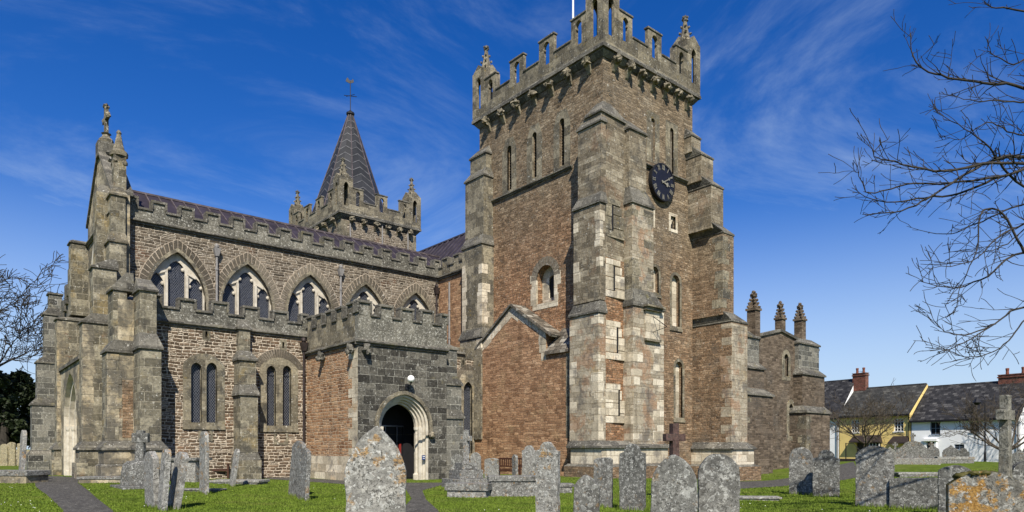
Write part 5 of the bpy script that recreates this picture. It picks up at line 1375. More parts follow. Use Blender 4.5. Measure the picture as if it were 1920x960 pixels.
# ---- south-east chapel with three pinnacles
CN = 23.6; FCh = Face('S', CN)
cu = FCh.u
zg_ = lambda px, py: FCh.z(px, py)
x0, xm0, x1 = cu(1412), cu(1463), cu(1538)
mb = MB()
zpk, zev = zg_(1463, 622), zg_(1512, 652)
u0, u1 = x0, 2 * xm0 - x0 if False else cu(1530)
sl = arch(cu(1474), .55, zg_(1474, 705), zg_(1474, 672), .3, 4); sl2 = arch(cu(1483), .6, zg_(1484, 818), zg_(1484, 768), .4, 4)
mb.plate([(u0, -1), (u1, -1), (u1, zev), (xm0, zpk), (u0, zev)], [sl, sl2], FCh.O, FCh.U, UPV, .4, 0)
for h in (sl, sl2):
    xs = [p[0] for p in h]; zs_ = [p[1] for p in h]; c = sum((min(xs), max(xs))) / 2
    mb.plate(arch(c, max(xs) - min(xs) + .6, min(zs_) - .3, max(zs_) - .3, .6, 5), [h], FCh.out(.02), FCh.U, UPV, .1, 2); fb(mb, FCh, min(xs), max(xs), min(zs_), max(zs_), -.25, -.2, 2)
for (p, q_) in (((xm0, zpk), (u1 + .3, zev - .1)), ((xm0, zpk), (u0 - .3, zev - .1))):
    mb.obox(FCh.P(p[0], p[1], .12), FCh.U * (q_[0] - p[0]) + UPV * (q_[1] - p[1]), -FCh.N * .6, UPV * .18, 1)
mb.box(u0, u1, CN + .4, 33, -1, zev - .3, 0)
mb.add([(u0, CN + .4, zev), (xm0, CN + .4, zpk - .1), (xm0, 33, zpk - .1), (u0, 33, zev), (u1, CN + .4, zev), (u1, 33, zev)], [(0, 1, 2, 3), (1, 4, 5, 2)], 3)
chapel = part('chapel', mb, [M['chapel'], M['coping'], M['weather'], M['lead']], label='small gabled chapel with three crocketed pinnacles'); fixn(chapel)
def chapel_buttress(p0, p1, st, y):
    F = Face('S', y); a, b = F.u(p0), F.u(p1); mb = MB(); S_ = []
    zf = lambda py: zz(py, (a + b) / 2, y)
    for i, (ya_, yb_, sh, ins) in enumerate(st): S_.append((zf(ya_) if i else -1.2, zf(yb_), a + ins, b - ins * .5, y + sh, CN + 1.6))
    for i in range(len(S_)):
        z0, z1, *f = S_[i]; mb.box(*f, z0, z1, 0 if i < len(S_) - 1 else 2)
        n = S_[i + 1][2:] if i + 1 < len(S_) else (f[0] + .3, f[1] - .3, f[2] + .4, f[3])
        g_ = (f[0] - .1, f[1] + .1, f[2] - .1, f[3]); mb.box(*g_, z1, z1 + .1, 1); mb.frustum(g_, z1 + .1, n, z1 + .5, 1)
    quoins(mb, S_[0][2], S_[0][4], 1, 1, .5, S_[0][1] - .1, 3, .4, .8, .4, q=qr)
    part('buttress', mb, [M['chapel'], M['coping'], M['ashlar'], M['weather']], chapel)
chapel_buttress(1398, 1449, ((900, 742, 0, 0), (735, 690, .5, .25), (684, 628, .9, .1)), 22.0)
chapel_buttress(1512, 1556, ((900, 775, 0, 0), (770, 704, .35, .15), (698, 645, .7, .35)), 22.6)
mb = MB(); Fq = Face('W', cu(1398) + .2); mb.box(cu(1392), cu(1412), CN - .2, CN + 1.2, -1, zg_(1400, 700), 0); mb.frustum((cu(1392), cu(1412), CN - .2, CN + 1.2), zg_(1400, 700), (cu(1402), cu(1412), CN - .2, CN + 1.2), zg_(1400, 640), 1); part('buttress', mb, [M['chapel'], M['weather']], chapel)
for px, yb_, ym_, yt_, yy in ((1413, 626, 583, 546, 23.2), (1463, 626, 600, 566, 23.90), (1500, 650, 602, 569, 24.2)):
    x = eN(px, yy); zf = lambda py: zz(py, x, yy); mb = MB(); r_ = .29 if px != 1463 else .25
    mb.box(x - r_, x + r_, yy - r_, yy + r_, zf(yb_) - .8, zf(ym_), 0)
    mb.box(x - r_ * 1.25, x + r_ * 1.25, yy - r_ * 1.25, yy + r_ * 1.25, zf(ym_), zf(ym_) + .14, 0)
    h_ = zf(yt_) - zf(ym_) - .14
    mb.lathe((x, yy, zf(ym_) + .14), [(r_ * 1.3, 0), (r_ * .95, h_ * .18), (r_ * .55, h_ * .5), (r_ * .22, h_ * .82)], 4, 0, rot=math.pi / 4)
    for i in range(4):
        f_ = .1 + i * .2; rr = r_ * (1.25 - f_ * 1.15)
        for j in range(4):
            a = math.pi / 4 + j * math.pi / 2; mb.ball((x + rr * math.cos(a), yy + rr * math.sin(a), zf(ym_) + .14 + h_ * f_), .10, 0, n=6, rough=.5, seed=i + j)
    zt_ = zf(yt_); mb.ball((x, yy, zt_ - .08), .13, 0, n=8, rough=.5)
    for j in range(4): a = j * math.pi / 2; mb.ball((x + .16 * math.cos(a), yy + .16 * math.sin(a), zt_ - .22), .09, 0, n=6)
    part('pinnacle', mb, [M['chapel']], chapel)
# chancel body linking the pieces behind the towers
mb = MB(); mb.box(EE + .02, 50, 33.2, 46.5, -.5, 9.0, 0); mb.add([(31, 33, 9), (50, 33, 9), (50, 40, 12), (31, 40, 12)], [(0, 1, 2, 3)], 1); part('chancel_wall', mb, [M['tower_s'], M['lead']])
# ---------------------------------------------------------------- ground, paths
def ground_sheet():
    xs = np.concatenate([np.linspace(-400, -30, 12), np.linspace(-28, 110, 150), np.linspace(116, 900, 14)])
    ys = np.concatenate([np.linspace(-300, -6, 8), np.linspace(-4, 110, 130), np.linspace(116, 900, 14)])
    v = [(x, y, gz(x, y)) for y in ys for x in xs]; n = len(xs)
    f = [(j * n + i, j * n + i + 1, (j + 1) * n + i + 1, (j + 1) * n + i) for j in range(len(ys) - 1) for i in range(n - 1)]
    mb = MB(); mb.add(v, f); return mb.build('ground', M['grass'], uv=False, smooth=True, origin=(0, 0, 0))
gr_o = ground_sheet(); gr_o['kind'] = 'structure'
def inpoly(x, y, poly):
    c = False; j = len(poly) - 1
    for i in range(len(poly)):
        xi, yi = poly[i]; xj, yj = poly[j]
        if (yi > y) != (yj > y) and x < (xj - xi) * (y - yi) / (yj - yi) + xi: c = not c
        j = i
    return c
PATHS = []
def path(name, pairs, n=14):
    """strip between two edges, both given as ground points seen at picture positions"""
    L = [on_ground(*a) for a, b in pairs]; Rr = [on_ground(*b) for a, b in pairs]
    v = []; f = []
    segs = []
    for k in range(len(pairs) - 1):
        for i in range(n):
            t = i / n; segs.append((L[k].lerp(L[k + 1], t), Rr[k].lerp(Rr[k + 1], t)))
    segs.append((L[-1], Rr[-1])); m = 8
    for a, b in segs:
        for j in range(m + 1):
            p = a.lerp(b, j / m); v.append((p.x, p.y, gz(p.x, p.y) + .03 - (.022 if j in (0, m) else 0)))
    for i in range(len(segs) - 1):
        for j in range(m): f.append((i * (m + 1) + j, i * (m + 1) + j + 1, (i + 1) * (m + 1) + j + 1, (i + 1) * (m + 1) + j))
    mb = MB(); mb.add(v, f); o = mb.build(name, M['tar'], uv=False, smooth=True); fixn(o); o['kind'] = 'structure'
    if o.data.polygons[0].normal.z < 0: o.data.flip_normals()
    PATHS.append([(p.x, p.y) for p in L] + [(p.x, p.y) for p in reversed(Rr)])
path('path', [((40, 1150), (260, 1150)), ((119, 958), (212, 958)), ((90, 930), (168, 922)), ((66, 912), (146, 906)), ((66, 893), (150, 897))])
path('path', [((715, 1100), (880, 1100)), ((752, 958), (822, 958)), ((772, 935), (800, 938)), ((762, 920), (792, 920)), ((735, 906), (838, 906))])
path('path', [((1380, 917), (1380, 903)), ((1480, 911), (1480, 896)), ((1560, 903), (1570, 872)), ((1612, 894), (1600, 866))])
path('path', [((300, 893.5), (300, 891)), ((500, 898), (500, 893)), ((700, 912), (700, 906))])

def grass_tufts():
    q = np.random.default_rng(4)
    P, F = [], []
    pts = []
    N_ = 210000
    # denser near the eye, thinning with distance
    px = q.uniform(-20, 1940, N_); D = 12.5 / (1 - q.uniform(0, .70, N_))
    for a, d in zip(px, D):
        if d > 42: continue
        ra, rb = ratio(a); x, y = ra * d, rb * d
        if (PW - .3 < x < PE + .3 and y > PS - .1) or (y > NA and 5 < x < 24) or (y > 20.8 and x > 23 and x < 34): continue
        if any(inpoly(x, y, p) for p in PATHS): continue
        pts.append((x, y, d))
    for x, y, d in pts:
        z = gz(x, y); h = q.uniform(.02, .045); w = (.005 + .0006 * d) * q.uniform(.7, 1.5); an = q.uniform(0, 6.28); le = q.uniform(-.03, .03, 2)
        b = len(P); cx, cy = math.cos(an) * w, math.sin(an) * w
        P += [(x - cx, y - cy, z - .01), (x + cx, y + cy, z - .01), (x + le[0], y + le[1], z + h)]; F.append((b, b + 1, b + 2))
    me = bpy.data.meshes.new('grass'); me.from_pydata(P, [], F); me.materials.append(M['blade']); o = bpy.data.objects.new('grass', me); C.objects.link(o); o['kind'] = 'stuff'
    tag(o, 'short mown grass of the churchyard lawn', 'grass')
    # daisies
    mb = MB(); r2 = random.Random(8)
    for _ in range(450):
        a = r2.uniform(0, 1920); d = 14 / (1 - r2.uniform(0, .68)); ra, rb = ratio(a); x, y = ra * d, rb * d
        if mnoise.noise(Vector((x * .35, y * .35, 3))) < .16 + r2.uniform(0, .2): continue
        if (PW - .3 < x < PE + .3 and y > PS - .1) or (y > NA and 5 < x < 24) or (y > 20.8 and 23 < x < 34) or any(inpoly(x, y, p) for p in PATHS): continue
        z = gz(x, y) + r2.uniform(.04, .075); s_ = r2.uniform(.008, .016)
        mb.add([(x + s_ * math.cos(k * 1.047), y + s_ * math.sin(k * 1.047), z) for k in range(6)] + [(x, y, z + .012)], [(k, (k + 1) % 6, 6) for k in range(6)])
    o = mb.build('daisies', M['daisy'], uv=False); o['kind'] = 'stuff'; tag(o, 'white daisies scattered over the lawn', 'daisies')
grass_tufts()

# ---------------------------------------------------------------- headstones
def outline(style, w, h):
    a = w / 2
    if style == 'round': return arch(0, w, 0, h - a * .95, a * .95 - 1e-2, 7)
    if style == 'seg': return arch(0, w, 0, h - a * .45, a * .45, 6)
    if style == 'point': return arch(0, w, 0, h - w * .72, w * .72, 7)
    if style == 'gothic': return arch(0, w, 0, h - w * .92, w * .92, 8)
    if style == 'gable': return [(-a, 0), (a, 0), (a, h - a * .75), (0, h), (-a, h - a * .75)]
    if style == 'flat': return [(-a, 0), (a, 0), (a * 1.0, h - .05), (a * .7, h), (-a * .6, h - .015), (-a, h - .06)]
    if style == 'shoulder':
        s_ = .62; p = [(-a, 0), (a, 0), (a, h - a * .72), (a * s_, h - a * .62)]
        for i in range(9): t = math.pi * i / 8; p.append((a * s_ * math.cos(t), h - a * .58 + a * .58 * math.sin(t)))
        return p + [(-a * s_, h - a * .62), (-a, h - a * .72)]
    if style == 'ogee':
        p = [(-a, 0), (a, 0), (a, h - a * 1.0)]
        for i in range(8): t = i / 7; p.append((a * (1 - t) ** 1.0 * (.92 + .2 * math.sin(t * math.pi * 2)), h - a * 1.0 + a * 1.0 * (t ** .8)))
        p.append((0, h))
        for i in range(6, -1, -1): t = i / 7; p.append((-a * (1 - t) ** 1.0 * (.92 + .2 * math.sin(t * math.pi * 2)), h - a * 1.0 + a * 1.0 * (t ** .8)))
        return p + [(-a, h - a * 1.0)]
STONES = []; STONES_LAST = ['', None]
GROUP_H = 'headstones of the churchyard'
def headstone(px, app, ytop, D, style, mat, label, face=None, t=.11, lean=0.0, tilt=0.0, zbase=None, name='headstone', w=None):
    """px: middle, app: apparent width, ytop: top of stone as sighted, D: distance"""
    p = at(px, ytop, D); g_ = gz(p.x, p.y) if zbase is None else zbase
    h = p.z - g_
    th = math.atan2(p.x, p.y)                        # bearing of the stone
    if face is None: face = 270.0
    rz = R(180 - face)                               # face = compass bearing the front looks to
    inc = R(face) - (th + math.pi)
    if w is None: w = max(.25, (app * D / FPX - t * abs(math.sin(inc))) / max(.25, abs(math.cos(inc))))
    mb = MB(); q = random.Random(int(px * 7))
    o2 = outline(style, w, h + .25)
    # resample the edge and roughen it a little
    pl = []
    for i in range(len(o2)):
        a, b = Vector(o2[i]), Vector(o2[(i + 1) % len(o2)]); n = max(1, int((b - a).length / .12))
        for k in range(n):
            c = a.lerp(b, k / n); nn = mnoise.noise(Vector((c.x * 5 + px, c.y * 5, D))) * .02
            pl.append((c.x + nn, c.y - .25 + mnoise.noise(Vector((c.x * 5, c.y * 5 + px, 7))) * .02))
    mb.plate(pl, [], Vector((0, -t / 2, 0)), Vector((1, 0, 0)), UPV, t)
    # one mesh, origin at the foot, built facing -y then turned
    V = mb.v; me_o = mb.build(name, mat, None, origin=(0, 0, 0), uv=False, bevel=.014)
    bm = bmesh.new(); bm.from_mesh(me_o.data); bmesh.ops.remove_doubles(bm, verts=bm.verts, dist=1e-5); bmesh.ops.recalc_face_normals(bm, faces=bm.faces); bm.to_mesh(me_o.data); bm.free()
    me_o.location = (p.x, p.y, g_); me_o.rotation_euler = (R(tilt), R(lean), rz)
    tag(me_o, label, 'headstone', GROUP_H); STONES.append((p.x, p.y, w, t, rz)); STONES_LAST[0] = me_o.name; STONES_LAST[1] = (w, h, t)
    return me_o
H = headstone
SG, SP, SD, SO, SY = M['stone_grey'], M['stone_pale'], M['stone_dark'], M['stone_orange'], M['stone_yellow']
H(705, 112, 798, 7.6, 'gothic', SP, 'tall pointed grey headstone with orange and white lichen, closest to the porch path', face=212, t=.12)
H(1264, 86, 851, 9.4, 'point', SG, 'pointed headstone with ring lichens and a pale right edge', face=236, t=.13)
H(1347, 76, 850, 10.0, 'round', SG, 'broad round-topped headstone covered in pale ring lichens, beside the pointed one', face=228, t=.11)
H(1027, 46, 829, 13.0, 'shoulder', SP, 'tall narrow shouldered headstone with an orange lichen streak down its middle', face=245, t=.13)
H(1099, 50, 890, 12.6, 'point', SG, 'short pointed headstone leaning close to the flat-topped one', face=240, t=.10)
H(1131, 36, 858, 17.2, 'flat', SG, 'flat-topped upright headstone behind the short pointed one', face=250, t=.12)
H(1186, 50, 832, 16.4, 'shoulder', SD, 'tall dark headstone with a rounded shouldered top and a white patch at its right', face=245, t=.14)
H(992, 27, 835, 27.5, 'shoulder', SP, 'pale grey shouldered headstone in front of the wooden bench', face=250, t=.13)
H(922, 28, 859, 30.0, 'flat', SP, 'low pale flat-topped headstone at the left end of the wooden bench', face=250, t=.1)
H(892, 20, 848, 31.0, 'round', SP, 'pale round headstone right behind the thin stone cross', face=250, t=.1)
H(856, 22, 852, 31.5, 'seg', SG, 'grey headstone at the foot of the porch corner buttress', face=250, t=.1)
H(966, 9, 852, 27.2, 'round', SG, 'narrow grey headstone seen edge-on beside the shouldered one', face=276, t=.12, lean=-1)
H(553, 26, 826, 21.0, 'seg', SG, 'grey headstone leaning right, left one of the touching pair by the porch wall', face=272, t=.13, tilt=-5)
H(568, 22, 840, 19.6, 'seg', SG, 'weathered grey headstone leaning right, right one of the touching pair by the porch wall', face=272, t=.12, tilt=-3)
H(383, 17, 808, 22.0, 'round', SP, 'tall slim upright headstone below the paired lancets', face=270, t=.13)
H(435, 11, 840, 25.5, 'round', SP, 'thin pale headstone tilting right near the aisle buttress', face=270, t=.11, tilt=-8)
H(286, 26, 846, 17.0, 'seg', SP, 'ribbed weathered headstone at the left of the crowded leaning three', face=268, t=.14, tilt=1.5)
H(304, 18, 840, 16.2, 'round', SP, 'pinkish headstone standing tallest in the crowded leaning three', face=270, t=.13, tilt=-4)
H(325, 24, 846, 16.6, 'seg', SP, 'headstone leaning right at the right of the crowded leaning three', face=268, t=.14, tilt=-9)
H(40, 15, 806, 28.0, 'round', SP, 'pale round-topped headstone standing by the far left ledger tomb', face=268, t=.15, tilt=-2.5)
H(1502, 42, 838, 22.0, 'round', SG, 'round-topped grey headstone, left one of the pair beyond the road', face=250, t=.12)
H(1549, 46, 843, 21.0, 'shoulder', SD, 'darker shouldered headstone with a pale right edge, right one of the pair beyond the road', face=245, t=.13)
H(1640, 64, 836, 17.5, 'seg', SG, 'broad square grey headstone with a slightly curved mossy top', face=250, t=.13)
H(1718, 90, 895, 17.0, 'flat', SD, 'low wide dark slab headstone beside the broad square one', face=246, t=.16)
H(1791, 56, 872, 15.0, 'seg', SD, 'low rounded dark headstone behind the mossy lichened one', face=246, t=.13)
H(1846, 124, 884, 8.0, 'seg', SO, 'thick headstone with orange lichen and a mossy top at the lower right', face=245, t=.22)
mossy = bpy.data.objects[STONES_LAST[0]]
mw, mh, mt_ = STONES_LAST[1]
mb = MB(); qm = random.Random(6)
for _ in range(46):                                       # cushion of moss on its curved top
    x = qm.uniform(-.36, .16) * mw; zt_m = mh - .22 * mw * (1 - math.sqrt(max(0, 1 - (2 * x / mw) ** 2)))
    mb.ball((x, qm.uniform(-.5, .5) * mt_, zt_m - .01 - abs(qm.gauss(0, .015))), qm.uniform(.025, .05), n=8, rough=.8, sq=(1.3, 1.1, .7), seed=x * 9)
o = mb.build('moss', M['moss'], mossy, ploc=(0, 0, 0), uv=False, smooth=True)
H(1930, 64, 862, 9.5, 'round', SD, 'dark headstone cut by the right edge of the picture', face=240, t=.14)
H(1668, 22, 838, 47, 'ogee', SP, 'pale rounded headstone left of the crossed memorial', face=262, t=.15)
H(1693, 16, 848, 48, 'round', SG, 'small headstone leaning against the crossed memorial', face=262, t=.15)
H(1749, 22, 834, 50, 'ogee', SG, 'peaked headstone just right of the crossed memorial', face=262, t=.16)
H(1783, 28, 834, 50, 'ogee', SG, 'peaked headstone under the white cottage, left of a paired set', face=262, t=.16)
H(1806, 20, 840, 51, 'shoulder', SD, 'darker shouldered headstone under the white cottage, right of a paired set', face=262, t=.16)
H(1893, 30, 850, 36, 'ogee', SD, 'dark headstone partly behind the tall granite cross', face=255, t=.15)
H(1912, 26, 842, 38, 'ogee', SG, 'grey scalloped headstone at the far right behind the tall cross', face=255, t=.15)
# background row along the boundary wall under the yew
for px, app, yt, st, lb in ((8, 14, 832, 'round', 'yellowish round headstone against the left boundary wall, under the yew'), (22, 14, 829, 'seg', 'yellowish curved headstone against the left boundary wall, middle of its row'),
                            (38, 10, 831, 'flat', 'flat yellowish headstone against the left boundary wall, behind the pale round one')):
    H(px, app, yt, 57, st, SY, lb, face=230, t=.15)

def long_grass():
    q = random.Random(31); P, F = [], []
    for x0, y0, w, t, rz in STONES:
        c, s_ = math.cos(rz), math.sin(rz)
        if math.hypot(x0, y0) > 40: continue
        for _ in range(int(260 * w)):
            e = q.random(); d = abs(q.gauss(0, .06)) + .01
            if e < .8: lx, ly = q.uniform(-w / 2 - .05, w / 2 + .05), (t / 2 + d) * (-1 if q.random() < .6 else 1)
            else: lx, ly = (w / 2 + d) * q.choice((-1, 1)), q.uniform(-t / 2, t / 2)
            x, y = x0 + lx * c - ly * s_, y0 + lx * s_ + ly * c; z = gz(x, y); h = q.uniform(.06, .15); a = q.uniform(0, 6.28); b = len(P)
            P += [(x - .009 * math.cos(a), y - .009 * math.sin(a), z - .01), (x + .009 * math.cos(a), y + .009 * math.sin(a), z - .01), (x + q.uniform(-.05, .05), y + q.uniform(-.05, .05), z + h)]; F.append((b, b + 1, b + 2))
    me = bpy.data.meshes.new('long_grass'); me.from_pydata(P, [], F); me.materials.append(M['blade']); o = bpy.data.objects.new('long_grass', me); C.objects.link(o); o['kind'] = 'stuff'
    tag(o, 'longer grass left uncut round the feet of the headstones', 'grass')
long_grass()
def cross_shape(mb, c, w, d, h, arm, az, at_=.64, taper=.8, mat=0):
    """Latin cross standing at c; arms along y rotated by az"""
    m = Matrix.Rotation(az, 4, 'Z'); T = Vector(c)
    def B(x0, x1, y0, y1, z0, z1, k=1.0):
        v = [(x0, y0, z0), (x1, y0, z0), (x1, y1, z0), (x0, y1, z0), (x0 * k, y0 * k, z1), (x1 * k, y0 * k, z1), (x1 * k, y1 * k, z1), (x0 * k, y1 * k, z1)]
        mb.add([m @ Vector(p) + T for p in v], [(3, 2, 1, 0), (4, 5, 6, 7), (0, 1, 5, 4), (1, 2, 6, 5), (2, 3, 7, 6), (3, 0, 4, 7)], mat)
    zc = h * at_; aw = w * .95 / 2
    B(-d / 2, d / 2, -w / 2, w / 2, 0, zc - aw, taper); k = taper
    B(-d / 2 * k, d / 2 * k, -w / 2 * k, w / 2 * k, zc - aw, h)
    B(-d / 2 * k * .96, d / 2 * k * .96, -arm, -w / 2 * k, zc - aw, zc + aw); B(-d / 2 * k * .96, d / 2 * k * .96, w / 2 * k, arm, zc - aw, zc + aw)
def steps(mb, c, sizes, z0, az=0.0, mat=0):
    m = Matrix.Rotation(az, 4, 'Z'); z = z0
    for s_, h in sizes:
        v = [m @ Vector(p) + Vector((c[0], c[1], 0)) for p in ((-s_, -s_, z), (s_, -s_, z), (s_, s_, z), (-s_, s_, z), (-s_ * .97, -s_ * .97, z + h), (s_ * .97, -s_ * .97, z + h), (s_ * .97, s_ * .97, z + h), (-s_ * .97, s_ * .97, z + h))]
        mb.add(v, [(3, 2, 1, 0), (4, 5, 6, 7), (0, 1, 5, 4), (1, 2, 6, 5), (2, 3, 7, 6), (3, 0, 4, 7)], mat); z += h
    return z
def memorial(name, label, p, build):
    t = thing(name, label, 'memorial cross', p, 0.0, 'stone cross memorials'); build(t); return t
# tall granite cross at the right
p = at(1885, 840, 9.4); p.z = gz(p.x, p.y); ztop = at(1885, 741, 9.4).z
def bld(t):
    mb = MB(); z = steps(mb, p, ((.34, .45), (.26, .25)), p.z - .1, R(25)); mb.build('base', M['stone_plain'], t, uv=False, bevel=.012)
    mb = MB(); cross_shape(mb, (p.x, p.y, z), .15, .14, ztop - z, .21, R(88), .83, .80); mb.build('cross', M['stone_plain'], t, uv=False, bevel=.008)
memorial('stone_cross', 'tall pale granite cross with a tapering shaft at the right edge', p, bld)
# red-brown cross in front of the tower
p2 = at(1264, 852, 20.0); p2.z = gz(p2.x, p2.y); zt2_ = at(1264, 794, 20).z
def bld(t):
    mb = MB(); z = steps(mb, p2, ((.42, .3), (.32, .3)), p2.z - .1, R(10)); mb.build('base', M['stone_mauve'], t, uv=False, bevel=.012)
    mb = MB(); cross_shape(mb, (p2.x, p2.y, z), .22, .22, zt2_ - z, .33, R(70), .76, .95); mb.build('cross', M['stone_mauve'], t, uv=False, bevel=.008)
memorial('stone_cross', 'reddish brown granite cross standing before the clock tower', p2, bld)
# mossy celtic-looking cross on a rounded base at the left
p3 = at(264, 900, 24.5); p3.z = gz(p3.x, p3.y); zt3 = at(264, 806, 24.5).z
def bld(t):
    mb = MB(); steps(mb, p3, ((.80, .14),), p3.z - .05, R(5)); mb.lathe((p3.x, p3.y, p3.z + .09), [(.66, 0), (.64, .45), (.58, .72), (.46, .84), (.22, .87)], 8); mb.build('base', SD, t, uv=False, bevel=.015)
    mb = MB(); cross_shape(mb, (p3.x, p3.y, p3.z + .93), .36, .26, zt3 - p3.z - .95, .29, R(50), .76, .72)
    mb.build('cross', M['stone_dark'], t, uv=False, bevel=.02)
memorial('stone_cross', 'dark rough stone cross on a rounded boulder-like base by the west front', p3, bld)
# thin cross on stepped base near the porch
p4 = at(874, 915, 26.0); p4.z = gz(p4.x, p4.y); zt4 = at(874, 806, 26.0).z
def bld(t):
    mb = MB(); z = steps(mb, p4, ((.72, .38), (.50, .34), (.34, .26)), p4.z - .06, R(-10)); mb.build('base', SG, t, uv=False, bevel=.02)
    mb = MB(); cross_shape(mb, (p4.x, p4.y, z), .20, .16, zt4 - z, .24, R(15), .74, .85); mb.build('cross', M['stone_pale'], t, uv=False, bevel=.01)
memorial('stone_cross', 'thin pale cross on a three-step base beside the porch path', p4, bld)
# memorial with three small crosses on the far mound
p5 = at(1712, 862, 47.0); p5.z = gz(p5.x, p5.y)
def bld(t):
    mb = MB(); az = R(-8)
    m = Matrix.Rotation(R(180 - 250), 4, 'Z')
    W_ = 2.5; h_ = at(1712, 826, 47).z - p5.z
    pts = [(-W_ / 2, 0), (W_ / 2, 0), (W_ / 2, .5), (W_ * .42, .55), (W_ * .40, h_ * .62), (W_ * .3, h_ * .70), (W_ * .18, h_ * .92), (0, h_), (-W_ * .18, h_ * .92), (-W_ * .3, h_ * .70), (-W_ * .40, h_ * .62), (-W_ * .42, .55), (-W_ / 2, .5)]
    mb.plate(pts, [], p5 + m @ Vector((0, -.15, 0)), m @ Vector((1, 0, 0)), UPV, .35); mb.build('panel', SG, t, uv=False, bevel=.03)
    mb = MB(); mb.obox(p5 + m @ Vector((-1.6, -.45, -.1)), m @ Vector((3.2, 0, 0)), m @ Vector((0, .9, 0)), UPV * .5); mb.build('base', SP, t, uv=False, bevel=.03)
    for x, z, s_ in ((0, h_ - .02, .55), (-W_ * .43, h_ * .6, .55), (W_ * .43, h_ * .6, .55)):
        mb = MB(); c = p5 + m @ Vector((x, 0, 0)); cross_shape(mb, (c.x, c.y, p5.z + z), .14, .12, s_, .17, R(180 - 250) + R(90), .66, .9); mb.build('finial_cross', SG, t, uv=False, bevel=.012)
t5 = thing('memorial', 'large family memorial with a peaked panel and three small crosses before the cottages', 'memorial', p5); bld(t5)

# tombs, ledgers and kerbs
def slab_tomb(label, corners, z0, h, slab, mats, name='tomb', over=.08, cat='tomb'):
    a = [Vector((c.x, c.y, 0)) for c in corners]; cen = sum(a, Vector()) / len(a); g_ = gz(cen.x, cen.y)
    t = thing(name, label, cat, (cen.x, cen.y, g_)); 
    sh = [cen + (c - cen) * (1 + over / max(.2, (c - cen).length)) for c in a]
    mb = MB(); mb.prism([(c.x, c.y) for c in a], g_ - .3, g_ + h - slab); o = mb.build('body', mats[0], t, uv=True, bevel=.012); fixn(o)
    mb = MB(); mb.prism([(c.x, c.y) for c in sh], g_ + h - slab + .002, g_ + h); o = mb.build('slab', mats[1], t, uv=False, bevel=.015); fixn(o)
    return t
def quad(px0, px1, D, depth, az):
    p = at(px0, 900, D); q_ = at(px1, 900, D); u = (q_ - p); u.z = 0; n = Vector((-u.y, u.x, 0)).normalized() * depth
    m = Matrix.Rotation(az, 4, 'Z'); c = (p + q_ + n) / 2
    return [m @ (v - c) + c for v in (p, q_, q_ + n, p + n)]
slab_tomb('low ledger tomb with a thick lichened slab at the left edge of the lawn', quad(-40, 62, 26.5, 1.0, R(-12)), 0, .48, .20, (M['cream'], SG))
slab_tomb('long low grave kerb of pale stone in front of the west door', quad(148, 245, 26.5, .9, R(6)), 0, .24, .10, (M['cream'], SG))
slab_tomb('pale chest tomb with a dark slab against the aisle wall', quad(322, 372, 27.8, .9, R(-10)), 0, .98, .12, (SP, SD), over=.14)
slab_tomb('flat grey ledger stone lying below the aisle windows', quad(395, 487, 27.0, .9, R(-6)), 0, .16, .1, (SG, SP))
slab_tomb('long raised tomb slab on a stone plinth right of the stepped cross', quad(918, 1010, 21.0, .9, R(4)), 0, .62, .16, (SG, SG))
slab_tomb('broken lichened block lying before the stepped cross', quad(842, 918, 20.6, .8, R(-14)), 0, .42, .22, (SP, SG))
slab_tomb('low kerbed grave slab behind the tall narrow headstone', quad(985, 1072, 22.5, .7, R(4)), 0, .30, .1, (SG, SG))
slab_tomb('flat white-spotted ledger stone on the lawn by the road', quad(1388, 1462, 19.5, .5, R(-8)), 0, .10, .06, (SP, SP))
slab_tomb('small grey ledger stone beside the mossy left cross', quad(330, 410, 23.0, .5, R(-4)), 0, .08, .05, (SG, SG))
slab_tomb('grey kerb slab lying on the mound below the memorials', quad(1690, 1780, 36.0, .7, R(-4)), 0, .22, .12, (SG, SP))
slab_tomb('long pale plinth stone under the peaked headstones', quad(1762, 1826, 47.5, .9, R(-4)), 0, .45, .2, (SG, SP))

# ---------------------------------------------------------------- benches
def bench(p, face, w, label):
    t = thing('park_bench', label, 'bench', p, R(180 - face), 'wooden benches against the church')
    def B(nm, boxes):
        mb = MB()
        for b in boxes: mb.box(*b)
        mb.build(nm, M['bench'], t, ploc=(0, 0, 0), uv=False, bevel=.006)
    a = w / 2
    B('seat', [(-a, a, -.25 + i * .115, -.25 + i * .115 + .085, .41, .44) for i in range(4)] + [(-a, a, -.26, -.22, .33, .40)])
    sl = [(-a, a, .235, .275, .86, .94), (-a, a, .235, .275, .52, .58)]
    n = int(w / .13)
    for i in range(n): x = -a + w * (i + .5) / n; sl.append((x - .03, x + .03, .245, .265, .582, .858))
    B('backrest', sl)
    for s_ in (-1, 1):
        x = s_ * (a - .03)
        B('leg', [(x - .035, x + .035, -.27, -.20, 0, .62)]); B('leg', [(x - .035, x + .035, .20, .27, 0, .90)])
        B('armrest', [(x - .04, x + .04, -.31, .198, .622, .66)])
p = at(955, 880, 31.0); p.z = gz(p.x, p.y); bench(p, 262, 1.75, 'brown slatted bench against the red gabled wall')
p = at(402, 880, 30.6); p.z = gz(p.x, p.y); bench(p, 200, 1.2, 'brown wooden bench tucked beside the aisle wall, half behind the slim headstone')

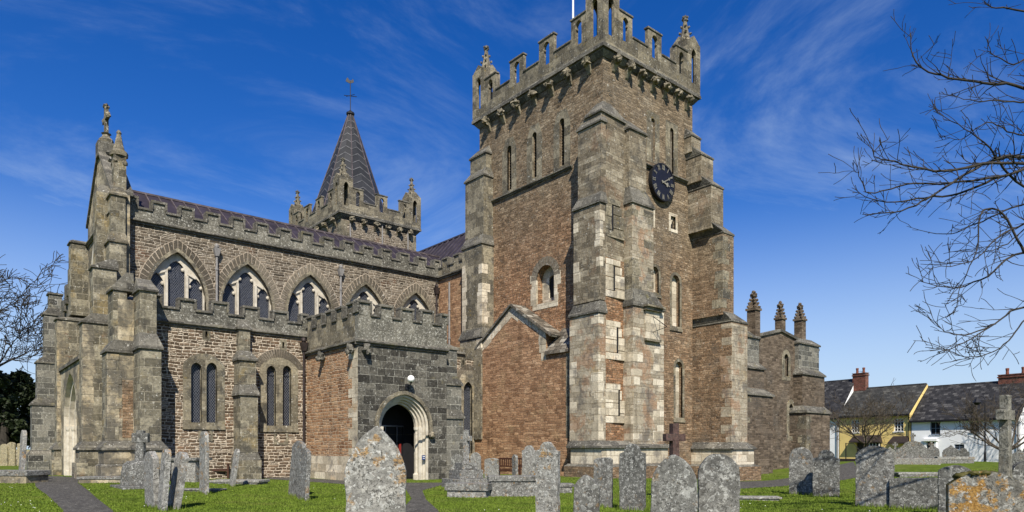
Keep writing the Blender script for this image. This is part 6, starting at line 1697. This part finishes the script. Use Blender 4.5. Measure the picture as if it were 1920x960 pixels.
# boot scraper by the west door
p = on_ground(107, 890); t = thing('boot_scraper', 'small black iron boot scraper by the west doorway', 'boot scraper', p)
mb = MB(); mb.box(p.x - .02, p.x + .02, p.y - .22, p.y + .22, p.z + .12, p.z + .16); mb.build('blade', M['iron'], t, uv=False)
for s_ in (-1, 1): mb = MB(); mb.tube([(p.x, p.y + s_ * .22, p.z - .05), (p.x, p.y + s_ * .22, p.z + .25), (p.x + .06, p.y + s_ * .22, p.z + .28)], .02, 6); mb.build('post', M['iron'], t, uv=False)
# ---------------------------------------------------------------- cottages along the street
hd = Vector((-.126, -.99, 0)).normalized()           # the terrace runs this way
hn = Vector((-hd.y * -1, hd.x * -1, 0))                   # facade normal
hn = Vector((hd.y, -hd.x, 0))                             # faces the churchyard
if hn.dot(Vector((-1, -1, 0))) < 0: hn = -hn
B0 = at(1573, 840, 76.0); B0.z = 0
def along(px):
    """distance along the terrace at which the facade is seen at px"""
    a, b = ratio(px)
    # a*D = B0.x + s*hd.x ; b*D = B0.y + s*hd.y
    det = a * (-hd.y) + hd.x * b
    D = (B0.x * (-hd.y) + hd.x * B0.y) / det
    s_ = (a * D - B0.x) / hd.x if abs(hd.x) > .1 else (b * D - B0.y) / hd.y
    return s_, D
def zf(px, py): return EYE + (HY - py) / FPX * along(px)[1]
GH = -.1
class HF(Face):
    def __init__(s, off=0.0): s.k = 'H'; s.U = hd.copy(); s.O = Vector((B0.x, B0.y, 0)) - hn * off; s.N = hn.copy(); s.d = 0
if HF().U.cross(UPV).dot(hn) < 0: FLIP = True
else: FLIP = False
def house(name, label, s0, s1, zeave, zridge, depth, wallm, roofm, wins, doors, chim, fr, extra=None, off=0.0):
    Fh = HF(off); base = Fh.P((s0 + s1) / 2, GH)
    t = thing(name, label, 'cottage', base, 0.0, 'terraced cottages beyond the churchyard')
    mb = MB(); holes = []
    for (u0, u1, z0, z1) in wins + doors: holes.append(rect(u0, u1, z0, z1))
    mb.plate(rect(s0, s1, GH - .6, zeave), holes, Fh.O, Fh.U, UPV, .25, 0, back=False)
    dv = -hn * depth
    for s_ in (s0, s1):
        p = Fh.P(s_, GH - .6); v = [p, p + dv, p + dv + UPV * (zeave - GH + .6), p + dv / 2 + UPV * (zridge - GH + .6 - .1), p + UPV * (zeave - GH + .6)]
        mb.add(v, [tuple(range(5))], 0)
    p = Fh.P(s0, GH - .6, -depth); mb.add([p, p + hd * (s1 - s0), p + hd * (s1 - s0) + UPV * (zeave - GH), p + UPV * (zeave - GH)], [(0, 1, 2, 3)], 0)
    mb.obox(Fh.P(s0 + .3, GH, -.5), hd * (s1 - s0 - .6), -hn * .05, UPV * (zeave - GH - .2), 1)
    o = mb.build('wall', [wallm, M['black']], t); fixn(o)
    mb = MB(); ov = .28
    for sg in (1, -1):
        e = Fh.P(s0 - .06, zeave - .1, ov) if sg > 0 else Fh.P(s0 - .06, zeave - .1, -depth - ov)
        r_ = Fh.P(s0 - .06, zridge, -depth / 2)
        d = r_ - e; n = d.cross(hd).normalized(); n = n if n.z > 0 else -n
        mb.obox(e, hd * (s1 - s0 + .12), d, n * .1, 0)
    mb.tube([Fh.P(s0, zridge + .08, -depth / 2), Fh.P(s1, zridge + .08, -depth / 2)], .11, 6, 1)
    o = mb.build('roof', [roofm, M['terracotta'] if name == 'white_cottage' and s0 > 8 else M['slate']], t); fixn(o)
    mb = MB(); mb.tube([Fh.P(s0, zeave - .16, ov + .04), Fh.P(s1, zeave - .16, ov + .04)], .065, 6); mb.tube([Fh.P(s1 - .1, zeave - .2, .12), Fh.P(s1 - .1, GH, .12)], .045, 6); mb.build('gutter', M['iron'], t, uv=False)
    for (u0, u1, z0, z1) in wins:
        mb = MB(); f = .07
        mb.plate(rect(u0 + .003, u1 - .003, z0 + .003, z1 - .003), [rect(u0 + f, u1 - f, z0 + f, z1 - f)], Fh.out(-.08), Fh.U, UPV, .07, 0)
        um = (u0 + u1) / 2; zm = (z0 + z1) / 2
        nb = 2 if name == 'yellow_cottage' else 1
        for k in range(1, nb + 1): x = u0 + (u1 - u0) * k / (nb + 1); fb(mb, Fh, x - .02, x + .02, z0 + f, z1 - f, -.14, -.09, 0)
        rows = 4 if name == 'yellow_cottage' else 2
        for k in range(1, rows): z = z0 + (z1 - z0) * k / rows; fb(mb, Fh, u0 + f, u1 - f, z - .02, z + .02, -.142, -.088, 0)
        fb(mb, Fh, u0 - .08, u1 + .08, z0 - .09, z0, -.08, .06, 0)
        w = mb.build('window', fr, t, uv=False); fixn(w)
        mb = MB(); fb(mb, Fh, u0 + .03, u1 - .03, z0 + .03, z1 - .03, -.2, -.17); mb.build('pane', M['pane'], w, uv=False)
    for (u0, u1, z0, z1) in doors:
        mb = MB(); fb(mb, Fh, u0 + .01, u1 - .01, z0, z1 - .01, -.18, -.12, 0); d_ = mb.build('door', M['frame_dark'], t, uv=False)
    for (u, w, zt, pots) in chim:
        mb = MB(); c = Fh.P(u, 0, -depth / 2); zb = zridge - 1.4
        mb.obox(c - hd * w / 2 + hn * .32 + UPV * zb, hd * w, -hn * .64, UPV * (zt - zb), 0)
        mb.obox(c - hd * (w / 2 + .07) + hn * .39 + UPV * (zt - .25), hd * (w + .14), -hn * .78, UPV * .13, 0)
        mb.obox(c - hd * (w / 2 + .05) + hn * .37 + UPV * (zt + .002), hd * (w + .1), -hn * .74, UPV * .08, 0)
        ch = mb.build('chimney', M['brick'], t)
        for k in range(pots):
            mb = MB(); q_ = c + hd * (w * ((k + .5) / pots - .5)); mb.lathe((q_.x, q_.y, zt + .08), [(.15, 0), (.13, .3), (.16, .5), (.16, .58), (.10, .6)], 8); mb.build('chimney_pot', M['terracotta'], ch, uv=False)
    if extra: extra(t, Fh)
    return t
sy0, sy1 = along(1574)[0], along(1707)[0]
swe = along(1912)[0]
def wrect(x0, x1, y0, y1, hf=None): return (along(x0)[0], along(x1)[0], zf((x0 + x1) / 2, y1), zf((x0 + x1) / 2, y0))
def yx(t, Fh):
    # hoods over the doorway and the bow window, and the dark archway
    for x0, x1, y0, y1 in ((1598, 1655, 824, 830), (1671, 1706, 826, 832)):
        mb = MB(); u0, u1 = along(x0)[0], along(x1)[0]; z0, z1 = zf(x0, y1), zf(x0, y0)
        mb.add([Fh.P(u0, z0, 0), Fh.P(u1, z0, 0), Fh.P(u1, z0, .7), Fh.P(u0, z0, .7), Fh.P(u0 + .2, z1 + .45, 0), Fh.P(u1 - .2, z1 + .45, 0), Fh.P(u1, z0 + .12, .7), Fh.P(u0, z0 + .12, .7)], [(0, 1, 2, 3), (4, 7, 6, 5), (3, 2, 6, 7), (0, 3, 7, 4), (1, 5, 6, 2)], 0)
        o = mb.build('canopy', M['frame_dark'], t, uv=False); fixn(o)
    mb = MB(); u0, u1 = along(1628)[0], along(1652)[0]; z0, z1 = zf(1640, 846), zf(1640, 831)
    fb(mb, Fh, u0, u1, z0, z1, .02, .35, 0)
    for k in range(5): x = u0 + (u1 - u0) * k / 4; fb(mb, Fh, x - .03, x + .03, z0, z1, .352, .39, 1)
    fb(mb, Fh, u0 - .05, u1 + .05, z0 - .1, z0 - .004, .02, .45, 1); mb.build('bow_window', [M['pane'], M['white']], t, uv=False)
    mb = MB(); u0, u1 = along(1574)[0], along(1706)[0]; fb(mb, Fh, u0 + .02, u1 - .02, GH - .1, GH + .42, .005, .04, 0); mb.build('plinth', M['frame_dark'], t, uv=False)
    mb = MB(); e = Fh.P(sy1 + .04, zf(1707, 775) - .1, .3); r_ = Fh.P(sy1 + .04, zry, -3.2); mb.obox(e, hd * .10, r_ - e, UPV * -.28, 0); mb.build('bargeboard', M['yellow'], t, uv=False)
    # aerial on the chimney
    c = Fh.P(sy0 + .7, 0, -3.2); mb = MB(); z = zf(1614, 690); mb.tube([(c.x, c.y, z - 1.2), (c.x, c.y, z)], .02, 5)
    for k in range(4): q_ = c + hd * (-.35 + k * .22); mb.tube([(q_.x, q_.y, z - .08), (q_.x + hn.x * .01, q_.y, z + .12)], .012, 4)
    mb.tube([c - hd * .4 + UPV * z, c + hd * .4 + UPV * z], .014, 4); mb.build('aerial', M['grey_metal'], t, uv=False)
zey, zry = zf(1640, 778), zf(1640, 727) + .2
house('yellow_cottage', 'yellow rendered cottage with a grey slate roof and brick chimney', sy0, sy1, zey, zry, 6.4, M['yellow'], M['slate_grey'],
      [wrect(1596, 1611, 787, 811), wrect(1676, 1694, 785, 809), wrect(1678, 1692, 838, 858)], [(along(1606)[0], along(1622)[0], GH, 2.2)], [(sy0 + .55, 1.5, zf(1608, 697) + .1, 2)], M['white'], yx)
zew, zrw = zf(1790, 786), zf(1790, 722) + .2
def wx(t, Fh):
    mb = MB(); u0, u1 = along(1734)[0], along(1757)[0]; z0 = zf(1745, 827); fb(mb, Fh, u0 - .1, u1 + .1, z0, z0 + .22, .005, .3, 0); fb(mb, Fh, u0, u0 + .2, GH, z0 - .003, .005, .14, 0); fb(mb, Fh, u1 - .2, u1, GH, z0 - .003, .005, .14, 0); mb.build('door_case', M['white'], t, uv=False)
house('white_cottage', 'long white rendered cottage with a dark slate roof and red ridge tiles', sy1 + .12, swe, zew, zrw, 6.6, M['whitewash'], M['slate'],
      [wrect(1744, 1763, 791, 815), wrect(1818, 1836, 791, 811), wrect(1789, 1808, 833, 843)], [(along(1738)[0], along(1753)[0], GH, 2.1)], [(swe - 1.6, 2.6, zf(1897, 707) + .5, 2)], M['paint_blue'], wx)
house('white_cottage', 'pale cottage half hidden by the chapel, left of the yellow one', sy0 - 8.5, sy0 - .10, zf(1573, 783), zf(1573, 713) + .2, 6.6, M['whitewash'], M['slate'], [(sy0 - 5.5, sy0 - 4.4, 3.2, 4.4)], [(sy0 - 3.6, sy0 - 2.7, GH, 2.0)], [], M['white'])
house('white_cottage', 'gable end of a further white cottage at the right edge', swe + .4, swe + 9, zew - .2, zrw - 1.0, 6.6, M['whitewash'], M['slate'], [(swe + 3, swe + 4, 3.0, 4.3)], [], [], M['white'], off=1.5)

# street lamp before the white cottage
s_, D = along(1847); p = at(1847, 866, D - 6); p.z = gz(p.x, p.y) - .05
t = thing('street_lamp', 'black street lamp with a hanging lantern before the white cottage', 'street lamp', p)
hgt = 4.9
mb = MB(); mb.lathe(p, [(.11, 0), (.10, .8), (.055, 1.0), (.045, hgt)], 8); mb.build('post', M['iron'], t, uv=False)
mb = MB(); mb.tube([(p.x, p.y, p.z + hgt - .02), (p.x, p.y, p.z + hgt + .5), (p.x - .15, p.y + .2, p.z + hgt + .75), (p.x - .35, p.y + .45, p.z + hgt + .6)], .03, 6); mb.build('arm', M['iron'], t, uv=False)
mb = MB(); mb.lathe((p.x - .37, p.y + .47, p.z + hgt + .0), [(.12, 0), (.2, .08), (.33, .22), (.22, .38), (.08, .6), (.03, .66)], 10); mb.build('lantern', M['iron'], t, uv=False)
# white railing
a, b = at(1838, 866, 66), at(1884, 866, 63)
t = thing('railing', 'low white picket railing in front of the white cottage', 'railing', ((a.x + b.x) / 2, (a.y + b.y) / 2, gz(a.x, a.y)))
n = 12
for k in range(n + 1):
    q_ = a.lerp(b, k / n); z0 = gz(q_.x, q_.y); mb = MB(); mb.tube([(q_.x, q_.y, z0), (q_.x, q_.y, z0 + .95), (q_.x, q_.y, z0 + 1.05)], [.035, .035, .008], 5); mb.build('picket', M['white'], t, uv=False)
for hz in (.25, .8): mb = MB(); mb.tube([(a.x, a.y, gz(a.x, a.y) + hz), (b.x, b.y, gz(b.x, b.y) + hz)], .03, 5); mb.build('rail', M['white'], t, uv=False)
# iron gate/handrail before the yellow cottage
p = at(1586, 866, 68); p.z = gz(p.x, p.y); e = hd * 1.3
t = thing('handrail', 'black iron handrail before the yellow cottage', 'handrail', p)
mb = MB(); mb.tube([p, p + UPV * 1.9], .05, 6); mb.tube([p + UPV * 1.85, p + UPV * 1.85 + e * .6, p + UPV * 1.0 + e * 1.2, p + e * 1.2 - UPV * .3], .03, 6); mb.build('rail', M['iron'], t, uv=False)

# boundary wall on the left and hedge line
mb = MB(); a, b = at(-260, 850, 60), at(120, 850, 62)
d = (b - a); d.z = 0; n_ = Vector((-d.y, d.x, 0)).normalized()
a.z = -.4; mb.obox(a, d, n_ * .45, UPV * 1.7); o = mb.build('boundary_wall', M['cream']); tag(o, 'old yellow stone boundary wall behind the left lawn', 'wall')
mb = MB(); a, b = at(1500, 850, 84), at(2500, 850, 60)

# ---------------------------------------------------------------- trees
def limb(q, p, d, L, r, n, wob, droop=0.0):
    pts = [Vector(p)]; rad = [r]; d = Vector(d).normalized()
    for i in range(n):
        d = (d + Vector((q.uniform(-1, 1), q.uniform(-1, 1), q.uniform(-1, 1))) * wob + Vector((0, 0, droop))).normalized()
        pts.append(pts[-1] + d * (L / n)); rad.append(r * (1 - .75 * (i + 1) / n))
    return pts, rad
def bare_tree(name, label, base, h, spread, seed, mat, levels=4, kids=(6, 5, 4, 3), r0=.3, trunk_h=.28, lean=(0, 0), up=.35, minr=.008):
    q = random.Random(seed); t = thing(name, label, 'tree', base, 0, 'bare trees around the churchyard')
    tr = MB(); br = MB()
    p0 = Vector(base) - UPV * .2
    tp = [p0, p0 + Vector((lean[0] * .3, lean[1] * .3, h * trunk_h * .5)), p0 + Vector((lean[0], lean[1], h * trunk_h))]
    tr.tube(tp, [r0 * 1.35, r0, r0 * .85], 8)
    def rec(p, d, L, r, lev):
        n = 5; pts, rad = limb(q, p, d, L, r, n, .22 if lev else .16, .02 * (2 - lev))
        (tr if lev == 0 else br).tube(pts, [max(x, minr) for x in rad], 6 if lev < 2 else 4, cap=False)
        if lev >= levels: return
        for k in range(kids[min(lev, len(kids) - 1)]):
            f = q.uniform(.3, 1.0); i = min(int(f * n), n - 1); pp = pts[i].lerp(pts[i + 1], f * n - i)
            dd = (pts[i + 1] - pts[i]).normalized()
            rv = Vector((q.uniform(-1, 1), q.uniform(-1, 1), q.uniform(-.5, 1) * (.6 + up))).normalized()
            nd = (dd * .75 + rv * .8 + UPV * up * .35).normalized()
            rec(pp, nd, L * q.uniform(.45, .68), max(rad[i] * .6, minr), lev + 1)
    m = 7
    for k in range(m):
        a = 2 * math.pi * k / m + q.uniform(-.3, .3); el = q.uniform(.4, 1.2)
        rec(tp[-1] - UPV * q.uniform(0, h * trunk_h * .25), Vector((math.cos(a) * spread, math.sin(a) * spread, el)), h * (1 - trunk_h) * q.uniform(.5, .72), r0 * .55, 0)
    tr.build('trunk', mat, t, uv=False, smooth=True); br.build('crown', mat, t, uv=False, smooth=True)
    return t
p = at(-165, 860, 62); bare_tree('bare_tree', 'large leafless tree beyond the yew at the left edge', (p.x, p.y, -.1), 20.5, .72, 3, M['bark'], 4, (5, 5, 4, 4), .55, .25, minr=.026)
p = at(-40, 840, 105); bare_tree('bare_tree', 'distant leafless tree left of the west front', (p.x, p.y, 0), 15, .6, 12, M['bark'], 4, (5, 4, 4, 3), .4, .25, minr=.03)
p = at(1622, 866, 62); bare_tree('bare_tree', 'small round-headed leafless tree in front of the yellow cottage', (p.x, p.y, .1), 7.2, 1.15, 5, M['bark_far'], 3, (6, 5, 4), .16, .28, up=.3, minr=.013)
p = at(1893, 866, 58); bare_tree('bare_tree', 'leafless spreading tree in front of the white cottage', (p.x, p.y, .1), 7.8, 1.3, 9, M['bark_far'], 3, (6, 5, 4), .18, .2, up=.3, minr=.013)

# yew: evergreen mass of leaf sprays on a short trunk
def leafy(name, label, base, rx, rz, zc, n, mat, seed, cat='tree', leaf=.5, clumps=60):
    q = random.Random(seed); t = thing(name, label, cat, base)
    mb = MB(); b = Vector(base); mb.tube([b - UPV * .2, b + UPV * zc * .5, b + UPV * zc], [.5, .38, .15], 8); mb.build('trunk', M['bark'], t, uv=False)
    mb = MB(); cl = []
    for _ in range(clumps):
        th, u = q.uniform(0, 6.28), q.uniform(-.9, 1); r_ = math.sqrt(max(0, 1 - u * u)) * q.uniform(.45, 1.0)
        cl.append((b + Vector((rx * r_ * math.cos(th), rx * r_ * math.sin(th), zc + rz * u * q.uniform(.7, 1.05))), q.uniform(.12, .26) * rx))
    for i in range(n):
        c, s_ = cl[q.randrange(len(cl))]
        d = Vector((q.gauss(0, 1), q.gauss(0, 1), q.gauss(0, .8))).normalized() * s_ * q.uniform(.4, 1.0) ** .5
        p = c + d; L = leaf * q.uniform(.5, 1.2)
        a = Vector((q.uniform(-1, 1), q.uniform(-1, 1), q.uniform(-.8, .5))).normalized() * L; e = a.cross(Vector((q.uniform(-1, 1), q.uniform(-1, 1), q.uniform(-1, 1)))).normalized() * L * .35
        mb.add([p, p + a * .5 + e, p + a, p + a * .5 - e], [(0, 1, 2, 3)])
    mb.build('crown', mat, t, uv=False); return t
p = at(8, 850, 66); leafy('yew_tree', 'dark evergreen yew beside the west front', (p.x, p.y, 0), 3.3, 3.6, 5.2, 16000, M['yew'], 4)
p = at(-75, 850, 66); leafy('yew_tree', 'second dark evergreen yew cut by the left edge', (p.x, p.y, 0), 4.2, 4.0, 5.4, 14000, M['yew'], 6)
# far hedge and trees seen between and behind things
p = at(1960, 866, 52); leafy('shrub', 'bushy evergreen shrub behind the far right headstones', (p.x, p.y, 0), 1.6, 1.1, 1.1, 3000, M['hedge'], 2, 'shrub', .2, 30)

# near tree at the right: the trunk stands outside the picture, its twigs reach in
def near_tree():
    q = random.Random(21); D0 = 13.2
    b = at(2235, 880, D0); b.z = gz(b.x, b.y)
    t = thing('bare_tree', 'near leafless tree reaching thin bare twigs into the sky from the right', 'tree', b, 0, 'bare trees around the churchyard')
    tr = MB(); br = MB()
    tops = [b - UPV * .2, b + UPV * 1.6, at(2215, 520, D0), at(2195, 200, D0 + .2), at(2170, -80, D0)]
    tr.tube(tops, [.26, .2, .17, .13, .06], 10)
    branches = [
        ([(2205, 330), (2060, 230), (1920, 165), (1845, 156), (1765, 142), (1717, 117), (1706, 63)], 10.2, .035),
        ([(2210, 480), (2050, 400), (1920, 350), (1874, 306), (1852, 273), (1808, 241), (1750, 208)], 9.6, .026),
        ([(2212, 430), (2060, 320), (1920, 294), (1867, 299), (1808, 328), (1750, 365), (1692, 394), (1626, 403)], 9.4, .036),
        ([(2060, 320), (1960, 310), (1880, 330), (1800, 362), (1720, 372), (1650, 378), (1597, 352)], 9.9, .026),
        ([(1960, 310), (1860, 306), (1779, 321), (1714, 314), (1670, 300), (1637, 292), (1668, 255)], 9.1, .022),
        ([(1880, 330), (1780, 344), (1700, 346), (1630, 362), (1612, 330), (1597, 315)], 9.7, .017),
        ([(2215, 560), (2060, 520), (1920, 474), (1852, 518), (1787, 540), (1721, 526)], 9.9, .026),
        ([(2060, 520), (1960, 420), (1880, 440), (1820, 490), (1735, 503)], 9.3, .020),
        ([(1920, 474), (1880, 400), (1840, 400), (1830, 470), (1800, 540), (1794, 577)], 9.5, .018),
        ([(2216, 640), (2060, 590), (1920, 576), (1867, 606), (1794, 649), (1757, 661)], 9.8, .024),
        ([(1867, 606), (1808, 628), (1765, 617), (1743, 581)], 9.8, .012),
        ([(1920, 600), (1890, 640), (1850, 665), (1800, 668), (1770, 655)], 9.4, .012),
        ([(2200, 250), (2060, 90), (1920, 22), (1867, 15), (1846, 6)], 10.4, .028),
        ([(2205, 300), (2060, 160), (1960, 100), (1900, 120), (1860, 100), (1845, 95)], 10.8, .022),
        ([(2060, 230), (1970, 200), (1900, 190), (1830, 190), (1780, 180)], 9.0, .018),
        ([(2060, 400), (1980, 370), (1900, 390), (1830, 420), (1770, 440), (1700, 424)], 10.5, .020),
        ([(1980, 370), (1910, 440), (1860, 470), (1800, 470)], 10.2, .014),
        ([(2050, 320), (1960, 260), (1900, 250), (1850, 230), (1800, 262), (1760, 250)], 10.9, .018),
    ]
    def twig(p, d, L, r, lev):
        n = 5; pts, rad = limb(q, p, d, L, r, n, .20, .01); rad = [max(x, .0050) for x in rad]
        br.tube(pts, rad, 4, cap=False)
        if lev <= 0: return
        for k in range(q.randint(1, 3)):
            f = q.uniform(.15, .95); i = min(int(f * n), n - 1); pp = pts[i].lerp(pts[i + 1], f * n - i); dd = (pts[i + 1] - pts[i]).normalized()
            rv = Vector((q.uniform(-1, 1), q.uniform(-1, 1), q.uniform(-.6, 1.1))).normalized()
            twig(pp, (dd * .8 + rv * .75).normalized(), L * q.uniform(.35, .6), r * .6, lev - 1)
    for pl, Dd, r_ in branches:
        n = len(pl); Dd *= 1.22; r_ *= 1.2
        ctl = []
        for i, (a, c) in enumerate(pl):
            k = i / (n - 1); dd = D0 + (Dd - D0) * min(1, k * 1.4) if pl[0][0] > 2100 else Dd * 1.0 + .3 * (1 - k)
            ctl.append(at(a, c, dd))
        pts = []
        for i in range(n - 1):                          # catmull-rom, with small kinks
            p0, p1, p2, p3 = ctl[max(i - 1, 0)], ctl[i], ctl[i + 1], ctl[min(i + 2, n - 1)]
            for k in range(5):
                u = k / 5; w = .5 * ((2 * p1) + (p2 - p0) * u + (2 * p0 - 5 * p1 + 4 * p2 - p3) * u * u + (3 * p1 - p0 - 3 * p2 + p3) * u ** 3)
                pts.append(w + Vector((q.uniform(-1, 1), q.uniform(-1, 1), q.uniform(-1, 1))) * .014)
        pts.append(ctl[-1]); m = len(pts)
        rad = [max(r_ * (1 - .84 * i / (m - 1)), .004) for i in range(m)]
        br.tube(pts, rad, 6, cap=True)
        for i in range(3, m - 1):
            for _ in range(2 if q.random() < .35 else 1):
                if q.random() < .15: continue
                d = (pts[i + 1] - pts[i]).normalized(); rv = Vector((q.uniform(-1, 1), q.uniform(-1, 1), q.uniform(-.7, 1.0))).normalized()
                tl = q.uniform(.15, .8) * (1.2 - .45 * i / m)
                twig(pts[i], (d * .75 + rv * .8).normalized(), tl, max(rad[i] * .5, .005), 0 if q.random() < .3 else 1)
    tr.build('trunk', M['bark'], t, uv=False, smooth=True); br.build('branches', M['bark'], t, uv=False, smooth=True)
near_tree()
